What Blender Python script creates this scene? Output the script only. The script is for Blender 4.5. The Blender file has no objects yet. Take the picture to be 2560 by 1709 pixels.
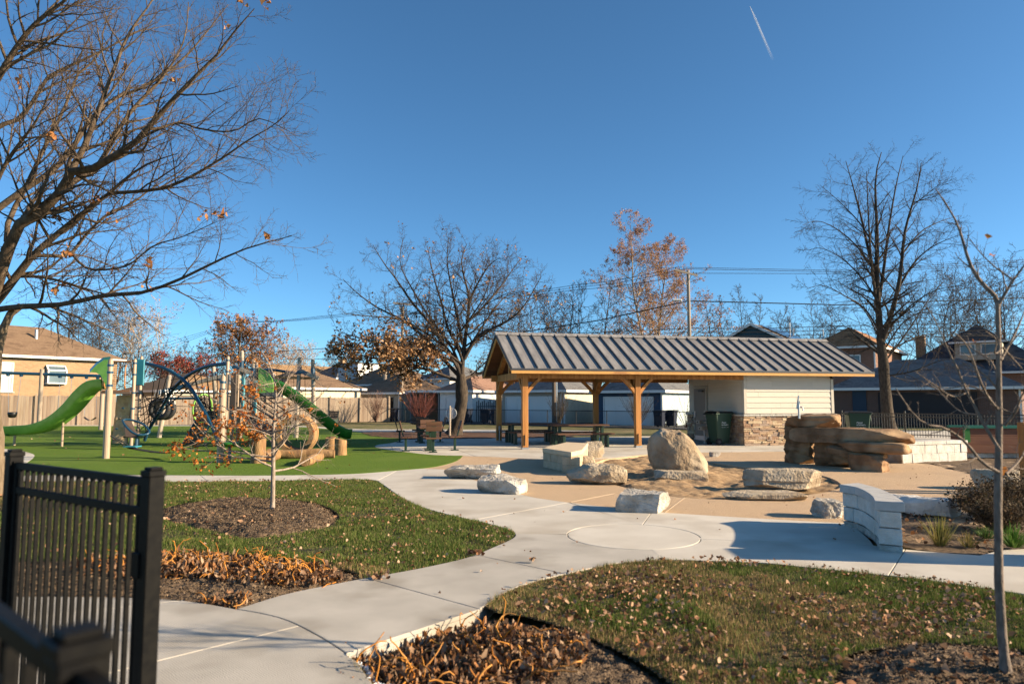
import bpy, bmesh, math, random
import numpy as np
from mathutils import Vector, Matrix, noise

# ------------------------------------------------------------------ camera, sky, sun, exposure
SC = bpy.context.scene
COL = SC.collection
FPX, CY, HCAM = 1742.0, 854.5, 1.6           # focal length in photo pixels, image centre row, eye height
PITCH = math.atan((1003 - CY) / FPX)
cam = bpy.data.cameras.new('camera')
cam.sensor_width = 36.0
cam.lens = 36.0 * FPX / 2560
cam.clip_end = 30000
cam.clip_start = 0.05
cam.dof.use_dof = True
cam.dof.focus_distance = 16.0
cam.dof.aperture_fstop = 2.0
cam_o = bpy.data.objects.new('camera', cam)
COL.objects.link(cam_o)
cam_o.location = (0, 0, HCAM)
cam_o.rotation_euler = (math.pi / 2 + PITCH, 0, 0)
SC.camera = cam_o

SUN_EL, SUN_AZ = math.radians(19), math.radians(8)      # azimuth: degrees towards the camera from +X
TO_SUN = Vector((math.cos(SUN_EL) * math.cos(SUN_AZ), -math.cos(SUN_EL) * math.sin(SUN_AZ), math.sin(SUN_EL)))
world = bpy.data.worlds.new('World')
SC.world = world
world.use_nodes = True
wn = world.node_tree.nodes
wl = world.node_tree.links
bg = wn['Background']
sky = wn.new('ShaderNodeTexSky')
sky.sky_type = 'NISHITA'
sky.sun_disc = False
sky.sun_elevation = SUN_EL
sky.sun_rotation = math.atan2(TO_SUN.x, TO_SUN.y)
sky.altitude = 200
sky.air_density = 0.65
sky.dust_density = 0.5
sky.ozone_density = 5.0
sky_hs = wn.new('ShaderNodeHueSaturation'); sky_hs.inputs['Saturation'].default_value = 1.02
sky_wb = wn.new('ShaderNodeMixRGB'); sky_wb.blend_type = 'MULTIPLY'; sky_wb.inputs[0].default_value = 1; sky_wb.inputs[2].default_value = (0.92, 1.12, 1.0, 1)
wl.new(sky.outputs[0], sky_hs.inputs['Color']); wl.new(sky_hs.outputs[0], sky_wb.inputs[1]); wl.new(sky_wb.outputs[0], bg.inputs['Color'])
bg.inputs['Strength'].default_value = 0.08
sun = bpy.data.lights.new('sun', 'SUN')
sun.energy = 5.0
sun.angle = math.radians(0.53)
sun.color = (1.0, 0.80, 0.55)
sun_o = bpy.data.objects.new('sun', sun)
COL.objects.link(sun_o)
sun_o.rotation_euler = TO_SUN.to_track_quat('Z', 'Y').to_euler()
SC.view_settings.view_transform = 'Standard'
SC.view_settings.look = 'None'
SC.view_settings.exposure = 1.36
SC.view_settings.gamma = 1.0
SC.view_settings.use_curve_mapping = False
SC.cycles.max_bounces = 6
SC.cycles.diffuse_bounces = 1
SC.cycles.transparent_max_bounces = 12
SC.cycles.use_denoising = True

# ------------------------------------------------------------------ pixel rays (a pixel gives a direction; depth comes from the ground or Y)
_c, _s = math.cos(PITCH), math.sin(PITCH)
def ray(px, py):
    x = (px - 1280) / FPX; u = -(py - CY) / FPX
    return Vector((x, _c - u * _s, _s + u * _c))
def G(px, py, z=0.0):
    r = ray(px, py); t = (z - HCAM) / r.z
    return Vector((r.x * t, r.y * t, z))
def V(px, py, Y):
    r = ray(px, py); t = Y / r.y
    return Vector((r.x * t, Y, HCAM + r.z * t))

# ------------------------------------------------------------------ object helpers
def tag(o, label=None, cat=None, group=None, kind=None):
    if label: o['label'] = label
    if cat: o['category'] = cat
    if group: o['group'] = group
    if kind: o['kind'] = kind
    return o
def thing(name, label, cat, loc=(0, 0, 0), rotz=0.0, group=None):
    o = bpy.data.objects.new(name, None)
    o.empty_display_size = 0.2
    COL.objects.link(o)
    o.location = loc; o.rotation_euler = (0, 0, rotz)
    return tag(o, label, cat, group)
def link(name, me, parent=None, world=True):
    o = bpy.data.objects.new(name, me)
    COL.objects.link(o)
    if parent is not None:
        o.parent = parent
        if world:                       # mesh made in world coordinates
            pm = world_matrix(parent)
            o.matrix_parent_inverse = pm.inverted()
    return o
def world_matrix(o):
    m = Matrix.LocRotScale(o.location, o.rotation_euler, o.scale)
    if o.parent is not None:
        m = world_matrix(o.parent) @ o.matrix_parent_inverse @ m
    return m
def copy_tree(o, parent=None):
    c = o.copy(); COL.objects.link(c)
    if parent is not None: c.parent = parent
    for ch in list(o.children): copy_tree(ch, c)
    return c
def np_mesh(name, verts, faces, m, smooth=False):
    """faces: list of int arrays (k, n) with n = 3 or 4"""
    me = bpy.data.meshes.new(name)
    verts = np.asarray(verts, dtype=np.float32).reshape(-1, 3)
    faces = [np.asarray(f, dtype=np.int32) for f in faces if len(f)]
    tot = np.concatenate([np.full(len(f), f.shape[1], dtype=np.int32) for f in faces])
    loops = np.concatenate([f.ravel() for f in faces])
    me.vertices.add(len(verts)); me.vertices.foreach_set('co', verts.ravel())
    me.loops.add(len(loops)); me.loops.foreach_set('vertex_index', loops)
    me.polygons.add(len(tot))
    starts = np.zeros(len(tot), dtype=np.int32); starts[1:] = np.cumsum(tot)[:-1]
    me.polygons.foreach_set('loop_start', starts)
    if smooth: me.polygons.foreach_set('use_smooth', np.ones(len(tot), dtype=bool))
    me.update(calc_edges=True)
    if m: me.materials.append(m)
    return me

class MB:
    """collects geometry for ONE mesh object"""
    def __init__(s): s.v = []; s.f = []
    def add(s, vs, fs):
        b = len(s.v); s.v.extend([tuple(p) for p in vs]); s.f.extend([tuple(b + i for i in f) for f in fs]); return s
    def hexa(s, p):      # 4 bottom ccw + 4 top ccw
        return s.add(p, [(3, 2, 1, 0), (4, 5, 6, 7), (0, 1, 5, 4), (1, 2, 6, 5), (2, 3, 7, 6), (3, 0, 4, 7)])
    def box(s, c, size, rotz=0.0, M=None):
        hx, hy, hz = size[0] / 2, size[1] / 2, size[2] / 2
        p = [Vector((x, y, z)) for z in (-hz, hz) for x, y in ((-hx, -hy), (hx, -hy), (hx, hy), (-hx, hy))]
        R = M if M is not None else Matrix.Rotation(rotz, 3, 'Z')
        c = Vector(c)
        return s.hexa([R @ q + c for q in p])
    def bar(s, a, b, w, h, up=Vector((0, 0, 1))):        # square bar from a to b
        a, b = Vector(a), Vector(b); d = (b - a).normalized()
        x = d.cross(up)
        if x.length < 1e-4: x = d.cross(Vector((1, 0, 0)))
        x.normalize(); y = x.cross(d).normalized()
        x *= w / 2; y *= h / 2
        return s.hexa([a - x - y, a + x - y, a + x + y, a - x + y, b - x - y, b + x - y, b + x + y, b - x + y])
    def tube(s, pts, r, n=8, cap=True):
        pts = [Vector(p) for p in pts]
        rs = r if isinstance(r, (list, tuple)) else [r] * len(pts)
        base = len(s.v); up = None
        for i, p in enumerate(pts):
            d = (pts[min(i + 1, len(pts) - 1)] - pts[max(i - 1, 0)]).normalized()
            if up is None:
                up = Vector((0, 0, 1)) if abs(d.z) < .9 else Vector((1, 0, 0))
            x = d.cross(up).normalized(); y = x.cross(d).normalized(); up = y
            for k in range(n):
                a = 2 * math.pi * k / n
                s.v.append(tuple(p + (x * math.cos(a) + y * math.sin(a)) * rs[i]))
        for i in range(len(pts) - 1):
            for k in range(n):
                a = base + i * n + k; b = base + i * n + (k + 1) % n
                s.f.append((a, b, b + n, a + n))
        if cap:
            s.f.append(tuple(base + k for k in range(n))[::-1])
            s.f.append(tuple(base + (len(pts) - 1) * n + k for k in range(n)))
        return s
    def prism(s, poly, z0, z1):       # poly: list of (x,y) ; vertical prism
        n = len(poly); b = len(s.v)
        area = sum(poly[i][0] * poly[(i + 1) % n][1] - poly[(i + 1) % n][0] * poly[i][1] for i in range(n))
        if area < 0: poly = list(poly)[::-1]
        s.v.extend([(p[0], p[1], z0) for p in poly]); s.v.extend([(p[0], p[1], z1) for p in poly])
        s.f.append(tuple(b + i for i in range(n))[::-1]); s.f.append(tuple(b + n + i for i in range(n)))
        for i in range(n):
            j = (i + 1) % n
            s.f.append((b + i, b + j, b + n + j, b + n + i))
        return s
    def lathe(s, c, prof, n=16):      # prof: (r, z)
        b = len(s.v); c = Vector(c)
        for r, z in prof:
            for k in range(n):
                a = 2 * math.pi * k / n
                s.v.append((c.x + r * math.cos(a), c.y + r * math.sin(a), c.z + z))
        for i in range(len(prof) - 1):
            for k in range(n):
                a = b + i * n + k; d = b + i * n + (k + 1) % n
                s.f.append((a, d, d + n, a + n))
        s.f.append(tuple(b + k for k in range(n))[::-1])
        s.f.append(tuple(b + (len(prof) - 1) * n + k for k in range(n)))
        return s
    def sheet(s, rows):               # rows of points -> quads
        b = len(s.v); n = len(rows[0])
        for r in rows: s.v.extend([tuple(p) for p in r])
        for i in range(len(rows) - 1):
            for k in range(n - 1):
                a = b + i * n + k
                s.f.append((a, a + 1, a + n + 1, a + n))
        return s
    def mesh(s, name, m, smooth=False, bevel=0.0):
        me = bpy.data.meshes.new(name)
        me.from_pydata(s.v, [], s.f)
        if bevel:
            bm = bmesh.new(); bm.from_mesh(me)
            bmesh.ops.bevel(bm, geom=list(bm.edges), offset=bevel, segments=1, affect='EDGES', profile=.5)
            bm.to_mesh(me); bm.free()
        if smooth: me.polygons.foreach_set('use_smooth', [True] * len(me.polygons))
        me.update()
        if m: me.materials.append(m)
        return me
    def build(s, name, m, parent=None, smooth=False, bevel=0.0, world=True):
        return link(name, s.mesh(name, m, smooth, bevel), parent, world)

def smooth_by_angle(o, deg=35):
    me = o.data
    bm = bmesh.new(); bm.from_mesh(me)
    for f in bm.faces: f.smooth = True
    for e in bm.edges:
        e.smooth = not (len(e.link_faces) == 2 and e.calc_face_angle(0) > math.radians(deg))
    bm.to_mesh(me); bm.free()

def catmull(pts, k=6, closed=False):
    pts = [Vector(p) for p in pts]; n = len(pts); out = []
    rng = range(n) if closed else range(n - 1)
    for i in rng:
        p0 = pts[(i - 1) % n] if closed or i > 0 else pts[0]
        p1 = pts[i]; p2 = pts[(i + 1) % n]
        p3 = pts[(i + 2) % n] if closed or i + 2 < n else pts[-1]
        for j in range(k):
            t = j / k
            out.append(.5 * ((2 * p1) + (p2 - p0) * t + (2 * p0 - 5 * p1 + 4 * p2 - p3) * t * t + (3 * p1 - p0 - 3 * p2 + p3) * t ** 3))
    if not closed: out.append(pts[-1])
    return out
def gpath(pxs, k=4):
    return catmull([G(*p) for p in pxs], k)

# ------------------------------------------------------------------ materials
MATS = {}
def mat(name, col, rough=.8, col2=None, scale=8.0, detail=4.0, bump=0.0, bscale=None, metal=0.0, spec=0.3, island=0.0, stretch=None, lo=.35, hi=.65, transl=0.0, coat=0.0, col3=None, scale3=1.0, objvar=0.0):
    if name in MATS: return MATS[name]
    m = bpy.data.materials.new(name); m.use_nodes = True
    nt = m.node_tree; N = nt.nodes; L = nt.links
    b = N['Principled BSDF']
    b.inputs['Roughness'].default_value = rough
    b.inputs['Metallic'].default_value = metal
    b.inputs['Specular IOR Level'].default_value = spec
    b.inputs['Coat Weight'].default_value = coat
    tc = N.new('ShaderNodeTexCoord')
    src = tc.outputs['Object']
    if stretch:
        mp = N.new('ShaderNodeMapping'); mp.inputs['Scale'].default_value = stretch
        L.new(src, mp.inputs[0]); src = mp.outputs[0]
    c4 = (*col, 1)
    out = None
    if col2 is not None:
        nz = N.new('ShaderNodeTexNoise'); nz.inputs['Scale'].default_value = scale; nz.inputs['Detail'].default_value = detail
        L.new(src, nz.inputs['Vector'])
        rp = N.new('ShaderNodeValToRGB')
        rp.color_ramp.elements[0].position = lo; rp.color_ramp.elements[0].color = c4
        rp.color_ramp.elements[1].position = hi; rp.color_ramp.elements[1].color = (*col2, 1)
        L.new(nz.outputs['Fac'], rp.inputs[0]); out = rp.outputs[0]
    if col3 is not None:
        nz3 = N.new('ShaderNodeTexNoise'); nz3.inputs['Scale'].default_value = scale3; nz3.inputs['Detail'].default_value = 3
        L.new(src, nz3.inputs['Vector'])
        r3 = N.new('ShaderNodeMapRange'); r3.inputs[1].default_value = .5; r3.inputs[2].default_value = .68
        L.new(nz3.outputs['Fac'], r3.inputs[0])
        mx = N.new('ShaderNodeMixRGB'); mx.inputs[2].default_value = (*col3, 1)
        L.new(r3.outputs[0], mx.inputs[0])
        if out: L.new(out, mx.inputs[1])
        else: mx.inputs[1].default_value = c4
        out = mx.outputs[0]
    if island:
        gm = N.new('ShaderNodeNewGeometry')
        hs = N.new('ShaderNodeHueSaturation')
        mr = N.new('ShaderNodeMapRange'); mr.inputs[3].default_value = 1 - island; mr.inputs[4].default_value = 1 + island
        L.new(gm.outputs['Random Per Island'], mr.inputs[0]); L.new(mr.outputs[0], hs.inputs['Value'])
        if out: L.new(out, hs.inputs['Color'])
        else: hs.inputs['Color'].default_value = c4
        out = hs.outputs[0]
    if objvar:
        oi = N.new('ShaderNodeObjectInfo'); h2 = N.new('ShaderNodeHueSaturation'); m2 = N.new('ShaderNodeMapRange'); m2.inputs[3].default_value = 1 - objvar; m2.inputs[4].default_value = 1 + objvar
        L.new(oi.outputs['Random'], m2.inputs[0]); L.new(m2.outputs[0], h2.inputs['Value'])
        if out: L.new(out, h2.inputs['Color'])
        else: h2.inputs['Color'].default_value = c4
        out = h2.outputs[0]
    if out: L.new(out, b.inputs['Base Color'])
    else: b.inputs['Base Color'].default_value = c4
    if bump:
        bz = N.new('ShaderNodeTexNoise'); bz.inputs['Scale'].default_value = bscale or scale * 4; bz.inputs['Detail'].default_value = 6
        L.new(src, bz.inputs['Vector'])
        bp = N.new('ShaderNodeBump'); bp.inputs['Strength'].default_value = min(1, bump); bp.inputs['Distance'].default_value = .02 if bump <= 1 else .02 * bump
        L.new(bz.outputs['Fac'], bp.inputs['Height']); L.new(bp.outputs[0], b.inputs['Normal'])
    if transl:
        b.inputs['Subsurface Weight'].default_value = 0
        tr = N.new('ShaderNodeBsdfTranslucent'); ms = N.new('ShaderNodeMixShader'); ms.inputs[0].default_value = transl
        if out: L.new(out, tr.inputs[0])
        else: tr.inputs[0].default_value = c4
        L.new(b.outputs[0], ms.inputs[1]); L.new(tr.outputs[0], ms.inputs[2]); L.new(ms.outputs[0], N['Material Output'].inputs[0])
    MATS[name] = m
    return m
def ramp_island(name, cols, rough=.75, transl=.25, spec=.15):
    """leaf / blade colours: each loose piece takes a random colour of the ramp"""
    if name in MATS: return MATS[name]
    m = bpy.data.materials.new(name); m.use_nodes = True
    N = m.node_tree.nodes; L = m.node_tree.links; b = N['Principled BSDF']
    gm = N.new('ShaderNodeNewGeometry'); rp = N.new('ShaderNodeValToRGB')
    cr = rp.color_ramp
    while len(cr.elements) < len(cols): cr.elements.new(.5)
    for i, (e, c) in enumerate(zip(cr.elements, cols)):
        e.position = i / max(1, len(cols) - 1); e.color = (*c, 1)
    L.new(gm.outputs['Random Per Island'], rp.inputs[0])
    L.new(rp.outputs[0], b.inputs['Base Color'])
    b.inputs['Roughness'].default_value = rough; b.inputs['Specular IOR Level'].default_value = spec
    if transl:
        tr = N.new('ShaderNodeBsdfTranslucent'); ms = N.new('ShaderNodeMixShader'); ms.inputs[0].default_value = transl
        L.new(rp.outputs[0], tr.inputs[0]); L.new(b.outputs[0], ms.inputs[1]); L.new(tr.outputs[0], ms.inputs[2])
        L.new(ms.outputs[0], N['Material Output'].inputs[0])
    MATS[name] = m
    return m
def brick_mat(name, c1, c2, mortar, scale=1.0, bw=.21, bh=.075):
    if name in MATS: return MATS[name]
    m = bpy.data.materials.new(name); m.use_nodes = True
    N = m.node_tree.nodes; L = m.node_tree.links; b = N['Principled BSDF']
    tc = N.new('ShaderNodeTexCoord'); sp = N.new('ShaderNodeSeparateXYZ'); cb = N.new('ShaderNodeCombineXYZ'); ad = N.new('ShaderNodeMath')
    ad.operation = 'ADD'
    L.new(tc.outputs['Object'], sp.inputs[0]); L.new(sp.outputs[0], ad.inputs[0]); L.new(sp.outputs[1], ad.inputs[1])
    L.new(ad.outputs[0], cb.inputs[0]); L.new(sp.outputs[2], cb.inputs[1])
    br = N.new('ShaderNodeTexBrick'); br.inputs['Color1'].default_value = (*c1, 1); br.inputs['Color2'].default_value = (*c2, 1); br.inputs['Mortar'].default_value = (*mortar, 1)
    br.inputs['Scale'].default_value = scale; br.inputs['Brick Width'].default_value = bw; br.inputs['Row Height'].default_value = bh; br.inputs['Mortar Size'].default_value = .012
    L.new(cb.outputs[0], br.inputs[0]); L.new(br.outputs[0], b.inputs['Base Color'])
    bp = N.new('ShaderNodeBump'); bp.invert = True; bp.inputs['Distance'].default_value = .01
    L.new(br.outputs['Fac'], bp.inputs['Height']); L.new(bp.outputs[0], b.inputs['Normal'])
    b.inputs['Roughness'].default_value = .9
    MATS[name] = m
    return m

RNG = np.random.default_rng(7)
random.seed(11)
def inside(poly, pts):
    """vectorised point-in-polygon; poly list of Vector/tuple, pts (n,2)"""
    x, y = pts[:, 0], pts[:, 1]; c = np.zeros(len(pts), bool); n = len(poly)
    for i in range(n):
        x1, y1 = poly[i][0], poly[i][1]; x2, y2 = poly[(i + 1) % n][0], poly[(i + 1) % n][1]
        if y1 == y2: continue
        t = ((y1 > y) != (y2 > y)) & (x < (x2 - x1) * (y - y1) / (y2 - y1) + x1)
        c ^= t
    return c
def vnoise(x, y, s, seed=0.0):
    return np.array([noise.noise((a * s + seed, b * s - seed, seed)) for a, b in zip(x, y)])
# ------------------------------------------------------------------ the ground
from mathutils.geometry import tessellate_polygon
def npn(x, y, s, seed=0):
    """smooth value noise, vectorised, about -1..1"""
    x = np.asarray(x) * s + seed * 17.3; y = np.asarray(y) * s - seed * 9.1
    xi = np.floor(x).astype(np.int64); yi = np.floor(y).astype(np.int64)
    fx = x - xi; fy = y - yi; fx = fx * fx * (3 - 2 * fx); fy = fy * fy * (3 - 2 * fy)
    def h(a, b):
        n = (a * 374761393 + b * 668265263 + seed * 974711) & 0x7fffffff
        n = ((n ^ (n >> 13)) * 1274126177) & 0x7fffffff
        return ((n ^ (n >> 16)) & 0xffff) / 32767.5 - 1
    return (h(xi, yi) * (1 - fx) + h(xi + 1, yi) * fx) * (1 - fy) + (h(xi, yi + 1) * (1 - fx) + h(xi + 1, yi + 1) * fx) * fy
def fbm(x, y, s, seed=0, o=4):
    t = 0; a = 1; n = 0
    for i in range(o):
        t = t + a * npn(x, y, s * 2 ** i, seed + i); n += a; a *= .5
    return t / n
def patch(name, m, poly, res, hfun, holes=(), parent=None, smooth=True):
    P = np.array([(p[0], p[1]) for p in poly]); lo = P.min(0) - res; hi = P.max(0) + res
    nx, ny = int((hi[0] - lo[0]) / res) + 2, int((hi[1] - lo[1]) / res) + 2
    gx, gy = np.meshgrid(lo[0] + np.arange(nx) * res, lo[1] + np.arange(ny) * res)
    x, y = gx.ravel(), gy.ravel()
    jx = x + res * .3 * npn(x, y, 1.7 / res, 3); jy = y + res * .3 * npn(x, y, 1.7 / res, 5)
    ins = inside(poly, np.stack([x, y], 1))
    for hpoly in holes: ins &= ~inside(hpoly, np.stack([x, y], 1))
    z = hfun(jx, jy)
    idx = np.arange(nx * ny).reshape(ny, nx)
    q = np.stack([idx[:-1, :-1], idx[:-1, 1:], idx[1:, 1:], idx[1:, :-1]], -1).reshape(-1, 4)
    q = q[ins[q].sum(1) >= 2]
    used = np.unique(q); remap = np.full(nx * ny, -1); remap[used] = np.arange(len(used))
    me = np_mesh(name, np.stack([jx, jy, z], 1)[used], [remap[q]], m, smooth)
    return link(name, me, parent)
def edge_dist(poly, x, y):
    d = np.full(len(x), 1e9); n = len(poly)
    for i in range(n):
        ax, ay = poly[i][0], poly[i][1]; bx, by = poly[(i + 1) % n][0], poly[(i + 1) % n][1]
        dx, dy = bx - ax, by - ay; L = dx * dx + dy * dy + 1e-12
        t = np.clip(((x - ax) * dx + (y - ay) * dy) / L, 0, 1)
        d = np.minimum(d, np.hypot(x - ax - t * dx, y - ay - t * dy))
    return d

CONC = mat('concrete_pale', (.50, .455, .385), .85, (.585, .54, .465), 1.3, 8, bump=.2, bscale=150, col3=(.43, .38, .31), scale3=.9, objvar=.05)
CONC2 = mat('concrete_grey', (.37, .34, .295), .88, (.46, .425, .37), 1.6, 9, bump=.22, bscale=150, col3=(.30, .27, .225), scale3=1.3, objvar=.06)
def broom(m, sc=60):
    """fine broomed relief on concrete"""
    N = m.node_tree.nodes; L = m.node_tree.links; b = N['Principled BSDF']
    w = N.new('ShaderNodeTexWave'); w.inputs['Scale'].default_value = sc; w.inputs['Distortion'].default_value = 2.5; w.inputs['Detail'].default_value = 2
    w.bands_direction = 'DIAGONAL'
    tc = N.new('ShaderNodeTexCoord'); L.new(tc.outputs['Object'], w.inputs['Vector'])
    bp = N.new('ShaderNodeBump'); bp.inputs['Strength'].default_value = .35; bp.inputs['Distance'].default_value = .002
    old = b.inputs['Normal'].links[0].from_socket if b.inputs['Normal'].links else None
    if old: L.new(old, bp.inputs['Normal'])
    L.new(w.outputs['Fac'], bp.inputs['Height']); L.new(bp.outputs[0], b.inputs['Normal'])
broom(CONC, 30); broom(CONC2, 28)
AGG = mat('exposed_aggregate', (.42, .29, .175), .9, (.60, .43, .275), 90, 3, bump=.7, bscale=240, col3=(.47, .335, .215), scale3=.8)
JOINT = mat('joint_filler', (.06, .055, .05), .95)
TURF = mat('artificial_turf', (.08, .135, .015), .85, (.13, .205, .03), 60, 4, bump=.8, bscale=130, col3=(.125, .185, .03), scale3=.5, spec=.1)
SOIL = mat('garden_soil', (.075, .05, .031), .95, (.19, .13, .08), 22, 6, bump=1.0, bscale=60)
SOIL2 = mat('soil_under_grass', (.035, .032, .015), .95, (.09, .07, .035), 9, 6, bump=1.0, bscale=50)
LAWNFAR = mat('distant_lawn', (.075, .085, .022), .95, (.20, .17, .065), 2.2, 8, bump=1.0, bscale=25, col3=(.20, .155, .08), scale3=.35)
MULCH = mat('bark_mulch', (.05, .026, .016), .95, (.16, .085, .05), 30, 5, bump=1.0, bscale=45)
SAND = mat('play_sand', (.27, .17, .088), .95, (.42, .285, .16), 14, 6, bump=.8, bscale=70)
ASPH = mat('asphalt', (.06, .06, .062), .9, (.08, .08, .08), 12, 5, bump=.4, bscale=90)

# base sheet to the horizon
b = MB(); S = 900
b.add([(-S, -60, -.12), (S, -60, -.12), (S, 1500, -.12), (-S, 1500, -.12)], [(0, 1, 2, 3)])
tag(b.build('ground', LAWNFAR), 'dull green brown open ground running to the houses', 'ground', kind='structure')

# outlines in photo pixels, dropped on the ground plane
lawnA_edge = [(-420, 1206), (-150, 1206), (0, 1203), (200, 1203), (400, 1203), (560, 1203), (700, 1200), (880, 1198), (935, 1199), (955, 1209), (1000, 1240), (1050, 1265), (1140, 1290), (1220, 1308), (1270, 1322), (1287, 1333), (1280, 1345), (1230, 1368), (1165, 1393), (1050, 1419), (900, 1446)]
path_left = [(900, 1446), (800, 1465), (700, 1487), (591, 1521)]
bedA_bottom = [(591, 1521), (500, 1505), (400, 1495), (200, 1490), (0, 1490), (-300, 1492)]
arc = [(591, 1521), (655, 1532), (720, 1550), (800, 1590), (866, 1632)]
lawnB_edge = [(1200, 1522), (1216, 1510), (1262, 1480), (1330, 1453), (1420, 1431), (1500, 1414), (1560, 1404), (1660, 1397), (1760, 1400), (1900, 1405), (2000, 1415), (2220, 1437), (2330, 1450), (2500, 1475), (2600, 1490), (2900, 1540)]
turf_front = [(-420, 1188), (-150, 1189), (60, 1188), (200, 1186), (400, 1187), (640, 1188), (800, 1186), (900, 1183), (1000, 1175), (1060, 1170)]
turf_tip = [(1060, 1170), (1095, 1165), (1130, 1156), (1148, 1148), (1157, 1139)]
turf_pad = [(1157, 1139), (1080, 1136.5), (1010, 1129), (960, 1122.5), (937, 1116.5), (945, 1111), (980, 1106), (1008, 1098)]
agg_conc = [(1060, 1171), (1123, 1174), (1150, 1184), (1200, 1204), (1312, 1237), (1370, 1248), (1422, 1255), (1526, 1267), (1662, 1280), (1750, 1286), (1900, 1295), (2060, 1304), (2120, 1306)]
agg_pad = [(1157, 1139), (1250, 1142), (1330, 1146), (1420, 1148), (1521, 1145), (1642, 1133), (1775, 1130), (1957, 1128), (2060, 1126), (2200, 1122), (2420, 1121)]
wall_base = [(2104, 1298), (2135, 1316), (2160, 1335), (2178, 1352), (2187, 1366)]

LA = gpath(lawnA_edge, 4)
lawnA_poly = LA + gpath(path_left, 3)[1:] + gpath(bedA_bottom, 3)[1:]
CC = Vector((1.45, 8.52)); CR = .785
def circ(a0, a1, n=24, r=CR):
    return [Vector((CC.x + r * math.cos(math.radians(a0 + (a1 - a0) * i / n)), CC.y + r * math.sin(math.radians(a0 + (a1 - a0) * i / n)), 0)) for i in range(n + 1)]
def ang(px, py):
    p = G(px, py); return math.degrees(math.atan2(p.y - CC.y, p.x - CC.x))
aL, aR, aB = 180 + (ang(1420, 1336) + 180 if ang(1420, 1336) < 0 else ang(1420, 1336) - 180), ang(1747, 1346), ang(1627, 1371)

def make_slabs(root, poly, cuts, m, gap=.006, top=0.0, thick=.14):
    bm = bmesh.new()
    pts = [Vector((p[0], p[1], 0)) for p in poly]
    clean = [pts[0]]
    for p in pts[1:]:
        if (p - clean[-1]).length > .012: clean.append(p)
    if (clean[0] - clean[-1]).length < .012: clean.pop()
    f = bm.faces.new([bm.verts.new(p) for p in clean]); f.normal_update()
    if f.normal.z < 0: f.normal_flip()
    for a, c, sel in cuts:
        a, c = G(*a), G(*c); d = (c - a); no = Vector((-d.y, d.x, 0)).normalized()
        fs = list(bm.faces)
        if sel:
            sp = G(*sel)
            fs = [q for q in fs if inside([v.co for v in q.verts], np.array([[sp.x, sp.y]]))[0]]
        geom = list({e for q in fs for e in list(q.edges) + list(q.verts)}) + fs
        bmesh.ops.bisect_plane(bm, geom=geom, plane_co=a, plane_no=no)
    orig = list(bm.faces)
    bmesh.ops.inset_individual(bm, faces=orig, thickness=gap)
    for q in orig:
        co = [(v.co.x, v.co.y) for v in q.verts]
        s = MB().prism(co, top - thick, top)
        o = s.build('slab', m, root)
        bm2 = bmesh.new(); bm2.from_mesh(o.data)
        es = [e for e in bm2.edges if all(v.co.z > top - .001 for v in e.verts)]
        bmesh.ops.bevel(bm2, geom=es, offset=.005, segments=2, affect='EDGES', profile=.5)
        bm2.to_mesh(o.data); bm2.free()
    bm.free()

# --- plaza and paths of poured slabs
P_ = lambda pts, k=4: gpath(pts, k)
regA = P_(arc) + [G(866, 1632), G(890, 1650), G(935, 1709), G(1010, 1820), G(600, 2300), G(-500, 2300), G(-900, 1492)] + P_(bedA_bottom)[::-1][1:]
regB = [G(591, 1521)] + P_(path_left)[::-1][1:] + LA[::-1][1:20] + [G(1287, 1333)] + [G(1420, 1334.5)] + circ(aL, aB + 360)[1:] + [G(1665, 1395.5)] + P_(lawnB_edge[:8])[::-1] + [G(1200, 1522), G(866, 1632)] + P_(arc)[::-1]
iTip = min(range(len(LA)), key=lambda i: (LA[i] - G(1287, 1333)).length)
regB = P_(path_left)[::-1] + LA[iTip:][::-1][1:] + [G(1420, 1334.5)] + circ(aL, aB + 360)[1:] + [G(1665, 1395.5)] + P_(lawnB_edge[:8])[::-1][1:] + [G(866, 1632)] + P_(arc)[::-1][1:-1]
regD = LA[:iTip + 1][::-1] + P_(turf_front) + P_(agg_conc)[1:] + P_(wall_base)[1:] + [G(2180, 1362), G(1747, 1346)] + circ(aR, aL)[1:]
regE = [G(1747, 1346), G(2180, 1362), G(2262, 1372), G(2350, 1380), G(2447, 1387), G(2500, 1374), G(2620, 1367), G(2900, 1360), Vector((16, 8.6, 0)), Vector((16, 6.2, 0))] + P_(lawnB_edge[7:])[::-1] + [G(1627, 1372)] + circ(aB, aR)[1:-1]
base_poly = [G(-900, 1188), *P_(turf_front), *P_(agg_conc), G(2100, 1320), G(2170, 1360), G(2447, 1384), G(2520, 1372), G(2900, 1362), Vector((15.9, 8.5, 0)), Vector((15.9, 6.3, 0)), *P_(lawnB_edge)[::-1], G(866, 1632), G(935, 1709), G(1010, 1820), G(600, 2200), G(-500, 2200), G(-900, 1494), *P_(bedA_bottom)[::-1], *P_(path_left)[::-1], *LA[::-1]]
pb = MB().add([(p.x, p.y, -.03) for p in base_poly], [tuple(range(len(base_poly)))])
plaza = tag(pb.build('concrete_path', JOINT), 'pale poured concrete path and plaza with cut joints', 'path', kind='structure')
make_slabs(plaza, regA, [((395, 1650), (740, 1565), None), ((380, 1508), (480, 1497), (200, 1500))], CONC2)
make_slabs(plaza, regB, [((1162, 1380), (1422, 1435), None), ((936, 1449), (1200, 1521), None)], CONC2)
make_slabs(plaza, circ(0, 360, 64)[:-1], [], CONC)
make_slabs(plaza, regD, [((1204, 1295), (1427, 1254), None), ((1608, 1309), (1627, 1283), (1800, 1310)), ((945, 1200), (1000, 1172), (1030, 1180)), ((520, 1203), (500, 1187), (300, 1195)), ((200, 1203), (190, 1187), (150, 1195))], CONC)
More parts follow.
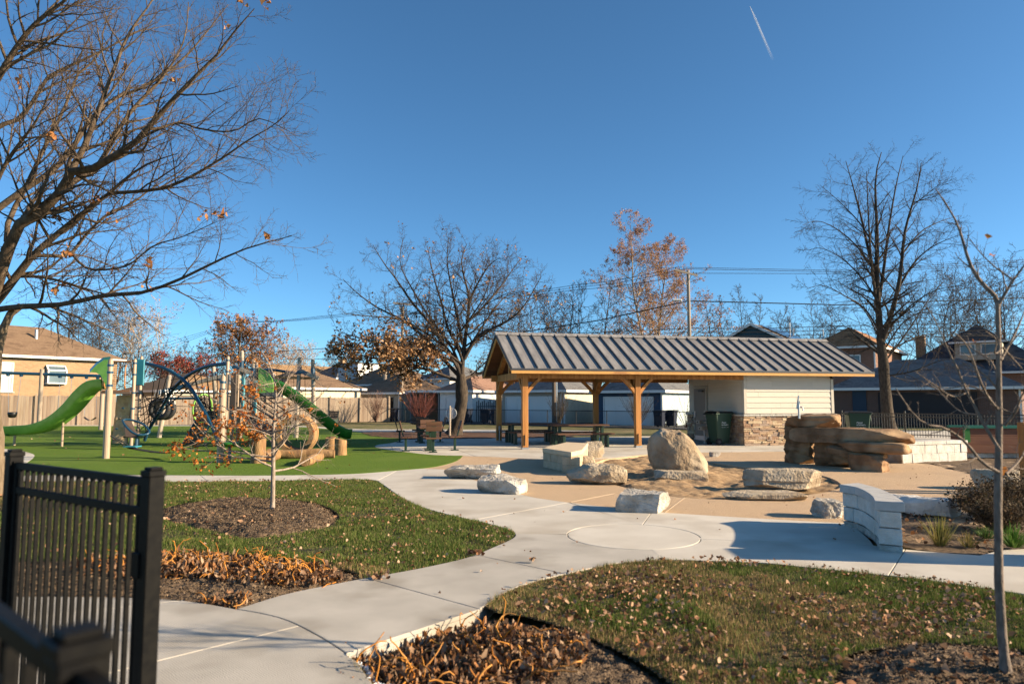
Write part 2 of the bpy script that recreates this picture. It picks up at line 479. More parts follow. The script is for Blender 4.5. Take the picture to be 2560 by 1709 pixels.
make_slabs(plaza, regE, [((2262, 1374), (2222, 1437), None)], CONC)

# --- pavilion pad and the far path
pad_poly = P_(turf_pad)[::-1] + P_(agg_pad)[1:] + [G(2420, 1075), G(1700, 1088), G(1420, 1093), G(1180, 1095)]
pad_root = MB().add([(p.x, p.y, -.03) for p in pad_poly], [tuple(range(len(pad_poly)))])
pad_root = tag(pad_root.build('pavilion_pavement', JOINT), 'pale concrete pad under the open shelter and game tables', 'pavement', kind='structure')
make_slabs(pad_root, pad_poly, [((974, 1108), (984, 1127), None), ((1140, 1123), (1180, 1137), None), ((1300, 1100), (1420, 1146), None), ((1600, 1095), (1740, 1132), None), ((1790, 1100), (1990, 1135), None)], CONC, gap=.01)
far = [(-420, 1062.2), (0, 1062.4), (300, 1062.4), (600, 1062.6), (760, 1064.5), (850, 1070), (930, 1072.5), (1100, 1073), (1300, 1074), (1500, 1077)]
far2 = [(1500, 1083), (1300, 1080), (1100, 1078.5), (930, 1078.5), (865, 1076), (800, 1070), (740, 1066.2), (600, 1064.6), (300, 1064.4), (0, 1064.4), (-420, 1064.2)]
fp = P_(far) + P_(far2)
tag(MB().prism([(p.x, p.y) for p in fp], -.11, .004).build('footpath', CONC), 'thin pale concrete walk curving behind the oak', 'path', kind='structure')

# --- artificial turf
turf = [G(-420, 1064.2)] + P_(far2)[::-1][1:25] + [G(865, 1076), G(916, 1083), G(1008, 1095)] + P_(turf_pad)[::-1] + P_(turf_tip)[::-1][1:] + P_(turf_front)[::-1][1:]
turf = [G(-420, 1064.2), G(0, 1064.4), G(300, 1064.4), G(600, 1064.6), G(740, 1066.2), G(800, 1070), G(865, 1076), G(916, 1083), G(1008, 1096)] + P_(turf_pad)[::-1][1:] + P_(turf_tip)[::-1][1:] + P_(turf_front)[::-1][1:]
tag(MB().prism([(p.x, p.y) for p in turf], -.11, .006).build('turf_ground', TURF), 'bright green artificial turf under the play equipment', 'turf', kind='structure')
# rounded concrete landing that bites into the turf
bl = P_([(-420, 1120), (-100, 1119), (0, 1122), (45, 1126), (76, 1133), (86, 1139), (78, 1149), (55, 1165), (35, 1190), (-100, 1191), (-420, 1190)], 5)
tag(MB().prism([(p.x, p.y) for p in bl], -.10, .012).build('landing_pavement', CONC), 'rounded concrete landing at the edge of the turf', 'pavement', kind='structure')

# --- exposed aggregate with the sand pit left open
sand_px = [(1500, 1152), (1521, 1146.5), (1642, 1134.5), (1700, 1143), (1777, 1155), (1873, 1169), (2033, 1184), (2095, 1203), (2092, 1222), (1990, 1240), (1850, 1248), (1711, 1243), (1630, 1232), (1560, 1217), (1490, 1197), (1450, 1176)]
sand_poly = catmull([G(*p) for p in sand_px], 4, True)
agg_poly = P_(turf_tip) + P_(agg_pad)[1:] + [G(2560, 1160), G(3000, 1180), G(3000, 1300), G(2400, 1310), G(2262, 1340), G(2200, 1330)] + [G(2120, 1306)] + P_(agg_conc)[::-1][1:-1]
loops = [[Vector((p.x, p.y, 0)) for p in agg_poly], [Vector((p.x, p.y, 0)) for p in sand_poly]]
tris = tessellate_polygon(loops); allp = loops[0] + loops[1]; nA = len(loops[0])
ag = MB(); vs = [(p.x, p.y, -.002) for p in allp] + [(p.x, p.y, -.14) for p in allp]; n_ = len(allp)
fs = []
for t in tris:
    a, b2, c = (allp[i] for i in t)
    fs.append(t if (b2 - a).cross(c - a).z > 0 else t[::-1])
for s0, ln in ((0, nA), (nA, len(loops[1]))):
    for i in range(ln):
        j = (i + 1) % ln
        fs.append((s0 + i, s0 + j, n_ + s0 + j, n_ + s0 + i))
ag.add(vs, fs)
aggo = tag(ag.build('aggregate_pavement', AGG), 'tan exposed aggregate paving around the sand pit', 'pavement', kind='structure')
SEAL = mat('joint_sealant', (.47, .37, .26), .8)
for a, c in (((1427, 1254), (1535, 1233)), ((1662, 1280), (1711, 1243)), ((2100, 1240), (2300, 1246))):
    MB().bar(G(*a, z=-.001), G(*c, z=-.001), .013, .006).build('joint', SEAL, aggo)
def hs(x, y):
    d = edge_dist(sand_poly, x, y); ins = inside(sand_poly, np.stack([x, y], 1))
    d = np.where(ins, d, 0)
    h = -.04 + .07 * fbm(x, y, 1.1, 2) + .06 * fbm(x, y, 3.3, 4) + .02 * fbm(x, y, 11, 6)
    bx, by = 3.75, 15.4
    h += .13 * np.exp(-((x - bx) ** 2 + (y - by) ** 2) / 1.1) + .07 * np.exp(-((x - 2.9) ** 2 + (y - 13.4) ** 2) / .8)
    return np.where(d < .12, np.minimum(h, -.02), h)
tag(patch('sand_ground', SAND, sand_poly, .045, hs), 'uneven tan play sand in the pit around the boulder', 'sand', kind='structure')
# sand trodden on to the paving
# --- planting beds and lawns
ringA = catmull([G(*p) for p in [(385, 1284), (440, 1262), (560, 1246), (680, 1246), (790, 1256), (846, 1284), (830, 1312), (740, 1332), (620, 1340), (500, 1322)]], 5, True)
bedA = P_([(-300, 1400), (0, 1400), (250, 1395), (400, 1388), (500, 1378), (640, 1388), (760, 1403), (880, 1425), (900, 1446)]) + P_(path_left)[1:] + P_(bedA_bottom)[1:]
bedB = [G(866, 1632), G(1200, 1522), G(1214, 1513), G(1250, 1528), G(1311, 1535), G(1428, 1566), G(1507, 1602), G(1585, 1641), G(1644, 1676), G(1690, 1709), G(1760, 1780), G(1700, 1900), G(1100, 1900), G(1010, 1820), G(935, 1709), G(890, 1650)]
ringB = catmull([G(*p) for p in [(2105, 1660), (2121, 1632), (2176, 1617), (2286, 1604), (2396, 1604), (2560, 1622), (2760, 1660), (2800, 1760), (2500, 1850), (2150, 1800), (2085, 1709)]], 4, True)
lawnB_poly = P_(lawnB_edge) + [Vector((16, 6.2, 0)), Vector((16, 2.0, 0)), Vector((2.0, 2.0, 0)), G(1010, 1900), G(866, 1632)]
def h_lawn(x, y): return -.012 + .016 * fbm(x, y, .9, 8) + .008 * fbm(x, y, 6, 9)
tag(patch('lawn', SOIL2, lawnA_poly, .04, lambda x, y: np.minimum(h_lawn(x, y), -.004), (ringA, bedA)), 'green lawn between the path and the playground', 'lawn', kind='structure')
tag(patch('lawn', SOIL2, lawnB_poly, .026, lambda x, y: np.where(edge_dist(lawnB_poly, x, y) < .08, -.012, h_lawn(x, y)), (bedB, ringB)), 'leaf strewn patchy lawn below the curved sidewalk', 'lawn', kind='structure')
def h_bed(poly, amp, trench, off=0.0):
    def f(x, y):
        d = edge_dist(poly, x, y); ins = inside(poly, np.stack([x, y], 1)); d = np.where(ins, d, 0)
        prof = np.clip(d / .35, 0, 1)
        return off * np.clip(1 - (x + .5) / 1.0, .2, 1) - trench * np.exp(-(d / .09) ** 2) - .015 + amp * prof + .022 * fbm(x, y, 4, 3) + .030 * np.maximum(fbm(x, y, 15, 5), -.2) + .012 * fbm(x, y, 40, 15)
    return f
tag(patch('mulch_ground', SOIL, ringA, .025, h_bed(ringA, .06, .03)), 'brown soil ring around the leafy sapling', 'soil', kind='structure')
tag(patch('planting_bed_ground', SOIL, bedA, .02, h_bed(bedA, .03, .02)), 'dark planting bed strewn with withered orange stems by the gate', 'soil', kind='structure')
tag(patch('planting_bed_ground', SOIL, bedB, .018, h_bed(bedB, .02, .02, -.075)), 'dark planting bed full of curled dead leaves beside the path edge', 'soil', kind='structure')
tag(patch('mulch_ground', SOIL, ringB, .02, h_bed(ringB, .04, .018)), 'dark mulch around the slender bare sapling', 'soil', kind='structure')
oak_bed = P_([(905, 1081), (1000, 1080), (1150, 1080.5), (1300, 1082), (1420, 1085)]) + [G(1430, 1093), G(1180, 1096), G(1008, 1098), G(930, 1090)]
tag(patch('mulch_ground', MULCH, oak_bed, .14, lambda x, y: .012 + .03 * fbm(x, y, 2, 5) + .02 * fbm(x, y, 8, 7)), 'red brown bark mulch under the spreading oak', 'mulch', kind='structure')
bed_r = [G(2180, 1163), G(2260, 1154), G(2330, 1160), G(2458, 1190), G(2580, 1215), G(3000, 1240), G(3000, 1130), G(2420, 1122), G(2200, 1130)]
tag(patch('mulch_ground', SOIL, bed_r, .07, lambda x, y: .012 + .02 * fbm(x, y, 2, 5) + .02 * fbm(x, y, 8, 7)), 'dirt and wood chip strip in front of the raised planter box', 'mulch', kind='structure')
bed_p = [G(2262, 1371), G(2350, 1379), G(2447, 1386), G(2500, 1373), G(2620, 1366), G(2900, 1359), G(2900, 1240), G(2500, 1228), G(2420, 1240), G(2380, 1262), G(2300, 1275), G(2240, 1290), G(2236, 1330)]
tag(patch('planting_bed_ground', SOIL, bed_p, .05, lambda x, y: .012 + .05 * fbm(x, y, 1.2, 5) + .02 * fbm(x, y, 9, 7)), 'dark shrub bed behind the curved seat wall', 'soil', kind='structure')

# alley behind the wire fence
AX, BX = Vector((.79, -.61, 0)).normalized(), Vector((.61, .79, 0)).normalized()
al0 = Vector((9.3, 43.3, 0))
al = [al0 - AX * 60, al0 + AX * 40, al0 + AX * 40 + BX * 6, al0 - AX * 60 + BX * 6]
tag(MB().prism([(p.x, p.y) for p in al], -.11, -.05).build('alley_road', ASPH), 'grey asphalt alley in front of the garages', 'road', kind='structure')

# ------------------------------------------------------------------ grass blades, leaves, stems
def scatter(poly, dens, holes=(), seed=1):
    r = np.random.default_rng(seed)
    P = np.array([(p[0], p[1]) for p in poly]); lo, hi = P.min(0), P.max(0)
    n = int(dens * (hi[0] - lo[0]) * (hi[1] - lo[1]))
    q = lo + r.random((n, 2)) * (hi - lo)
    k = inside(poly, q)
    for h in holes: k &= ~inside(h, q)
    # only what the frame could show, plus a margin
    k &= (np.abs(q[:, 0]) < (q[:, 1] * .92 + 1.2)) & (q[:, 1] > 3.3)
    return q[k]
def blades(name, m, q, zf, hmin, hmax, w, seed=1, lean=.5, parent=None):
    r = np.random.default_rng(seed); n = len(q)
    a = r.random(n) * 2 * np.pi; h = (hmin + (hmax - hmin) * r.random(n) ** 1.5) * np.clip(1 + 1.1 * fbm(q[:, 0], q[:, 1], 3.1, 12), .45, 1.9)
    z = zf(q[:, 0], q[:, 1]) - .004
    base = np.stack([q[:, 0], q[:, 1], z], 1)
    t = np.stack([np.cos(a), np.sin(a), np.zeros(n)], 1)
    la = r.random(n) * 2 * np.pi; lm = h * lean * r.random(n)
    tip = base + np.stack([np.cos(la) * lm, np.sin(la) * lm, h], 1)
    ww = w * (.6 + .8 * r.random(n))[:, None]
    v = np.stack([base - t * ww / 2, base + t * ww / 2, tip], 1).reshape(-1, 3)
    return np_mesh(name, v, [np.arange(3 * n).reshape(-1, 3)], m)
def leaf_mesh(name, pos, size, m, seed=1, tilt=.6, curl=.35, aspect=.62):
    r = np.random.default_rng(seed); n = len(pos)
    s = size[0] + (size[1] - size[0]) * r.random(n)
    loc = np.array([[-.5, 0, 0], [-.18, -.42, 0], [.2, -.34, 0], [.5, 0, 0], [.2, .34, 0], [-.18, .42, 0], [0, 0, 0]]); loc[:, 1] *= aspect * 1.35
    P = np.repeat(loc[None], n, 0); P[:, :6, :2] += r.normal(size=(n, 6, 2)) * .07
    cu = curl * (r.random(n) - .2) * 1.5; tw = curl * r.normal(size=n) * .5
    for k_, sg in ((1, 1), (2, 1), (4, -1), (5, -1)): P[:, k_, 2] += cu + sg * tw + curl * .35 * r.normal(size=n)
    P[:, 3, 2] += curl * (r.random(n) - .4); P[:, 0, 2] += curl * .5 * (r.random(n) - .4)
    P *= s[:, None, None]
    ax = r.normal(size=(n, 3)); ax[:, 2] *= .3; ax /= np.linalg.norm(ax, axis=1)[:, None]
    th = tilt * r.normal(size=n)
    K = np.zeros((n, 3, 3)); K[:, 0, 1] = -ax[:, 2]; K[:, 0, 2] = ax[:, 1]; K[:, 1, 0] = ax[:, 2]; K[:, 1, 2] = -ax[:, 0]; K[:, 2, 0] = -ax[:, 1]; K[:, 2, 1] = ax[:, 0]
    Rm = np.eye(3)[None] + np.sin(th)[:, None, None] * K + (1 - np.cos(th))[:, None, None] * (K @ K)
    az = r.random(n) * 2 * np.pi; Z = np.zeros((n, 3, 3)); Z[:, 0, 0] = np.cos(az); Z[:, 0, 1] = -np.sin(az); Z[:, 1, 0] = np.sin(az); Z[:, 1, 1] = np.cos(az); Z[:, 2, 2] = 1
    P = np.einsum('nij,nkj->nki', Rm @ Z, P) + np.asarray(pos)[:, None, :]
    f = np.array([[0, 1, 6], [1, 2, 6], [2, 3, 6], [3, 4, 6], [4, 5, 6], [5, 0, 6]])
    F = (np.arange(n)[:, None, None] * 7 + f[None]).reshape(-1, 3)
    return np_mesh(name, P.reshape(-1, 3), [F], m)
def tubes_np(P, R, sides):
    """P (B,n,3), R (B,n) -> verts, quads"""
    B, n, _ = P.shape
    T = np.empty_like(P); T[:, 1:-1] = P[:, 2:] - P[:, :-2]; T[:, 0] = P[:, 1] - P[:, 0]; T[:, -1] = P[:, -1] - P[:, -2]
    T /= np.linalg.norm(T, axis=2, keepdims=True) + 1e-9
    main = P[:, -1] - P[:, 0]; main /= np.linalg.norm(main, axis=1, keepdims=True) + 1e-9
    ref = np.where((np.abs(main[:, 2]) > .8)[:, None], np.array([1., .2, 0]), np.array([0., .1, 1.]))
    X = np.cross(T, ref[:, None, :]); X /= np.linalg.norm(X, axis=2, keepdims=True) + 1e-9
    Y = np.cross(T, X)
    a = np.arange(sides) * 2 * np.pi / sides
    v = P[:, :, None, :] + R[:, :, None, None] * (X[:, :, None, :] * np.cos(a)[None, None, :, None] + Y[:, :, None, :] * np.sin(a)[None, None, :, None])
    idx = np.arange(B * n * sides).reshape(B, n, sides)
    i0 = idx[:, :-1]; i1 = idx[:, 1:]
    q = np.stack([i0, np.roll(i0, -1, 2), np.roll(i1, -1, 2), i1], -1).reshape(-1, 4)
    return v.reshape(-1, 3), q
def wander(start, d0, L, n, wig, trop, rng):
    B = len(start); P = np.empty((B, n, 3)); P[:, 0] = start
    d = d0 / (np.linalg.norm(d0, axis=1, keepdims=True) + 1e-9)
    tr = np.asarray(trop, dtype=float)
    if tr.ndim == 0: tr = np.array([0, 0, float(tr)])
    for i in range(1, n):
        d = d + rng.normal(size=(B, 3)) * wig + tr
        d /= np.linalg.norm(d, axis=1, keepdims=True) + 1e-9
        P[:, i] = P[:, i - 1] + d * (L / (n - 1))[:, None]
    return P

GRASS = ramp_island('grass_blades', [(.035, .06, .012), (.055, .09, .016), (.085, .145, .026), (.12, .175, .036), (.18, .18, .055), (.30, .23, .11)], transl=.3)
STRAW = ramp_island('straw_blades', [(.22, .145, .065), (.34, .225, .115), (.46, .31, .17), (.24, .18, .07), (.11, .14, .03)], transl=.2)
LEAF = ramp_island('fallen_leaves', [(.08, .04, .02), (.17, .08, .04), (.28, .155, .085), (.40, .25, .155), (.26, .11, .045), (.50, .34, .23), (.14, .075, .04)], transl=.15)
LEAFO = ramp_island('withered_orange_leaves', [(.05, .026, .015), (.15, .07, .03), (.33, .15, .06), (.24, .14, .085), (.42, .29, .19), (.11, .055, .032), (.30, .19, .12)], transl=.15)
STEM = ramp_island('withered_stems', [(.46, .18, .03), (.58, .25, .05), (.36, .13, .025), (.62, .31, .09)], transl=.1)
def lawn_grass(nm, label, poly, holes, dens, w, hmin, hmax, seed, patchy):
    q = scatter(poly, dens, holes, seed)
    f = fbm(q[:, 0], q[:, 1], .75, 21)
    r = np.random.default_rng(seed + 50).random(len(q))
    straw = (f > patchy) & (r < .75)
    bald = (fbm(q[:, 0], q[:, 1], 1.6, 33) > .42) & (r < .6)
    for nm2, m, k, hh in (('grass', GRASS, ~straw & ~bald, 1.0), ('dry_grass', STRAW, straw & ~bald, .75)):
        me = blades(nm2, m, q[k], h_lawn, hmin * hh, hmax * hh, w, seed)
        o = link(nm2, me); tag(o, label + (' in green tufts' if nm2 == 'grass' else ' in dry straw patches'), 'grass', kind='stuff')
    return q
lawn_grass('a', 'short lawn grass between path and turf', lawnA_poly, (ringA, bedA), 7000, .0075, .02, .055, 3, .42)
lawn_grass('b', 'ragged lawn grass below the curved sidewalk', lawnB_poly, (bedB, ringB), 12000, .0055, .02, .06, 4, -.12)
def leaves_on(label, poly, holes, dens, size, zf, m, seed, up=.02, tilt=.5, clumpy=.35):
    q = scatter(poly, dens * (1 + clumpy), holes, seed)
    q = q[np.random.default_rng(seed + 9).random(len(q)) < np.clip(.5 + 1.6 * fbm(q[:, 0], q[:, 1], 1.9, seed) + (1 - clumpy) * .3, .05, 1)]
    z = zf(q[:, 0], q[:, 1]) + up * (.3 + np.random.default_rng(seed).random(len(q)))
    o = link('fallen_leaves', leaf_mesh('fallen_leaves', np.stack([q[:, 0], q[:, 1], z], 1), size, m, seed, tilt))
    tag(o, label, 'leaves', kind='stuff')
leaves_on('tan fallen leaves scattered over the lawn between path and turf', lawnA_poly, (ringA, bedA), 60, (.014, .045), h_lawn, LEAF, 5, .045, .8, .9)
leaves_on('tan fallen leaves scattered over the patchy lawn', lawnB_poly, (bedB, ringB), 300, (.010, .045), h_lawn, LEAF, 6, .045, .8, .9)
leaves_on('few leaves lying on the soil ring of the leafy sapling', ringA, (), 14, (.03, .06), h_bed(ringA, .06, .03), LEAF, 7, .02)
leaves_on('leaves lying on the mulch of the slender sapling', ringB, (), 60, (.03, .07), h_bed(ringB, .04, .018), LEAF, 8, .02)
# withered plant beds
def withered(label, spots, n_leaf, n_stem, zf, seed, hl=(.12, .34)):
    r = np.random.default_rng(seed)
    pos = []; st = []
    for (px, py, rx, ry, wgt) in spots:
        c = G(px, py); k = int(n_leaf * wgt)
        a = r.random(k) * 2 * np.pi; d = np.sqrt(r.random(k))
        pos.append(np.stack([c.x + rx * d * np.cos(a), c.y + ry * d * np.sin(a)], 1))
        k = int(n_stem * wgt); a = r.random(k) * 2 * np.pi; d = np.sqrt(r.random(k))
        st.append(np.stack([c.x + rx * .9 * d * np.cos(a), c.y + ry * .9 * d * np.sin(a)], 1))
    p = np.concatenate(pos); z = zf(p[:, 0], p[:, 1]) + .06 * r.random(len(p)) ** 1.8
    o = link('withered_leaves', leaf_mesh('withered_leaves', np.stack([p[:, 0], p[:, 1], z], 1), (.012, .042), LEAFO, seed, .55, .9))
    tag(o, 'curled brown leaves heaped ' + label, 'leaves', kind='stuff')
    s = np.concatenate(st); n = len(s); z = zf(s[:, 0], s[:, 1]) + .03 * r.random(n)
    d0 = r.normal(size=(n, 3)); d0[:, 2] = np.abs(d0[:, 2]) * .5 + .02
    P = wander(np.stack([s[:, 0], s[:, 1], z], 1), d0, hl[0] + (hl[1] - hl[0]) * r.random(n), 8, .45, -.16, r)
    P[:, :, 2] = np.maximum(P[:, :, 2], z[:, None] - .01)
    v, f = tubes_np(P, np.linspace(.0060, .0032, 8)[None] * (.7 + .6 * r.random(n))[:, None], 5)
    o = link('withered_stems', np_mesh('withered_stems', v, [f], STEM, True))
    tag(o, 'twisted orange dead stems ' + label, 'stems', kind='stuff')
withered('in the bed by the gate', [(430, 1420, .55, .55, .25), (560, 1425, .5, .4, .2), (680, 1440, .5, .4, .22), (760, 1450, .35, .25, .12), (560, 1500, .25, .1, .03), (330, 1415, .6, .5, .18)], 4200, 400, h_bed(bedA, .03, .02), 31)
withered('in the bed beside the path edge', [(1040, 1650, .5, .4, .22), (1170, 1590, .45, .4, .17), (1300, 1610, .5, .35, .15), (1130, 1690, .6, .3, .25), (1340, 1650, .3, .3, .06), (1000, 1700, .4, .25, .08)], 3600, 190, h_bed(bedB, .02, .02, -.075), 32, (.15, .36))
# wood chips and clods on the beds, stray leaves on paving and turf
CHIP = ramp_island('wood_chips', [(.05, .033, .02), (.10, .068, .042), (.16, .11, .07), (.24, .17, .11), (.07, .048, .03)], transl=0)
def chips(label, poly, dens, zf, size, seed):
    q = scatter(poly, dens, (), seed); z = zf(q[:, 0], q[:, 1]) + .008
    o = link('wood_chips', leaf_mesh('wood_chips', np.stack([q[:, 0], q[:, 1], z], 1), size, CHIP, seed, .7, .5, .35)); tag(o, label, 'wood chips', kind='stuff')
chips('loose wood chips and clods on the soil ring of the leafy sapling', ringA, 1500, h_bed(ringA, .06, .03), (.006, .024), 61)
chips('loose wood chips and clods in the bed by the gate', bedA, 1500, h_bed(bedA, .03, .02), (.006, .024), 62)
chips('loose wood chips and clods in the bed beside the path edge', bedB, 1600, h_bed(bedB, .02, .02, -.075), (.005, .02), 63)
chips('loose wood chips around the slender sapling', ringB, 2200, h_bed(ringB, .04, .018), (.005, .022), 64)
flat = lambda x, y: np.full(len(x), .004)
leaves_on('stray leaves blown on to the concrete path', regB, (), 2.2, (.015, .05), flat, LEAF, 65, .006, .25, .9)
leaves_on('stray leaves blown on to the plaza slabs', regD, (), .8, (.015, .05), flat, LEAF, 66, .006, .25, .9)
leaves_on('stray leaves blown on to the artificial turf', turf, (), .45, (.03, .08), flat, LEAF, 67, .01, .25, .9)
leaves_on('stray leaves and grit on the tan paving', agg_poly, (sand_poly,), 1.0, (.012, .04), flat, LEAF, 68, .006, .25, .9)
# small leaf clumps and a crust of snow on the slabs
def clump(px, py, label, n, rad, seed):
    c = G(px, py); r = np.random.default_rng(seed)
    p = np.stack([c.x + rad * r.normal(size=n) * .6, c.y + rad * r.normal(size=n) * .3, .012 + .035 * r.random(n)], 1)
    o = link('leaf_clump', leaf_mesh('leaf_clump', p, (.03, .06), LEAF if seed % 2 else LEAFO, seed, 1.0, .6)); tag(o, label, 'leaf clump', kind='stuff')
clump(1186, 1389, 'clump of curled dead leaves lying across the path joint', 16, .07, 41)
clump(1332, 1406, 'single curled leaf standing up on the grey path', 5, .025, 42)
clump(950, 1446, 'string of dead leaves at the lawn corner of the path', 16, .10, 43)
SNOW = mat('snow_crust', (.75, .78, .82), .7, (.6, .62, .66), 40, 4, bump=.8, bscale=90)
sp = catmull([G(*p) for p in [(868, 1634), (905, 1632), (920, 1655), (945, 1690), (990, 1700), (940, 1709), (900, 1668)]], 4, True)
tag(patch('snow', SNOW, sp, .012, lambda x, y: -.03 - .05 * (fbm(x, y, 14, 3) < -.02) + .008 * fbm(x, y, 30, 4)), 'thin white crust of snow at the corner of the bed', 'snow', kind='stuff')
# ------------------------------------------------------------------ the picnic shelter
WOOD = mat('stained_timber', (.32, .125, .03), .6, (.50, .225, .062), 5.0, 7, bump=.4, bscale=30, stretch=(2, 2, .12), objvar=.06)
WOODH = mat('stained_fascia', (.50, .25, .07), .6, (.60, .33, .10), 2.2, 5, bump=.2, bscale=24, stretch=(.25, 1, 1), col3=(.36, .17, .06), scale3=5)
WOODU = mat('roof_boards_shade', (.13, .055, .02), .7, (.18, .08, .03), 2.0, 4, bump=.2, bscale=24, stretch=(.2, 3, 3))  # stained timber darkened; the shade under the roof is put into this colour
ROOF = mat('grey_standing_seam', (.225, .212, .20), .48, (.315, .297, .28), 2.2, 5, metal=.15, spec=.4, stretch=(3, .6, .6), col3=(.19, .18, .175), scale3=2.6, objvar=.07)
SEAM = mat('grey_seam_rib', (.12, .12, .125), .45, metal=.4)
TRIM_D = mat('dark_metal_trim', (.06, .065, .075), .5, metal=.4)
SIDE = mat('cream_siding', (.60, .53, .44), .75, (.64, .57, .48), 3.0, 4, bump=.12, bscale=40, stretch=(.6, .6, 6), objvar=.035)
TRIM_C = mat('cream_trim', (.52, .47, .39), .7, (.56, .50, .42), 5)
LIME = mat('limestone', (.36, .285, .195), .92, (.50, .415, .305), 6, 8, bump=2.2, bscale=24, col3=(.27, .20, .13), scale3=2.6)
LIMEW = mat('white_limestone', (.52, .485, .43), .92, (.64, .61, .56), 8, 6, bump=1.0, bscale=30, col3=(.52, .48, .42), scale3=3)
LIMEG = mat('grey_limestone', (.32, .285, .24), .92, (.46, .425, .37), 7, 8, bump=2.2, bscale=28, col3=(.55, .52, .47), scale3=3.4)
STEEL = mat('galvanised_steel', (.45, .46, .47), .4, metal=.9)
BLACKM = mat('black_powder_coat', (.012, .012, .013), .45, spec=.5)
DARKG = mat('dark_green_powder_coat', (.008, .03, .016), .45, spec=.45)
BROWNP = mat('brown_recycled_plank', (.085, .04, .024), .65, (.13, .064, .036), 3, 4, stretch=(.3, 3, 3))

fl = G(1312, 1122); cn = G(1863, 1113.5)
PU = (cn - fl).normalized(); PV = Vector((-PU.y, PU.x, 0)); PROT = math.atan2(PU.y, PU.x)
def PL(s, d, z=0.0): return fl + PU * s + PV * d + Vector((0, 0, z))
pav = thing('picnic_shelter', 'open timber picnic shelter with grey standing seam roof and stone based room', 'shelter', fl, PROT)
def part(mb, name, m, parent=pav, **k): return mb.build(name, m, parent, world=False, **k)
D = 4.35
for s, d in ((0, 0), (4.08, 0), (0, D), (4.08, D)):
    p = part(MB().box((s, d, 1.29), (.20, .20, 2.46)), 'post', WOOD, bevel=.008)
    part(MB().box((s, d, .03), (.23, .23, .06)), 'post_base', STEEL, p)
    if d == 0: part(MB().box((s + .13, d - .05, 2.50), (.10, .10, .035)), 'light_fitting', WOODH, p)
    for sx in (-1, 1):
        if s == 0 and sx < 0: continue
        # curved knee brace along the front
        pts = [Vector((s + sx * (.08 + .52 * t - .02 * math.sin(math.pi * t)), d, 1.90 + .54 * t + .02 * math.sin(math.pi * t))) for t in np.linspace(0, 1, 6)]
        m_ = MB()
        for a, c in zip(pts[:-1], pts[1:]): m_.bar(a, c + (c - a) * .02, .10, .17, Vector((0, 1, 0)))
        part(m_, 'brace', WOOD)
    sy = 1 if d == 0 else -1
    pts = [Vector((s, d + sy * (.08 + .50 * t), 1.92 + .50 * t)) for t in np.linspace(0, 1, 4)]
    m_ = MB()
    for a, c in zip(pts[:-1], pts[1:]): m_.bar(a, c + (c - a) * .02, .17, .10)
    part(m_, 'brace', WOOD)
    part(MB().box((s - .03, d - .115, .3), (.02, .03, .35)), 'anchor_strap', BLACKM, p)
for d in (0, D):
    part(MB().box((3.95, d, 2.505), (8.5, .18, .24)), 'beam', WOOD)
for s in (0, 4.08):
    part(MB().box((s, D / 2, 2.50), (.17, D - .22, .25)), 'tie_beam', WOOD)
    part(MB().box((s, D / 2, 3.22), (.16, .16, 1.2)), 'king_post', WOOD)
    part(MB().bar((s, .05, 2.66), (s, D / 2 - .1, 3.78), .14, .18, Vector((1, 0, 0))), 'rafter', WOOD)
    part(MB().bar((s, D - .05, 2.66), (s, D / 2 + .1, 3.78), .14, .18, Vector((1, 0, 0))), 'rafter', WOOD)
S0, S1 = -.58, 13.38; EZ, RZ = 2.70, 4.10; OV = .52
LS = math.hypot(D / 2 + OV, RZ - EZ); SL = math.atan2(RZ - EZ, D / 2 + OV)
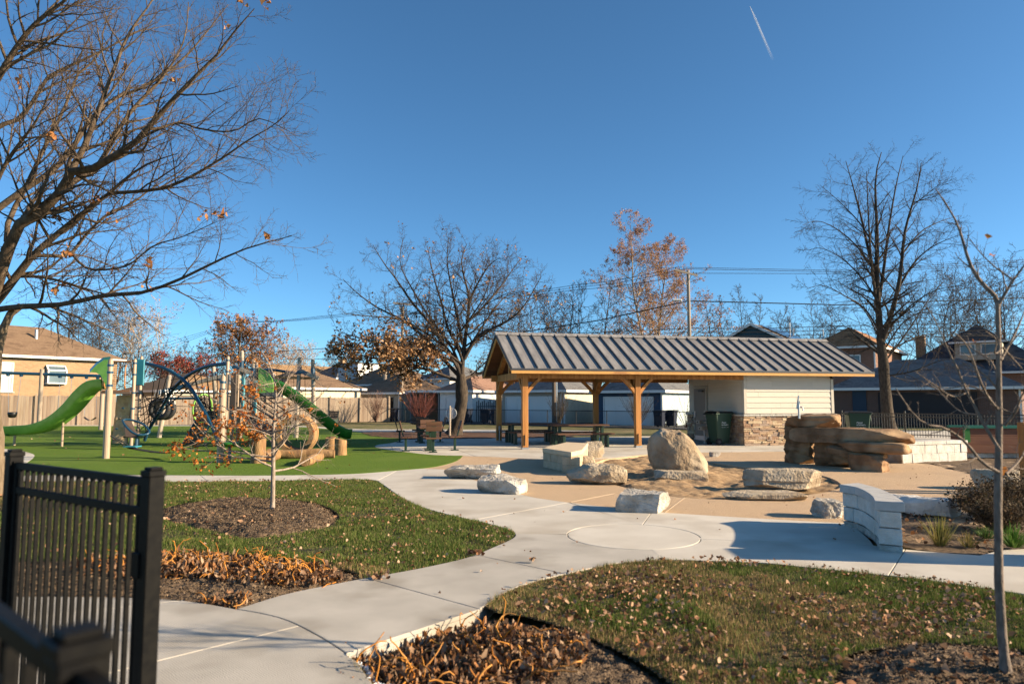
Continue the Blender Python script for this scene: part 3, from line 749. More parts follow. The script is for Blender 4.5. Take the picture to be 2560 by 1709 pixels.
for sd in (0, 1):
    y0 = -OV if sd == 0 else D + OV
    e = Vector((0, y0, EZ)); r_ = Vector((0, D / 2, RZ)); n = Vector((0, -math.sin(SL) if sd == 0 else math.sin(SL), math.cos(SL)))
    q = [e - n * .06, r_ - n * .06, r_ - n * .012, e - n * .012]
    dk = MB().hexa([Vector((S0 + .02, *p.yz)) for p in q] + [Vector((S1 - .02, *p.yz)) for p in q])
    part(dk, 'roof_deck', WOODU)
    # tongue and groove ceiling boards as shallow battens under the deck
    # metal pans and ribs
    npan = 31; wd = (S1 - S0) / npan
    me_p = MB(); me_r = MB()
    a, c = e + n * .0, r_ + n * .0
    me_p.add([Vector((.012, *a.yz)), Vector((wd - .012, *a.yz)), Vector((wd - .012, *c.yz)), Vector((.012, *c.yz)),
              Vector((.012, *(a - n * .01).yz)), Vector((wd - .012, *(a - n * .01).yz)), Vector((wd - .012, *(c - n * .01).yz)), Vector((.012, *(c - n * .01).yz))],
             [(0, 1, 2, 3), (0, 4, 5, 1), (1, 5, 6, 2), (2, 6, 7, 3), (3, 7, 4, 0), (7, 6, 5, 4)])
    pm = me_p.mesh('roof_panel', ROOF)
    rb = MB().hexa([Vector((x, *p.yz)) for x in (-.016, .016) for p in (a - n * .008, c - n * .008, c + n * .052, a + n * .052)])
    rm = rb.mesh('seam', SEAM)
    for i in range(npan):
        o = link('roof_panel', pm, pav, False); o.location = (S0 + i * wd, 0, 0)
        o.rotation_euler = (0, (.0022 * math.sin(i * 7.3)), 0)
        if i: o2 = link('seam', rm, pav, False); o2.location = (S0 + i * wd, 0, 0)
    # eave drip, fascia, rakes
    sg = -1 if sd == 0 else 1
    part(MB().box(((S0 + S1) / 2, y0 + sg * .012, EZ - .035), (S1 - S0 + .02, .03, .07)), 'eave_trim', TRIM_D)
    part(MB().box(((S0 + S1) / 2, y0 + sg * -.002, EZ - .12), (S1 - S0, .038, .10)), 'fascia', WOODH)
    for s in (S0, S1):
        k = -1 if s == S0 else 1
        part(MB().hexa([Vector((s + k * x, *p.yz)) for x in (-.025, .012) for p in (e - n * .075, r_ - n * .075, r_ + n * .028, e + n * .028)]), 'rake_trim', TRIM_D)
        part(MB().hexa([Vector((s - k * x, *p.yz)) for x in (.03, .07) for p in (e - n * .19, r_ - n * .19, r_ - n * .062, e - n * .062)]), 'rake_board', WOODH)
part(MB().hexa([Vector((x, *p)) for x in (S0 - .02, S1 + .02) for p in ((D / 2 - .17, RZ - .055), (D / 2 + .17, RZ - .055), (D / 2 + .02, RZ + .065), (D / 2 - .02, RZ + .065))]), 'ridge_cap', ROOF)
# the walled room
W0, W1 = 8.24, 11.97
core = part(MB().box(((W0 + W1) / 2, D / 2, 1.31), (W1 - W0 - .06, D - .06, 2.62)), 'wall', TRIM_C)
# gable infill above the room
for s, k in ((W0 + .02, 1), (W1 - .02, -1)):
    part(MB().add([Vector((s, .02, 2.6)), Vector((s, D - .02, 2.6)), Vector((s, D / 2, 3.85)), Vector((s + k * .04, .02, 2.6)), Vector((s + k * .04, D - .02, 2.6)), Vector((s + k * .04, D / 2, 3.85))],
                  [(0, 1, 2), (5, 4, 3), (0, 3, 4, 1), (1, 4, 5, 2), (2, 5, 3, 0)]), 'gable_wall', SIDE)
def board_row(axis, a0, a1, z, h, splits, face):
    ed = [a0] + splits + [a1]
    for x0, x1 in zip(ed[:-1], ed[1:]):
        g = .0025
        if axis == 's':   # on the front, faces -d
            p = [(x0 + g, face - .028, z), (x1 - g, face - .028, z), (x1 - g, face + .02, z), (x0 + g, face + .02, z),
                 (x0 + g, face - .008, z + h), (x1 - g, face - .008, z + h), (x1 - g, face + .02, z + h), (x0 + g, face + .02, z + h)]
        else:             # on the side, faces -s
            p = [(face - .028, x1 - g, z), (face - .028, x0 + g, z), (face + .02, x0 + g, z), (face + .02, x1 - g, z),
                 (face - .008, x1 - g, z + h), (face - .008, x0 + g, z + h), (face + .02, x0 + g, z + h), (face + .02, x1 - g, z + h)]
        part(MB().hexa([Vector(q) for q in p]), 'siding_board', SIDE, core)
rs = random.Random(3)
z = 1.16; i = 0
while z < 2.55:
    h = min(.198, 2.6 - z)
    sp_ = sorted(rs.uniform(W0 + .4, W1 - .4) for _ in range(1 + (i % 2)))
    board_row('s', W0 + .11, W1 - .11, z, h + .004, sp_, .0)
    board_row('d', 0.11, 2.62, z, h + .004, [], W0)
    board_row('d', 3.86, D - .11, z, h + .004, [], W0)
    z += .200; i += 1
board_row('d', 2.62, 3.86, 2.24, .36, [], W0)
for s in (W0 + .045, W1 - .045):
    part(MB().box((s, .0, 1.88), (.11, .07, 1.44)), 'corner_trim', TRIM_C, core)
part(MB().box((W0 - .002, .06, 1.88), (.05, .10, 1.44)), 'corner_trim', TRIM_C, core)
# stone veneer: separate stones on the front, a joined course on the shaded side
ST = [mat('ledge_stone_%d' % k, c, .9, c2, 9, 6, bump=.9, bscale=30, objvar=.15) for k, (c, c2) in enumerate([((.40, .27, .16), (.50, .35, .22)), ((.50, .37, .23), (.58, .45, .30)), ((.26, .16, .10), (.36, .23, .15)), ((.44, .31, .21), (.34, .22, .14)), ((.30, .22, .17), (.40, .30, .23))])]
def ashlar(L, Hh, seed):
    r = random.Random(seed); out = []; z = 0.0
    while z < Hh - .03:
        h = min(r.choice((.055, .075, .09, .11)), Hh - z); x = 0.0
        while x < L - .02:
            w = min(r.uniform(.10, .38), L - x)
            if L - x - w < .07: w = L - x
            if h > .085 and r.random() < .3:
                f = r.uniform(.4, .6)
                out.append((x, z, w, h * f)); out.append((x, z + h * f, w, h * (1 - f)))
            else: out.append((x, z, w, h))
            x += w
        z += h
    return out, r
BACKST = mat('stone_backing', (.10, .075, .055), .95)
part(MB().box(((W0 + W1) / 2, -.015, .53), (W1 - W0 + .10, .05, 1.06)), 'stone_backing', BACKST, core)
part(MB().box((W0 - .015, D / 2, .53), (.05, D + .02, 1.06)), 'stone_backing', BACKST, core)
st, r = ashlar(W1 - W0 + .16, 1.06, 5)
for (x, z, w, h) in st:
    pr = r.uniform(.03, .075); j = lambda: r.uniform(-.006, .006)
    x0, x1, z0, z1 = W0 - .08 + x + .004, W0 - .08 + x + w - .004, z + .004, z + h - .004
    p = [(x0, -.035 - pr + j(), z0 + j()), (x1, -.035 - pr + j(), z0 + j()), (x1, -.03, z0), (x0, -.03, z0), (x0 + j(), -.035 - pr + j(), z1 + j()), (x1 + j(), -.035 - pr + j(), z1 + j()), (x1, -.03, z1), (x0, -.03, z1)]
    part(MB().hexa([Vector(q) for q in p]), 'stone', r.choice(ST), core)
side = [MB() for _ in ST]
st, r = ashlar(D, 1.06, 6)
for (x, z, w, h) in st:
    if 2.70 < x + w / 2 < 3.78: continue
    pr = r.uniform(.03, .07)
    side[r.randrange(len(ST))].box((W0 - .035 - pr / 2, x + w / 2, z + h / 2), (pr, w - .008, h - .008))
for mb_, m_ in zip(side, ST):
    tag(part(mb_, 'side_stones', m_, core), kind='stuff')
CAPR = mat('rough_sill_stone', (.46, .43, .38), .95, (.58, .55, .49), 20, 5, bump=1.0, bscale=45)
for k in range(6):
    x0 = W0 - .1 + k * (W1 - W0 + .18) / 6; wl_ = (W1 - W0 + .18) / 6
    part(MB().box((x0 + wl_ / 2, -.035, 1.10), (wl_ - .006, .19, .075)), 'sill_stone', CAPR, core, bevel=.012)
for k in range(7):
    y0 = .06 + k * D / 7
    if 2.5 < y0 + .3 < 3.9: continue
    part(MB().box((W0 - .04, y0 + D / 14, 1.10), (.18, D / 7 - .006, .075)), 'sill_stone', CAPR, core, bevel=.012)
# door with closer and lever
DOORM = mat('tan_steel_door', (.20, .17, .14), .5)
dr = part(MB().box((W0 - .035, 3.24, 1.06), (.05, .96, 2.10)), 'door', DOORM)
part(MB().box((W0 - .028, 3.24, 2.17), (.07, 1.12, .08)).box((W0 - .028, 2.72, 1.08), (.07, .07, 2.14)).box((W0 - .028, 3.76, 1.08), (.07, .07, 2.14)), 'door_frame', TRIM_C, dr)
part(MB().box((W0 - .11, 3.02, 2.02), (.10, .30, .06)).bar((W0 - .14, 3.1, 2.03), (W0 - .07, 3.55, 2.05), .03, .02), 'door_closer', BLACKM, dr)
part(MB().box((W0 - .075, 3.62, 1.08), (.03, .06, .24)).tube([(W0 - .08, 3.62, 1.07), (W0 - .14, 3.62, 1.07), (W0 - .14, 3.50, 1.07)], .012, 6), 'door_handle', STEEL, dr)
part(MB().box((W0 - .065, 3.24, .12), (.01, .86, .18)), 'kick_plate', STEEL, dr)
part(MB().tube([(W1 - .12, -.10, 2.50), (W1 - .12, -.16, 2.46)], .045, 10).tube([(W1 - .12, -.03, 2.53), (W1 - .12, -.10, 2.50)], .025, 8), 'security_camera', BLACKM, core)
# electrical box and conduit on the back post
part(MB().box((.0, D - .13, .55), (.07, .06, .16)).tube([(0.0, D - .13, .0), (0.0, D - .13, .5)], .02, 6), 'socket_box', STEEL)

# ------------------------------------------------------------------ drinking fountain
FTN = mat('tan_fountain_coat', (.33, .28, .22), .45, spec=.5)
f0 = PL(W0 - .55, 1.55)
ft = thing('drinking_fountain', 'tan metal drinking fountain with three push button bowls by the stone wall', 'fountain', f0, PROT)
def fpart(mb, n, m=FTN): return mb.build(n, m, ft, world=False, bevel=.006)
fpart(MB().box((0, 0, .55), (.10, .12, 1.1)), 'pedestal')
hd = fpart(MB().box((-.04, -.02, 1.15), (.26, .30, .22)), 'bottle_filler')
MB().box((-.18, -.02, 1.16), (.02, .06, .06)).build('push_button', BLACKM, ft, world=False)
for dx, dy, zz in ((-.12, .42, .80), (-.32, -.12, .58)):
    bw = fpart(MB().box((dx, dy, zz), (.34, .30, .13)), 'bowl')
    fpart(MB().box((dx * .4, dy * .5, zz), (abs(dx) + .1, abs(dy) + .06, .07)), 'arm')
    MB().box((dx - .18, dy, zz), (.02, .05, .05)).build('push_button', BLACKM, ft, world=False)
fpart(MB().tube([(-.30, -.12, 0), (-.30, -.12, .53)], .022, 8), 'leg', STEEL)

# ------------------------------------------------------------------ wheeled carts
def cart(name, label, loc, rotz, body_c, lid_c, H=1.16, group=None, text=None):
    t = thing(name, label, 'bin', loc, rotz, group)
    bm_ = mat('cart_%s' % name, body_c, .5, spec=.4); lm = mat('cartlid_%s' % name, lid_c, .5, spec=.4)
    w0, d0, w1, d1 = .25, .26, .32, .38; zb, zt = .07, H - .10
    body = MB().hexa([Vector(p) for p in [(-w0, -d0, zb), (w0, -d0, zb), (w0, d0, zb), (-w0, d0, zb), (-w1, -d1, zt), (w1, -d1, zt), (w1, d1, zt), (-w1, d1, zt)]])
    bo = body.build('body', bm_, t, world=False, bevel=.03)
    MB().box((0, 0, zt - .015), (2 * w1 + .06, 2 * d1 + .06, .05)).build('rim', bm_, t, world=False, bevel=.012)
    lid = [(-w1 - .04, -d1 - .06), (w1 + .04, -d1 - .06), (w1 + .04, d1 + .02), (-w1 - .04, d1 + .02)]
    lp = [Vector((x, y, zt + .014)) for x, y in lid] + [Vector((x * .86, y * .86, zt + .075)) for x, y in lid]
    MB().hexa(lp).build('lid', lm, t, world=False, bevel=.015)
    hb = MB().tube([(-w1 + .03, d1, zt - .05), (-w1 + .05, d1 + .11, zt - .02), (w1 - .05, d1 + .11, zt - .02), (w1 - .03, d1, zt - .05)], .016, 8)
    hb.build('handle', lm, t, world=False)
    # ribbed lift pocket on the front
    rp = MB()
    for k in range(6): rp.box((-w1 + .10 + k * (2 * w1 - .20) / 5, -d1 - .012 + .02, zt - .17), (.045, .05, .20), M=Matrix.Rotation(-.15, 3, 'X'))
    rp.build('lift_ribs', bm_, t, world=False, bevel=.008)
    for sx in (-1, 1):
        wh = MB().tube([(sx * (w0 - .02), d0 - .03, .125), (sx * (w0 + .05), d0 - .03, .125)], .125, 16).build('wheel', mat('cart_tyre', (.015, .015, .016), .8), t, world=False)
        MB().tube([(sx * (w0 + .045), d0 - .03, .125), (sx * (w0 + .056), d0 - .03, .125)], .06, 10).build('hub', mat('cart_hub', (.05, .05, .052), .6), wh, world=False)
    if text:
        for side, (rot, px, py) in {'l': ((math.radians(84), 0, -math.pi / 2), -w1 + .020, .12), 'r': ((math.radians(84), 0, math.pi / 2), w1 - .020, -.14)}.items():
            for k, (ln, sz) in enumerate(text):
                cu = bpy.data.curves.new('lettering', 'FONT'); cu.body = ln; cu.size = sz; cu.extrude = .001; cu.shear = .2 if k == 0 else 0
                cu.materials.append(mat('white_print', (.75, .75, .73), .6))
                tmp = bpy.data.objects.new('tmp', cu); COL.objects.link(tmp)
                me_t = bpy.data.meshes.new_from_object(tmp.evaluated_get(bpy.context.evaluated_depsgraph_get())); bpy.data.objects.remove(tmp)
                o = link('lettering', me_t, t, False)
                zz = .80 - k * .075
                o.rotation_euler = rot; sx = px + (.016 * k if px < 0 else -.016 * k) * .55
                o.location = (sx - (.006 if px < 0 else -.006), py, zz)
    return t
GREENB = (.012, .04, .022)
TXT = [('Flood', .085), ('Brothers', .085), ('630 261 0400', .058)]
cart('refuse_cart', 'dark green wheeled refuse cart in shade at the stone corner', PL(7.58, .66), PROT + 1.75, GREENB, (.012, .014, .014), 1.26, 'green refuse carts', TXT)
cart('refuse_cart', 'dark green wheeled refuse cart in sun behind the sandstone water table', PL(12.55, -.55), PROT + 1.15, GREENB, (.012, .014, .014), 1.26, 'green refuse carts', TXT)

# ------------------------------------------------------------------ picnic and game tables
def picnic(label, s, d):
    t = thing('picnic_table', label, 'table', PL(s, d), PROT, 'green framed picnic tables')
    def q(mb, n, m, p=t): return mb.build(n, m, p, world=False, bevel=.006)
    for k in range(4): q(MB().box((0, -.285 + k * .19, .745), (2.1, .182, .05)), 'table_plank', BROWNP)
    for sy in (-1, 1):
        for k in range(2): q(MB().box((.0, sy * (.66 + k * .17), .455), (2.1, .162, .05)), 'seat_plank', BROWNP)
    for sx in (-1, 1):
        x = sx * .80
        q(MB().box((x, -.26, .37), (.10, .14, .70)).box((x, .26, .37), (.10, .14, .70)), 'leg', DARKG)
        q(MB().box((x, 0, .70), (.09, .74, .04)).box((x, 0, .405), (.09, 1.6, .05)), 'cross_bar', DARKG)
        for sy in (-1, 1): q(MB().box((x, sy * .74, .20), (.10, .24, .40)), 'leg', DARKG)
    return t
picnic('brown topped picnic table nearer the sunlit front of the shelter', 2.35, 1.35)
picnic('brown topped picnic table in deep shade at the back of the shelter', 1.05, 3.25)
def gametable(label, c, rotz):
    t = thing('game_table', label, 'table', c, rotz, 'four seat game tables on the pad')
    def q(mb, n, m, p=t): return mb.build(n, m, p, world=False, bevel=.005)
    for k in range(4): q(MB().box((0, -.30 + k * .20, .755), (.80, .192, .045)), 'table_plank', BROWNP)
    q(MB().box((0, 0, .36), (.10, .10, .72)), 'pedestal', DARKG)
    q(MB().box((0, 0, .015), (.36, .36, .03)).box((0, 0, .71), (.5, .5, .04)), 'base_plate', DARKG)
    for k in range(4):
        R = Matrix.Rotation(k * math.pi / 2, 4, 'Z')
        st_ = q(MB().box((0, -.80, .21), (.075, .075, .42)), 'seat_post', DARKG); st_.matrix_local = R
        o = q(MB().box((0, -.80, .012), (.24, .24, .024)), 'base_plate', DARKG); o.matrix_local = R
        for j in range(2):
            o = q(MB().box((0, -.69 - j * .17, .445), (.50, .16, .045)), 'seat_plank', BROWNP); o.matrix_local = R
        o = q(MB().bar((0, -.86, .40), (0, -1.02, .98), .16, .03, Vector((0, 1, 0))), 'back_bracket', DARKG); o.matrix_local = R
        for j in range(2):
            o = q(MB().box((0, -.955 - j * .042, .74 + j * .16), (.50, .035, .15), M=Matrix.Rotation(.26, 3, 'X')), 'back_plank', BROWNP); o.matrix_local = R
    return t
gametable('four seat game table with brown planks and green posts nearer the sunlit turf', G(1076, 1126), PROT)
gametable('four seat game table standing in shade towards the oak', G(1050, 1104.5), PROT)

# round clear disc on a pale post by the oak
c = G(1124.7, 1092)
t = thing('disc_post', 'pale post carrying a round clear disc beside the oak trunk', 'post', c)
MB().box((c.x, c.y, .70), (.07, .07, 1.40)).build('post', mat('pale_post', (.62, .50, .38), .7), t, bevel=.008)
DISC = bpy.data.materials.new('clear_disc'); DISC.use_nodes = True
n_ = DISC.node_tree.nodes; pb_ = n_['Principled BSDF']; pb_.inputs['Base Color'].default_value = (.55, .60, .66, 1); pb_.inputs['Roughness'].default_value = .2; pb_.inputs['Alpha'].default_value = .35
MB().tube([(c.x + .04, c.y + .06, 1.06), (c.x + .045, c.y + .075, 1.06)], .25, 32).build('disc', DISC, t)
ring = [Vector((c.x + .04 + .25 * math.cos(a), c.y + .07, 1.06 + .25 * math.sin(a))) for a in np.linspace(0, 2 * math.pi, 33)]
MB().tube(ring, .012, 6).build('disc_rim', STEEL, t)

# park bench by the board fence
c = G(825, 1062); c.y = 46.5; c.x = (826 - 1280) / FPX * c.y
t = thing('park_bench', 'dark slatted park bench facing the playground by the board fence', 'bench', (c.x, c.y, 0), math.radians(-52))
for k in range(4): MB().box((0, .28 + k * .02, .55 + k * .12), (1.5, .03, .10)).build('back_slat', mat('dark_slat', (.03, .018, .014), .6), t, world=False)
for k in range(4): MB().box((0, -.2 + k * .12, .45), (1.5, .10, .03)).build('seat_slat', mat('dark_slat', (.03, .018, .014), .6), t, world=False)
for sx in (-1, 1):
    MB().box((sx * .72, 0, .22), (.06, .5, .44)).bar((sx * .72, .25, .40), (sx * .72, .36, .98), .05, .05).build('leg', DARKG, t, world=False)

# ------------------------------------------------------------------ stones
def rock_mesh(size, seed, m, k=5.0, cuts=14, planes=10, amp=.10, flat_bottom=True, freq=1.6, strata=0.0, pl=(.72, .95)):
    bm = bmesh.new(); bmesh.ops.create_cube(bm, size=2)
    bmesh.ops.subdivide_edges(bm, edges=list(bm.edges), cuts=cuts, use_grid_fill=True)
    r = random.Random(seed)
    pls = []
    for _ in range(planes):
        n = Vector((r.gauss(0, 1), r.gauss(0, 1), r.gauss(0, .55))).normalized(); pls.append((n, r.uniform(*pl)))
    off = Vector((seed * 3.7, seed * 1.3, seed * 2.1))
    sx, sy, sz = (q / 2 for q in size)
    for v in bm.verts:
        p = v.co.copy()
        L = (abs(p.x) ** k + abs(p.y) ** k + abs(p.z) ** k) ** (1 / k); p = p / L
        for n, d in pls:
            e = p.dot(n) - d * (abs(n.x) + abs(n.y) + abs(n.z)) * .72
            if e > 0: p -= n * e
        w = Vector((p.x * sx, p.y * sy, p.z * sz))
        q = w * freq
        d = noise.fractal(q * 1.2 + off, .9, 2.1, 5) * amp + abs(noise.noise(q * 4 + off)) * amp * .3 + noise.noise(q * 9 + off) * amp * .28 + noise.noise(q * 21 + off) * amp * .12
        nn = Vector((p.x / max(sx, .01), p.y / max(sy, .01), p.z / max(sz, .01))).normalized()
        mn = min(size)
        w += nn * d * mn
        if strata:
            s = noise.noise(Vector((0, 0, w.z * strata)) + off) * .5 + noise.noise(Vector((w.x * .8, w.y * .8, w.z * strata * 2.3)) + off) * .5
            w.x += nn.x * s * .10 * mn; w.y += nn.y * s * .10 * mn
        v.co = w
    zmin = min(v.co.z for v in bm.verts)
    for v in bm.verts: v.co.z -= zmin + .04
    me = bpy.data.meshes.new('stone'); bm.to_mesh(me); bm.free()
    me.materials.append(m)
    return me
def rock(name, label, px, py, size, rotz, seed, m, cat='rock', group=None, z=0.0, ang=20, **k):
    k.setdefault('k', 9); k.setdefault('cuts', 26); k.setdefault('planes', 12)
    c = G(px, py)
    o = link(name, rock_mesh(size, seed, m, **k))
    o.location = (c.x, c.y, z); o.rotation_euler = (0, 0, rotz)
    smooth_by_angle(o, ang)
    return tag(o, label, cat, group)
LG = 'limestone blocks around the sand pit'
rock('limestone_block', 'two humped limestone block where turf, path and tan paving meet', 1181, 1194, (1.12, .62, .30), -.12, 21, LIMEG, group=LG, strata=9, planes=14, amp=.16)
rock('limestone_block', 'square grey limestone block casting its shadow on the pale concrete', 1257, 1229, (.80, .56, .31), -.35, 22, LIMEG, group=LG, planes=8, amp=.10, k=9, pl=(.82, 1.0))
rock('limestone_block', 'broken cream limestone block at the tip of the sand', 1490, 1208, (1.15, .62, .36), -.22, 25, LIME, group=LG, planes=16, amp=.13)
rock('limestone_block', 'pitted limestone block on the joint between concrete and tan paving', 1604, 1275, (.92, .56, .29), -.42, 77, LIMEG, group=LG, planes=10, k=9, amp=.10, pl=(.85, 1.0))
rock('limestone_slab', 'thin flat limestone slab lying in sand against the boulder', 1702, 1198, (1.05, .55, .20), -.12, 29, LIME, group=LG, planes=8, k=14, amp=.07, pl=(.8, 1.0))
rock('limestone_slab', 'large layered limestone slab in the sand with a ledge below', 1961, 1221, (1.42, .86, .36), -.10, 33, LIME, group=LG, planes=8, k=7, strata=14, amp=.07, z=.04)
rock('limestone_slab', 'low broken limestone ledge at the edge of the sand pit', 1905, 1244, (1.30, .7, .13), -.1, 34, LIME, group=LG, planes=10, k=14, amp=.10, pl=(.75, 1.0))
rock('limestone_block', 'small dark stone block beside the round boulder', 1786, 1141, (.30, .25, .15), .1, 35, LIMEG, group=LG, planes=5, cuts=6)
rock('limestone_block', 'jagged grey rock leaning at the end of the curved seat wall', 2066, 1290, (.42, .45, .26), .3, 36, LIMEG, group=LG, planes=9, amp=.16)
rock('limestone_block', 'long pale rock half buried behind the curved seat wall', 2318, 1286, (1.0, .55, .26), -.35, 37, LIMEW, group=LG, planes=6, amp=.12)
rock('limestone_block', 'rough tan rock beside the upright timber post', 2512, 1222, (.95, .6, .36), .05, 38, LIME, group=LG, planes=7)
BOULD = mat('boulder_stone', (.25, .18, .115), .95, (.34, .26, .175), 5, 9, bump=1.6, bscale=18, col3=(.40, .335, .25), scale3=1.6)
bo = link('boulder', rock_mesh((1.36, 1.05, 1.02), 47, BOULD, k=2.8, cuts=22, planes=7, amp=.07, freq=1.2, pl=(.80, .98)))
bm = bmesh.new(); bm.from_mesh(bo.data)
for v in bm.verts:      # peak leaning to the back corner, sloping down to the sun
    t_ = max(0, v.co.z) / 1.0
    v.co.x -= .10 * t_ * (1 + t_); v.co.z -= max(0, v.co.x + .05) * .55 * t_; s_ = 1 - .22 * t_; v.co.x *= s_; v.co.y *= s_
bm.to_mesh(bo.data); bm.free(); smooth_by_angle(bo, 60)
c = G(1704, 1188); bo.location = (c.x, c.y + .1, -.03); bo.rotation_euler = (0, 0, .15)
tag(bo, 'big rounded tan boulder with a sloping shoulder standing in the sand', 'boulder')

# wedge shaped bench of sawn blocks
t = thing('stone_bench', 'sawn tan limestone wedge bench with a smooth cap beside the sand', 'bench', G(1410, 1160))
CAPL = mat('sawn_cap_stone', (.55, .43, .28), .8, (.60, .48, .33), 5, 4, bump=.3, bscale=60)
cap = [G(px, py, .47) for px, py in ((1356, 1119), (1428, 1130), (1456, 1124), (1470, 1107), (1416, 1104.5))]
cap_c = sum(cap, Vector()) / len(cap)
MB().prism([(p.x, p.y) for p in cap], .36, .47).build('cap', CAPL, t, bevel=.012)
def block_wall(root, pts, z0, z1, rows, blen, thick, m, seed, inner=None, amp=.012):
    """rock faced blocks along a polyline (front face = right hand side when walking a->b)"""
    r = random.Random(seed); h = (z1 - z0) / rows
    seg = [(a, b_, (b_ - a).length) for a, b_ in zip(pts[:-1], pts[1:])]
    for k in range(rows):
        for a, b_, L in seg:
            n = max(1, round(L / blen)); d = (b_ - a) / L; nr = Vector((d.y, -d.x, 0))
            ed = [0] + [(i + (r.uniform(-.2, .2)) + (.5 if k % 2 else 0) * (n > 2)) * L / n for i in range(1, n)] + [L]
            for x0, x1 in zip(ed[:-1], ed[1:]):
                if x1 - x0 < .02: continue
                f = r.uniform(0, amp)
                q = [a + d * (x0 + .0012) + nr * f, a + d * (x1 - .0012) + nr * f, a + d * (x1 - .0012) - nr * thick, a + d * (x0 + .0012) - nr * thick]
                zz0, zz1 = z0 + k * h + .0012, z0 + (k + 1) * h - .0012
                MB().hexa([Vector((p.x, p.y, zz0)) for p in q] + [Vector((p.x, p.y, zz1)) for p in q]).build('block', m, root, bevel=.005)
def inset_pts(ps, c, k): return [c + (p - c) * k for p in ps]
bp_ = [Vector((p.x, p.y, 0)) for p in inset_pts(cap, cap_c, .97)]
block_wall(t, bp_[:3], 0.0, .36, 2, .30, .22, mat('sawn_block', (.42, .33, .22), .92, (.52, .42, .29), 7, 6, bump=1.0, bscale=30), 4)
block_wall(t, bp_[2:] + [bp_[0]], 0.0, .36, 2, .40, .16, MATS['sawn_block'], 5)
rock('limestone_block', 'tall squared limestone block at the end of the wedge bench', 1487, 1143, (.62, .5, .48), .2, 51, LIME, group=LG, planes=5, k=9, amp=.04)
rock('limestone_block', 'rough limestone step stone in front of the wedge bench', 1458, 1171, (.80, .5, .32), -.1, 52, LIME, group=LG, planes=8, k=6)

# curved seat wall
inn = catmull([G(px, py, .53) for px, py in ((2098, 1210), (2136, 1216), (2162, 1226), (2180, 1239), (2186, 1251))], 3)
out = catmull([G(px, py, .53) for px, py in ((2146, 1206), (2195, 1219), (2232, 1235), (2254, 1249), (2261, 1256))], 3)
t = thing('seat_wall', 'curved white limestone seat wall with a grey cap beside the sidewalk', 'wall', (inn[6].x, inn[6].y, 0))
CAPG = mat('grey_cap_stone', (.40, .39, .37), .85, (.46, .45, .43), 6, 5, bump=.35, bscale=70)
nC = 4; ncap = len(inn) - 1
for k in range(nC):
    i0, i1 = k * ncap // nC, (k + 1) * ncap // nC
    pg = inn[i0:i1 + 1] + out[i0:i1 + 1][::-1]
    cc = sum(pg, Vector()) / len(pg)
    MB().prism([(cc.x + (p.x - cc.x) * .998, cc.y + (p.y - cc.y) * .998) for p in pg], .43, .53).build('cap', CAPG, t, bevel=.006)
i2 = [p + (q - p) * .10 for p, q in zip(inn, out)]; o2 = [q + (p - q) * .10 for p, q in zip(inn, out)]
r = random.Random(8)
for k, (z0, z1) in enumerate(((-.03, .07), (.07, .25), (.25, .43))):
    ed = list(range(0, ncap + 1, 3)) if k % 2 == 0 else [0, 2, 5, 8, 11, ncap]
    ed = sorted(set(min(e, ncap) for e in ed) | {ncap})
    for a, b_ in zip(ed[:-1], ed[1:]):
        f = r.uniform(-.01, .015)
        pg = [p + (p - q).normalized() * f for p, q in zip(i2[a:b_ + 1], o2[a:b_ + 1])] + o2[a:b_ + 1][::-1]
        cc = sum(pg, Vector()) / len(pg)
        MB().prism([(cc.x + (p.x - cc.x) * .955, cc.y + (p.y - cc.y) * .955) for p in pg], z0 + .005, z1 - .005).build('block', LIMEW if k else LIMEG, t, bevel=.008)
# straight seat wall far side
a, b_, e_ = G(2257, 1158), G(2418, 1151), G(2203, 1152)
t = thing('seat_wall', 'straight white limestone seat wall in front of the iron fence', 'wall', a)
block_wall(t, [Vector((a.x, a.y, 0)), Vector((b_.x, b_.y, 0))], 0, .46, 2, .36, .40, LIMEW, 12, amp=.02)
dv = (b_ - a).normalized(); nv = Vector((-dv.y, dv.x, 0))
block_wall(t, [a + nv * .62 - dv * .02, a - dv * .02], 0, .46, 1, 1.0, .10, LIME, 13)
for k in range(3):
    x0 = a + dv * ((b_ - a).length + .06) * (k / 3) - dv * .03; x1 = a + dv * ((b_ - a).length + .06) * ((k + 1) / 3) - dv * .034
    pg = [x0 - nv * .03, x1 - nv * .03, x1 + nv * .5, x0 + nv * .5]
    MB().hexa([Vector((p.x, p.y, .46)) for p in pg] + [Vector((p.x, p.y, .55)) for p in pg]).build('cap', LIMEW, t, bevel=.008)
# guessed pier, added out of sight to cast the shadow across the slabs
c = Vector((6.25, 7.0, 0))
t = thing('shadow_pier', 'unseen square limestone pier with a flat cap added to shade the sidewalk', 'pier', c)
for k in range(5): MB().box((c.x, c.y + .05, .11 + k * .22), (.9, .46, .212)).build('block', LIMEW, t, bevel=.01)
MB().box((c.x, c.y + .05, 1.15), (.98, .52, .10)).build('cap', CAPG, t, bevel=.01)

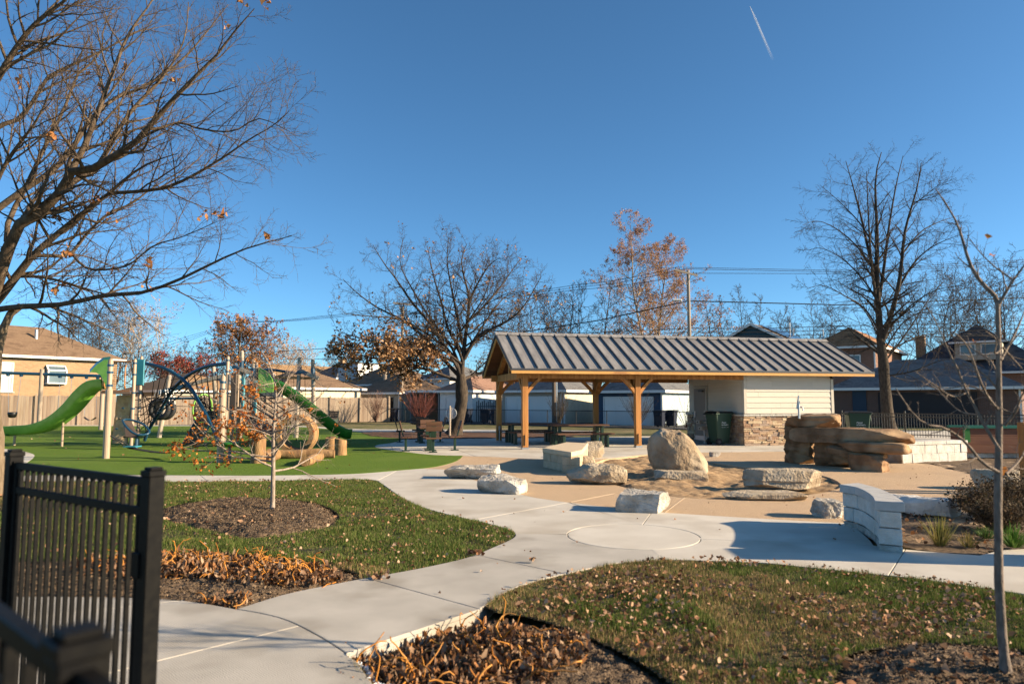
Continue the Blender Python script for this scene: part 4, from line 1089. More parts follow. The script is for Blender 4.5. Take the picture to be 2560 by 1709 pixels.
# sandstone water table with a hand pump
SNDST = mat('sandstone', (.15, .08, .038), .92, (.27, .16, .085), 4, 7, bump=1.0, bscale=16, col3=(.36, .235, .13), scale3=1.5)
c = G(2100, 1170)
t = thing('water_table', 'stacked sandstone water play table with basins and a hand pump', 'water table', c)
def slab_(nm, px, py, Y, z, size, rotz, seed, **k):
    p = V(px, py, Y); kk = dict(k=7, cuts=18, planes=8, amp=.08, strata=7); kk.update(k)
    o = link(nm, rock_mesh(size, seed, SNDST, **kk), t, True)
    o.location = (p.x, p.y, z + .04); o.rotation_euler = (0, 0, rotz); smooth_by_angle(o, 40); return o
slab_('basin', 2022, 1060, 18.1, .90, (1.45, .95, .36), -.55, 61)
slab_('table_slab', 2126, 1095, 17.2, .57, (2.75, 1.1, .36), -.78, 62)
slab_('table_slab', 2184, 1115, 16.7, .38, (1.55, .95, .27), -.7, 63)
slab_('table_slab', 2146, 1130, 16.9, .24, (1.3, .8, .28), -.75, 64)
slab_('support', 1996, 1150, 18.5, -.06, (.80, .8, .45), -.5, 65)
slab_('support', 2004, 1110, 18.3, .20, (.75, .8, .85), -.6, 66)
slab_('support', 2100, 1165, 17.4, -.06, (1.15, .62, .72), -.85, 67)
slab_('support', 2166, 1178, 16.4, -.06, (.85, .7, .42), -.8, 68)
p = V(1998, 1045, 17.7); z = 1.17
MB().tube([(p.x, p.y, z), (p.x, p.y, z + .38)], .028, 10).box((p.x, p.y, z + .40), (.05, .05, .08)).build('hand_pump', STEEL, t)
MB().tube([(p.x + .01, p.y, z + .30), (p.x + .09, p.y, z + .29), (p.x + .10, p.y, z + .20)], .018, 8).build('pump_spout', STEEL, t)
MB().bar((p.x - .05, p.y, z + .24), (p.x + .005, p.y, z + .58), .022, .03).build('pump_handle', STEEL, t)
WATER = mat('basin_water', (.30, .38, .46), .08, spec=.6)
q = V(2040, 1050, 17.9)
MB().prism([(q.x - .02 + .33 * math.cos(a), q.y + .22 * math.sin(a)) for a in np.linspace(0, 2 * math.pi, 20)[:-1]], 1.10, 1.222).build('water', WATER, t)
q = V(2235, 1090, 16.9)
MB().prism([(q.x - .05 + .26 * math.cos(a), q.y + .3 * math.sin(a)) for a in np.linspace(0, 2 * math.pi, 20)[:-1]], .80, .895).build('water', WATER, t)

# raised planter of brown boards, green rim
a = G(2392, 1150); a.y = 19.9; a.x = (2390 - 1280) / FPX * 19.9 * 1.012
t = thing('raised_planter', 'long brown board planter box with a green top rim', 'planter', (a.x + 1.5, a.y, 0), -.05)
BRB = mat('planter_board', (.16, .06, .035), .7, (.21, .085, .045), 3, 4, stretch=(.4, 3, 3)); GRN = mat('green_rim', (.01, .13, .085), .5); GRN2 = mat('green_bracket', (.03, .16, .03), .5)
for k in range(3):
    MB().box((0, -.35, .28 + k * .23), (3.3, .05, .222)).build('board', BRB, t, world=False, bevel=.006)
    MB().box((0, .35, .28 + k * .23), (3.3, .05, .222)).build('board', BRB, t, world=False, bevel=.006)
    for sx in (-1, 1): MB().box((sx * 1.64, 0, .28 + k * .23), (.05, .64, .222)).build('end_board', BRB, t, world=False, bevel=.006)
MB().box((0, -.37, .885), (3.42, .10, .06)).box((0, .37, .885), (3.42, .10, .06)).build('rim', GRN, t, world=False)
MB().box((-1.62, -.37, .66), (.16, .06, .38)).build('corner_bracket', GRN2, t, world=False)
MB().box((0, 0, .10), (3.2, .6, .13)).build('plinth', LIMEG, t, world=False)
# timber post with brace
c = G(2548, 1232); c = Vector(((2553 - 1280) / FPX * 12.2, 12.2, 0))
t = thing('timber_post', 'upright orange brown timber post with a slanting brace', 'post', c)
MB().box((c.x, c.y, .62), (.16, .16, 1.24)).build('post', WOOD, t, bevel=.008)
MB().bar((c.x - .05, c.y, .80), (c.x + .8, c.y + .2, 1.15), .08, .10).build('brace', WOOD, t)
MB().box((c.x + .75, c.y + .18, .62), (.16, .16, 1.24)).build('post', WOOD, t, bevel=.008)
# ------------------------------------------------------------------ neighbourhood: houses on a grid turned to the park
GROT = math.atan2(AX.y, AX.x)
def banded(name, col, period, rough=.8, depth=.012, col2=None, strength=.8, rot=None):
    """horizontal laps or shingle courses too far off to pick apart"""
    if name in MATS: return MATS[name]
    m = mat(name, col, rough, col2 or tuple(c * 1.12 for c in col), 3.0, 6)
    N = m.node_tree.nodes; L = m.node_tree.links; b = N['Principled BSDF']
    tc = N.new('ShaderNodeTexCoord'); w = N.new('ShaderNodeTexWave'); w.wave_profile = 'SAW'; w.bands_direction = 'Z'
    w.inputs['Scale'].default_value = 1 / period * .314 * 2 / 2; w.inputs['Distortion'].default_value = 0
    L.new(tc.outputs['Object'], w.inputs['Vector'])
    bp = N.new('ShaderNodeBump'); bp.inputs['Distance'].default_value = depth; bp.inputs['Strength'].default_value = strength
    L.new(w.outputs['Fac'], bp.inputs['Height']); L.new(bp.outputs[0], b.inputs['Normal'])
    return m
def shingles(name, col, col2):
    if name in MATS: return MATS[name]
    m = mat(name, col, .92, col2, 7.0, 6, stretch=(1, 1, 4), col3=tuple(c * .8 for c in col), scale3=1.2)
    N = m.node_tree.nodes; L = m.node_tree.links; b = N['Principled BSDF']
    tc = N.new('ShaderNodeTexCoord'); w = N.new('ShaderNodeTexWave'); w.wave_profile = 'SAW'; w.bands_direction = 'Z'
    w.inputs['Scale'].default_value = 4.0; w.inputs['Distortion'].default_value = .6; w.inputs['Detail'].default_value = 3; w.inputs['Detail Scale'].default_value = 4
    L.new(tc.outputs['Object'], w.inputs['Vector'])
    bp = N.new('ShaderNodeBump'); bp.inputs['Distance'].default_value = .02; bp.inputs['Strength'].default_value = .9
    L.new(w.outputs['Fac'], bp.inputs['Height']); L.new(bp.outputs[0], b.inputs['Normal'])
    return m
R_BROWN = shingles('brown_shingles', (.15, .095, .06), (.21, .14, .09)); R_GREY = shingles('grey_shingles', (.10, .10, .105), (.17, .17, .17))
R_DARK = shingles('slate_shingles', (.045, .055, .07), (.08, .09, .11)); R_RUST = shingles('rust_shingles', (.26, .12, .055), (.33, .17, .085)); R_TAN = shingles('tan_shingles', (.25, .15, .075), (.31, .20, .11)); R_RED = shingles('red_shingles', (.22, .125, .09), (.28, .17, .125))
WHITE_T = mat('white_trim', (.72, .70, .66), .6)
GLASS = mat('window_glass', (.10, .14, .17), .08, spec=.8)
BLIND = mat('window_blind', (.50, .48, .44), .6)
L_CREAM = banded('cream_laps', (.60, .51, .37), .12); L_BLUE = banded('navy_laps', (.035, .065, .11), .12); L_LBLUE = banded('pale_blue_laps', (.42, .50, .52), .12)
L_WHITE = banded('white_laps', (.70, .69, .66), .12); L_BEIGE = banded('beige_laps', (.36, .32, .26), .12); L_GREYG = banded('sage_laps', (.28, .30, .28), .12); L_TEAL = banded('teal_laps', (.035, .075, .095), .14)
BR_TAN = brick_mat('tan_brick', (.29, .16, .07), (.39, .23, .11), (.33, .26, .19)); BR_RED = brick_mat('red_brick', (.20, .075, .04), (.28, .11, .06), (.26, .2, .16)); BR_BRN = brick_mat('brown_brick', (.13, .055, .035), (.18, .08, .05), (.16, .12, .10))

def house(name, label, cat, px, Y, L, M, hw, roof, rise, wall, roofm, side=None, over=.4, fascia=WHITE_T, group=None):
    c = Vector(((px - 1280) / FPX * Y, Y, -.06))
    t = thing(name, label, cat, c, GROT, group)
    w = MB().box((-L / 2, M / 2, hw / 2), (L, M, hw)).build('wall', wall, t, world=False)
    if side:
        MB().box((.012, M / 2, hw / 2), (.03, M - .01, hw - .02)).build('side_wall', side, t, world=False)
    o = over; x0, x1, y0, y1 = -L - o, o, -o, M + o; z0 = hw; z1 = hw + rise
    if roof == 'hip':
        if L > M: h = (y1 - y0) / 2; r0, r1 = Vector((x0 + h, (y0 + y1) / 2, z1)), Vector((x1 - h, (y0 + y1) / 2, z1))
        else: h = (x1 - x0) / 2; r0, r1 = Vector(((x0 + x1) / 2, y0 + h, z1)), Vector(((x0 + x1) / 2, y1 - h, z1))
        B_ = [Vector((x0, y0, z0)), Vector((x1, y0, z0)), Vector((x1, y1, z0)), Vector((x0, y1, z0))]
        fs = [(0, 1, 5, 4), (1, 2, 5), (2, 3, 4, 5), (3, 0, 4), (3, 2, 1, 0)] if L > M else [(0, 1, 4), (1, 2, 5, 4), (2, 3, 5), (3, 0, 4, 5), (3, 2, 1, 0)]
        rf = MB().add(B_ + [r0, r1], fs).build('roof', roofm, t, world=False)
    elif roof == 'gableY':       # ridge runs along local y, gable over the front
        xm = -L / 2
        pts = [Vector((x0, y0, z0)), Vector((xm, y0, z1)), Vector((x1, y0, z0)), Vector((x0, y1, z0)), Vector((xm, y1, z1)), Vector((x1, y1, z0))]
        dn = Vector((0, 0, -.14))
        rf = MB().add(pts + [p + dn for p in pts], [(0, 1, 4, 3), (1, 2, 5, 4), (6, 9, 10, 7), (7, 10, 11, 8), (0, 6, 7, 1), (1, 7, 8, 2), (3, 4, 10, 9), (4, 5, 11, 10), (0, 3, 9, 6), (2, 8, 11, 5)]).build('roof', roofm, t, world=False)
        k = rise * L / (L + 2 * o)
        MB().add([Vector((-L, 0, hw)), Vector((0, 0, hw)), Vector((xm, 0, hw + k)), Vector((-L, M, hw)), Vector((0, M, hw)), Vector((xm, M, hw + k))], [(0, 1, 2), (5, 4, 3), (0, 3, 4, 1)]).build('gable_wall', wall, t, world=False)
        for a, b_ in ((pts[0], pts[1]), (pts[1], pts[2])):
            MB().bar(a + Vector((0, -.03, -.08)), b_ + Vector((0, -.03, -.08)), .05, .24, Vector((0, 1, 0)).cross((b_ - a).normalized())).build('rake_board', fascia, rf, world=False)
    elif roof == 'gableX':
        ym = M / 2
        pts = [Vector((x0, y0, z0)), Vector((x0, ym, z1)), Vector((x0, y1, z0)), Vector((x1, y0, z0)), Vector((x1, ym, z1)), Vector((x1, y1, z0))]
        rf = MB().add(pts, [(0, 3, 4, 1), (1, 4, 5, 2), (0, 1, 2), (3, 5, 4), (0, 2, 5, 3)]).build('roof', roofm, t, world=False)
    else:
        rf = MB().box((-L / 2, M / 2, hw + .1), (L + .1, M + .1, .2)).build('roof', roofm, t, world=False)
    if roof == 'hip' or roof == 'gableX':
        f = MB()
        f.box(((x0 + x1) / 2, y0 - .015, z0 - .07), (x1 - x0 + .06, .03, .18)); f.box((x1 + .015, (y0 + y1) / 2, z0 - .07), (.03, y1 - y0, .18))
        f.box(((x0 + x1) / 2, y1 + .015, z0 - .07), (x1 - x0 + .06, .03, .18)); f.box((x0 - .015, (y0 + y1) / 2, z0 - .07), (.03, y1 - y0, .18))
        f.build('fascia', fascia, rf, world=False)
    elif roof == 'gableY':
        MB().box((x1 + .015, (y0 + y1) / 2, z0 - .07), (.03, y1 - y0, .18)).box((x0 - .015, (y0 + y1) / 2, z0 - .07), (.03, y1 - y0, .18)).build('fascia', fascia, rf, world=False)
    MB().box((-.05, -.02, hw / 2), (.12, .05, hw - .03)).build('corner_trim', fascia, t, world=False)
    return t, rf
def garage_door(t, xc, w, h, m=WHITE_T, rows=4, cols=4):
    d = MB().box((xc, -.02, h / 2), (w, .04, h)).build('garage_door', m, t, world=False)
    for r in range(rows):
        for c_ in range(cols):
            MB().box((xc - w / 2 + (c_ + .5) * w / cols, -.048, (r + .5) * h / rows), (w / cols - .14, .02, h / rows - .12)).build('panel', m, d, world=False)
    MB().box((xc - w / 2 - .06, -.03, h / 2), (.07, .06, h)).box((xc + w / 2 + .06, -.03, h / 2), (.07, .06, h)).box((xc, -.03, h + .04), (w + .18, .06, .07)).build('door_frame', m, d, world=False)
    return d
def window(t, face, a, z, w, h, bars=1, glass=GLASS):
    """face 'front' (y=0) or 'side' (x=0); a = centre along the face"""
    def bx(ca, cz, da, dz, th, off):
        return ((ca, -off, cz), (da, th, dz)) if face == 'front' else ((off, ca, cz), (th, da, dz))
    f = MB()
    for ca, cz, da, dz in ((a - w / 2, z, .09, h + .09), (a + w / 2, z, .09, h + .09), (a, z + h / 2, w, .09), (a, z - h / 2, w, .09)):
        f.box(*bx(ca, cz, da, dz, .09, .05))
    if bars: f.box(*bx(a, z, w, .06, .06, .05))
    wn_ = f.build('window', WHITE_T, t, world=False)
    MB().box(*bx(a, z, w - .02, h - .02, .03, .035)).build('pane', glass, wn_, world=False)
    MB().box(*bx(a, z - h / 2 - .09, w + .3, .08, .14, .06)).build('sill', mat('stone_sill', (.5, .45, .38), .9), wn_, world=False)
    return wn_

GG = 'garages along the alley'
t, r_ = house('garage', 'beige garage with a wide white panel door and grey hip roof', 'garage', 1412, 52, 6.0, 6.5, 2.5, 'hip', 1.75, L_BEIGE, R_GREY, L_CREAM, group=GG)
garage_door(t, -3.2, 4.6, 1.98)
MB().tube([(-.02, -.12, 2.45), (-.25, -.14, 2.2), (-.25, -.10, .05)], .05, 6).build('downspout', WHITE_T, t, world=False)
t, r_ = house('garage', 'navy blue garage with a wide white panel door', 'garage', 1655, 47, 5.1, 6.3, 2.4, 'hip', 1.6, L_BLUE, R_GREY, L_LBLUE, group=GG)
garage_door(t, -2.6, 3.7, 1.92)
t, r_ = house('garage', 'white single garage with reddish roof beyond the oak trunk', 'garage', 1182, 57, 3.65, 6.0, 2.55, 'hip', 1.3, L_WHITE, R_RED, L_WHITE, group=GG)
garage_door(t, -1.8, 2.2, 2.0, cols=2)
t, r_ = house('garage', 'dark roofed beige garage with an open door beside the utility pole', 'garage', 1000, 62, 5.9, 6.5, 2.45, 'hip', 1.9, L_BEIGE, R_BROWN, L_CREAM, group=GG)
MB().box((-2.0, -.02, 1.0), (2.4, .05, 2.0)).build('doorway_panel', mat('painted_interior_shade', (.006, .006, .006), .9), t, world=False)  # flat black panel on the wall; its colour stands for the shade inside
t, r_ = house('garage', 'long cream garage with brown roof rising over the board fence', 'garage', 709, 56.7, 6.0, 8.0, 2.8, 'hip', 1.55, L_CREAM, R_BROWN, L_CREAM, group=GG)
t, r_ = house('garage', 'brown brick garage with broad grey shingle roof and dark door in shade', 'garage', 2549, 44, 11, 7, 2.6, 'hip', 2.1, BR_BRN, R_GREY, BR_BRN, group=GG)
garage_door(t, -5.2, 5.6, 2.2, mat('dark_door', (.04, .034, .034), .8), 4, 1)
MB().box((-9.3, -.03, 1.5), (.9, .06, 2.0)).build('service_door', mat('blue_door', (.025, .045, .07), .6), t, world=False)
t, r_ = house('garage', 'low garage with tan brown roof behind the rope climber', 'garage', 430, 58, 9, 7, 2.6, 'hip', 1.6, L_BEIGE, R_TAN, L_BEIGE, group=GG)
t, r_ = house('garage', 'dark grey roofed garage behind the play tower', 'garage', 545, 62, 5.5, 6, 2.7, 'hip', 1.6, L_GREYG, R_GREY, L_GREYG, group=GG)
# carport
c = Vector(((1100 - 1280) / FPX * 60, 60, 0))
t = thing('carport', 'open carport with thin white roof edge and dark interior', 'carport', c, GROT)
MB().box((-2.6, 2.4, 2.50), (5.6, 5.2, .12)).build('roof', mat('carport_roof', (.25, .24, .22), .8), t, world=False)
MB().box((-2.6, -.22, 2.48), (5.62, .03, .20)).build('fascia', WHITE_T, t, world=False)
for x in (-5.2, -3.5, -1.7, -.1): MB().box((x, 0, 1.22), (.10, .10, 2.44)).build('post', mat('grey_post', (.30, .29, .27), .8), t, world=False)
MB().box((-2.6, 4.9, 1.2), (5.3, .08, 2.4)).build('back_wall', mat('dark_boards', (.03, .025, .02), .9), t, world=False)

HG = 'houses beyond the alley'
c0 = Vector((-31.4, 55.4, 0)) - BX * 12
t, r_ = house('brick_house', 'tan brick bungalow with brown hip roof behind the board fence', 'house', 1280 + FPX * c0.x / c0.y, c0.y, 8, 12, 4.95, 'hip', 2.5, BR_TAN, R_BROWN, None, .45, group=HG)
window(t, 'side', 4.1, 3.4, 1.7, 2.0, glass=BLIND)
wn_ = window(t, 'side', 7.65, 3.6, 1.15, 1.15)
gx = [Vector((.04, 7.05, 3.0)), Vector((.45, 7.05, 3.0)), Vector((.45, 8.25, 3.0)), Vector((.04, 8.25, 3.0)), Vector((.04, 7.05, 4.3)), Vector((.45, 7.05, 3.95)), Vector((.45, 8.25, 3.95)), Vector((.04, 8.25, 4.3))]
fr = MB()
for a, b_ in ((0, 1), (1, 2), (2, 3), (4, 5), (5, 6), (6, 7), (1, 5), (2, 6), (4, 7)): fr.bar(gx[a], gx[b_], .09, .09)
g_ = fr.build('garden_window', WHITE_T, t, world=False)
MB().hexa([p + Vector((-.02, 0, 0)) for p in gx]).build('pane', GLASS, g_, world=False)
MB().tube([(-2.2, 7.0, 6.2), (-2.2, 7.0, 7.1)], .12, 10).build('vent_pipe', STEEL, r_, world=False)
MB().box((-3.4, 4.5, 7.25), (.5, .5, .2)).build('roof_vent', mat('roof_vent', (.05, .05, .05), .7), r_, world=False)
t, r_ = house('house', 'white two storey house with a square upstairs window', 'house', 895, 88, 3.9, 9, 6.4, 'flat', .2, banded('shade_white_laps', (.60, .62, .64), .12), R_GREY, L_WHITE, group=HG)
window(t, 'front', -1.9, 4.9, 1.1, 1.7, glass=mat('pale_glass', (.35, .42, .42), .15, spec=.7))
t, r_ = house('house', 'house with grey hip roof and tan chimney beside the white house', 'house', 842, 100, 8, 9, 5.0, 'hip', 2.4, L_TEAL, R_GREY, L_TEAL, group=HG)
MB().box((-3, 3.5, 7.0), (.7, .7, 1.8)).build('chimney', BR_TAN, r_, world=False)
t, r_ = house('house', 'house with tan roof and small grey gable beyond the cream garage', 'house', 695, 98, 5, 14, 5.0, 'gableY', 2.0, L_LBLUE, R_TAN, L_LBLUE, group=HG)
t, r_ = house('house', 'dark brown hip roofed house behind the open garage', 'house', 985, 78, 9, 8, 3.6, 'hip', 2.6, L_BEIGE, R_BROWN, L_BEIGE, group=HG)
t, r_ = house('house', 'grey house low behind the oak branches', 'house', 1125, 80, 5, 8, 4.3, 'hip', 1.6, L_WHITE, R_GREY, L_WHITE, group=HG)
t, r_ = house('house', 'slate roofed house hidden mostly behind the shelter', 'house', 1330, 82, 12, 8, 3.4, 'hip', 2.2, L_WHITE, R_DARK, L_CREAM, group=HG)
t, r_ = house('house', 'rust roofed house glimpsed between oak and shelter', 'house', 1262, 96, 7, 8, 5.0, 'hip', 2.0, BR_RED, R_RUST, BR_RED, group=HG)
# blue gable house with solar panels
Yb = 63.9
t, r_ = house('house', 'dark blue gabled house with white rakes and solar panels', 'house', 1974, Yb, 6.7, 11, 7.1, 'gableY', 1.95, L_TEAL, R_BROWN, L_TEAL, .35, group=HG)
SOL = mat('solar_glass', (.015, .018, .03), .12, spec=.8)
sl = Vector((3.7, 0, -1.95)).normalized(); nn = Vector((1.95, 0, 3.7)).normalized()
for i in range(5):
    for j in range(2):
        p0 = Vector((-3.35, 1.2 + i * 1.75, 9.05)) + sl * (.35 + j * 1.75) + nn * .10
        MB().hexa([p0, p0 + sl * 1.68, p0 + sl * 1.68 + Vector((0, 1.68, 0)), p0 + Vector((0, 1.68, 0)), p0 + nn * .05, p0 + sl * 1.68 + nn * .05, p0 + sl * 1.68 + Vector((0, 1.68, 0)) + nn * .05, p0 + Vector((0, 1.68, 0)) + nn * .05]).build('solar_panel', SOL, r_, world=False)
for xx, yy in ((-2.2, 9.5), (-1.0, 4.0)): MB().tube([(xx, yy, 7.8), (xx, yy, 9.3)], .06, 8).build('vent_pipe', WHITE_T, r_, world=False)
t, r_ = house('house', 'red brick house with rust hip roof behind the tall bare tree', 'house', 2190, 58, 5.0, 13, 6.3, 'hip', 1.9, BR_RED, R_RUST, BR_RED, .5, group=HG)
window(t, 'front', -1.9, 4.9, 1.5, 1.3)
t, r_ = house('house', 'steep slate roofed house with a gabled dormer', 'house', 2640, 60, 12, 10, 4.3, 'hip', 4.2, BR_RED, R_DARK, BR_RED, .5, group=HG)
dm = MB().box((-5.5, 1.6, 6.3), (3.6, 3.0, 1.7)).build('dormer', L_BEIGE, r_, world=False)
pts = [Vector((-7.7, -.3, 7.1)), Vector((-5.5, -.3, 8.7)), Vector((-3.3, -.3, 7.1)), Vector((-7.7, 4.5, 7.1)), Vector((-5.5, 4.5, 8.7)), Vector((-3.3, 4.5, 7.1))]
MB().add(pts, [(0, 1, 4, 3), (1, 2, 5, 4), (0, 2, 1), (3, 4, 5), (0, 3, 5, 2)]).build('dormer_roof', R_DARK, r_, world=False)
MB().box((-5.5, -.33, 7.05), (4.5, .05, .16)).build('dormer_fascia', WHITE_T, r_, world=False)
for x in (-6.3, -4.7):
    MB().box((x, .07, 6.4), (1.25, .06, 1.0)).build('window_frame', WHITE_T, dm, world=False)
    MB().box((x, .035, 6.4), (1.05, .04, .82)).build('pane', GLASS, dm, world=False)
MB().box((-10.4, 3.0, 6.6), (.8, .8, 3.0)).build('chimney', BR_TAN, r_, world=False)

# ------------------------------------------------------------------ fences
def board_fence(label, a, b_, h0, h1):
    t = thing('board_fence', label, 'fence', a)
    L = (b_ - a).length; d = (b_ - a) / L; nr = Vector((d.y, -d.x, 0))
    ms = [mat('weathered_board_%d' % k, c, .95, c2, 2.5, 5, stretch=(3, 3, .25)) for k, (c, c2) in enumerate([((.24, .18, .135), (.32, .25, .19)), ((.19, .14, .105), (.27, .20, .15)), ((.28, .21, .15), (.35, .28, .21))])]
    mbs = [MB() for _ in ms]; x = 0; r = random.Random(5)
    while x < L:
        w = r.uniform(.125, .15); h = h0 + (h1 - h0) * x / L + r.uniform(-.03, .03); off = r.uniform(0, .02)
        p = a + d * (x + w / 2) + nr * off
        mbs[r.choice((0, 0, 1, 2))].box((p.x, p.y, h / 2 - .03), (w - .008, .02, h + .06), math.atan2(d.y, d.x)); x += w
    for mb_, m_ in zip(mbs, ms): tag(mb_.build('boards', m_, t), kind='stuff')
    n = int(L / 2.4)
    for k in range(n + 1):
        p = a + d * (k * L / n) + nr * .07; h = h0 + (h1 - h0) * k / n
        MB().box((p.x, p.y, (h + .12) / 2), (.10, .10, h + .12), math.atan2(d.y, d.x)).build('post', ms[2] if k % 3 else ms[0], t)
board_fence('tall weathered brown board fence behind the playground', Vector((-40, 41.6, 0)), Vector((-10.2, 57.9, 0)), 2.0, 1.9)
# white picket screen between white garage and beige garage
pa = Vector(((1192 - 1280) / FPX * 55.5, 55.5, 0))
t = thing('picket_fence', 'grey weathered picket screen beside the white garage', 'fence', pa)
mb_ = MB()
for k in range(18):
    p = pa + BX * (k * .24); mb_.box((p.x, p.y, .80 + .06 * math.sin(k * 2.1)), (.10, .03, 1.6 + .12 * math.sin(k * 2.1)), GROT + math.pi / 2)
tag(mb_.build('pickets', mat('grey_pickets', (.20, .19, .18), .9, (.10, .09, .085), 1.0), t), kind='stuff')
MB().bar(pa + Vector((0, 0, 1.2)), pa + BX * 4.1 + Vector((0, 0, 1.2)), .05, .08).build('rail', MATS['grey_pickets'], t)
# chain link fence
WIREM = bpy.data.materials.new('chain_link'); WIREM.use_nodes = True
pbw = WIREM.node_tree.nodes['Principled BSDF']; pbw.inputs['Base Color'].default_value = (.015, .015, .016, 1); pbw.inputs['Alpha'].default_value = .16
cl0 = Vector((9.0, 43.0, 0)); cA = cl0 - AX * 24.6; cB = cl0 + AX * 8
t = thing('wire_fence', 'black chain link fence along the alley behind the lawn', 'fence', cA)
n = 14
for k in range(n + 1):
    p = cA + (cB - cA) * k / n
    MB().tube([p, p + Vector((0, 0, 1.02))], .028, 8).build('post', BLACKM, t)
MB().tube([cA + Vector((0, 0, .98)), cB + Vector((0, 0, .98))], .024, 6).build('top_rail', BLACKM, t)
MB().add([cA + Vector((0, 0, .02)), cB + Vector((0, 0, .02)), cB + Vector((0, 0, .97)), cA + Vector((0, 0, .97))], [(0, 1, 2, 3)]).build('wire_mesh', WIREM, t)
# iron fence by the brown garage
ia = Vector(((2100 - 1280) / FPX * 33, 33, 0)); ib = Vector(((2640 - 1280) / FPX * 27, 27, 0))
t = thing('iron_fence', 'black iron picket fence in front of the brown brick garage', 'fence', ia)
d = (ib - ia).normalized(); L = (ib - ia).length
n = int(L / 2.2)
for k in range(n + 1):
    p = ia + (ib - ia) * k / n; MB().box((p.x, p.y, .58), (.06, .06, 1.2), math.atan2(d.y, d.x)).build('post', BLACKM, t)
for z in (.15, .92, 1.06): MB().bar(ia + Vector((0, 0, z)), ib + Vector((0, 0, z)), .03, .04).build('rail', BLACKM, t)
mb_ = MB(); x = 0
while x < L:
    p = ia + d * x; mb_.box((p.x, p.y, .56), (.018, .018, 1.02), math.atan2(d.y, d.x)); x += .11
tag(mb_.build('pickets', BLACKM, t), kind='stuff')

# bins along the alley
for k, (px, Y, lab, colr) in enumerate(((1648, 45.2, 'navy blue wheeled bin at the corner of the navy garage', (.006, .012, .032)), (1676, 45.5, 'second navy blue wheeled bin beyond the navy garage corner', (.006, .012, .032)), (1168, 53.5, 'dark wheeled bin just past the oak trunk', (.012, .014, .03)), (1215, 52.6, 'dark wheeled bin before the picket screen', (.012, .014, .03)), (1240, 52.0, 'black wheeled bin next to the shelter post', (.01, .01, .012)), (985, 58.5, 'blue grey wheeled bin by the end of the board fence', (.015, .025, .05)))):
    cart('wheeled_bin', lab, (((px - 1280) / FPX * Y), Y, -.05), GROT + .1 * k, colr, (.012, .014, .02), 1.12, 'bins along the alley')

# ------------------------------------------------------------------ utility poles and wires
POLE = mat('pole_wood', (.26, .21, .165), .95, (.34, .28, .22), 3, 5, bump=.5, stretch=(4, 4, .3)); ARM = mat('crossarm_wood', (.45, .37, .29), .9)
POLED = mat('dark_pole_wood', (.10, .08, .065), .95, (.15, .12, .10), 3, 5, stretch=(4, 4, .3)); WIRE = mat('black_wire', (.01, .01, .012), .7); CER = mat('insulator', (.05, .05, .06), .4)
def pole(label, px, Y, top_py, r0, arm=None, lamp=None, m=POLE):
    top = V(px, top_py, Y); b_ = Vector((top.x, Y, -.05))
    t = thing('utility_pole', label, 'pole', b_, group='utility poles')
    MB().tube([b_, top], [r0 * 1.2, r0 * .85], 12).build('shaft', m, t)
    if arm:
        a, c_ = V(arm[0], arm[1], Y - .3), V(arm[2], arm[3], Y - .3); MB().bar(a, c_, .12, .14).build('crossarm', ARM, t)
        mid = (a + c_) / 2
        for f in (.04, .2, .82, .96):
            p = a + (c_ - a) * f; MB().lathe(p + Vector((0, 0, .07)), [(.03, 0), (.05, .05), (.05, .12), (.02, .16)], 8).build('insulator', CER, t)
        for f in (.25, .75): MB().bar(a + (c_ - a) * f, mid + Vector((0, .1, -1.0)), .04, .05).build('arm_brace', ARM, t)
    if lamp:
        p = V(*lamp, Y - 1.0); q = Vector((top.x, Y, p.z - .9))
        MB().tube([q, q.lerp(p, .6) + Vector((0, 0, .2)), p], .035, 6).build('lamp_arm', STEEL, t)
        MB().box(p + Vector((-.15, 0, 0)), (.75, .30, .16)).build('lamp_head', mat('lamp_head', (.55, .55, .54), .5), t, bevel=.05)
    return t
pole('weathered wooden utility pole with crossarm rising behind the shelter roof', 1720, 55, 676, .145, (1687, 674, 1744, 689), (1697, 750))
pole('wooden utility pole with crossarm behind the oak', 1007, 62, 766, .13, (983, 757, 1032, 762))
pole('distant wooden utility pole with crossarm above the play tower', 601, 95, 800, .15, (574, 804, 625, 808), (568, 863))
t = pole('dark utility pole with pale conduit in front of the beige garage', 1384, 50.5, 846, .13, m=POLED)
p = V(1391, 846, 50.2); MB().tube([(p.x, p.y, 0), (p.x, p.y, 4.6)], .05, 8).build('conduit', STEEL, t)
pole('weathered trunk like pole beyond the carport', 963, 66, 925, .19)
pole('slim pale vent mast beside the blue gabled house', 2057, 62, 822, .06, m=mat('white_mast', (.5, .5, .5), .7))
def wire(label, pts, r=.022, sag=0.0):
    P3 = [V(*p) for p in pts]
    out = []
    for a, b_ in zip(P3[:-1], P3[1:]):
        n = 10
        for i in range(n): out.append(a.lerp(b_, i / n) - Vector((0, 0, sag * 4 * (i / n) * (1 - i / n))))
    out.append(P3[-1])
    o = MB().tube(out, r, 5).build('overhead_wire', WIRE); tag(o, label, 'wire', 'overhead wires')
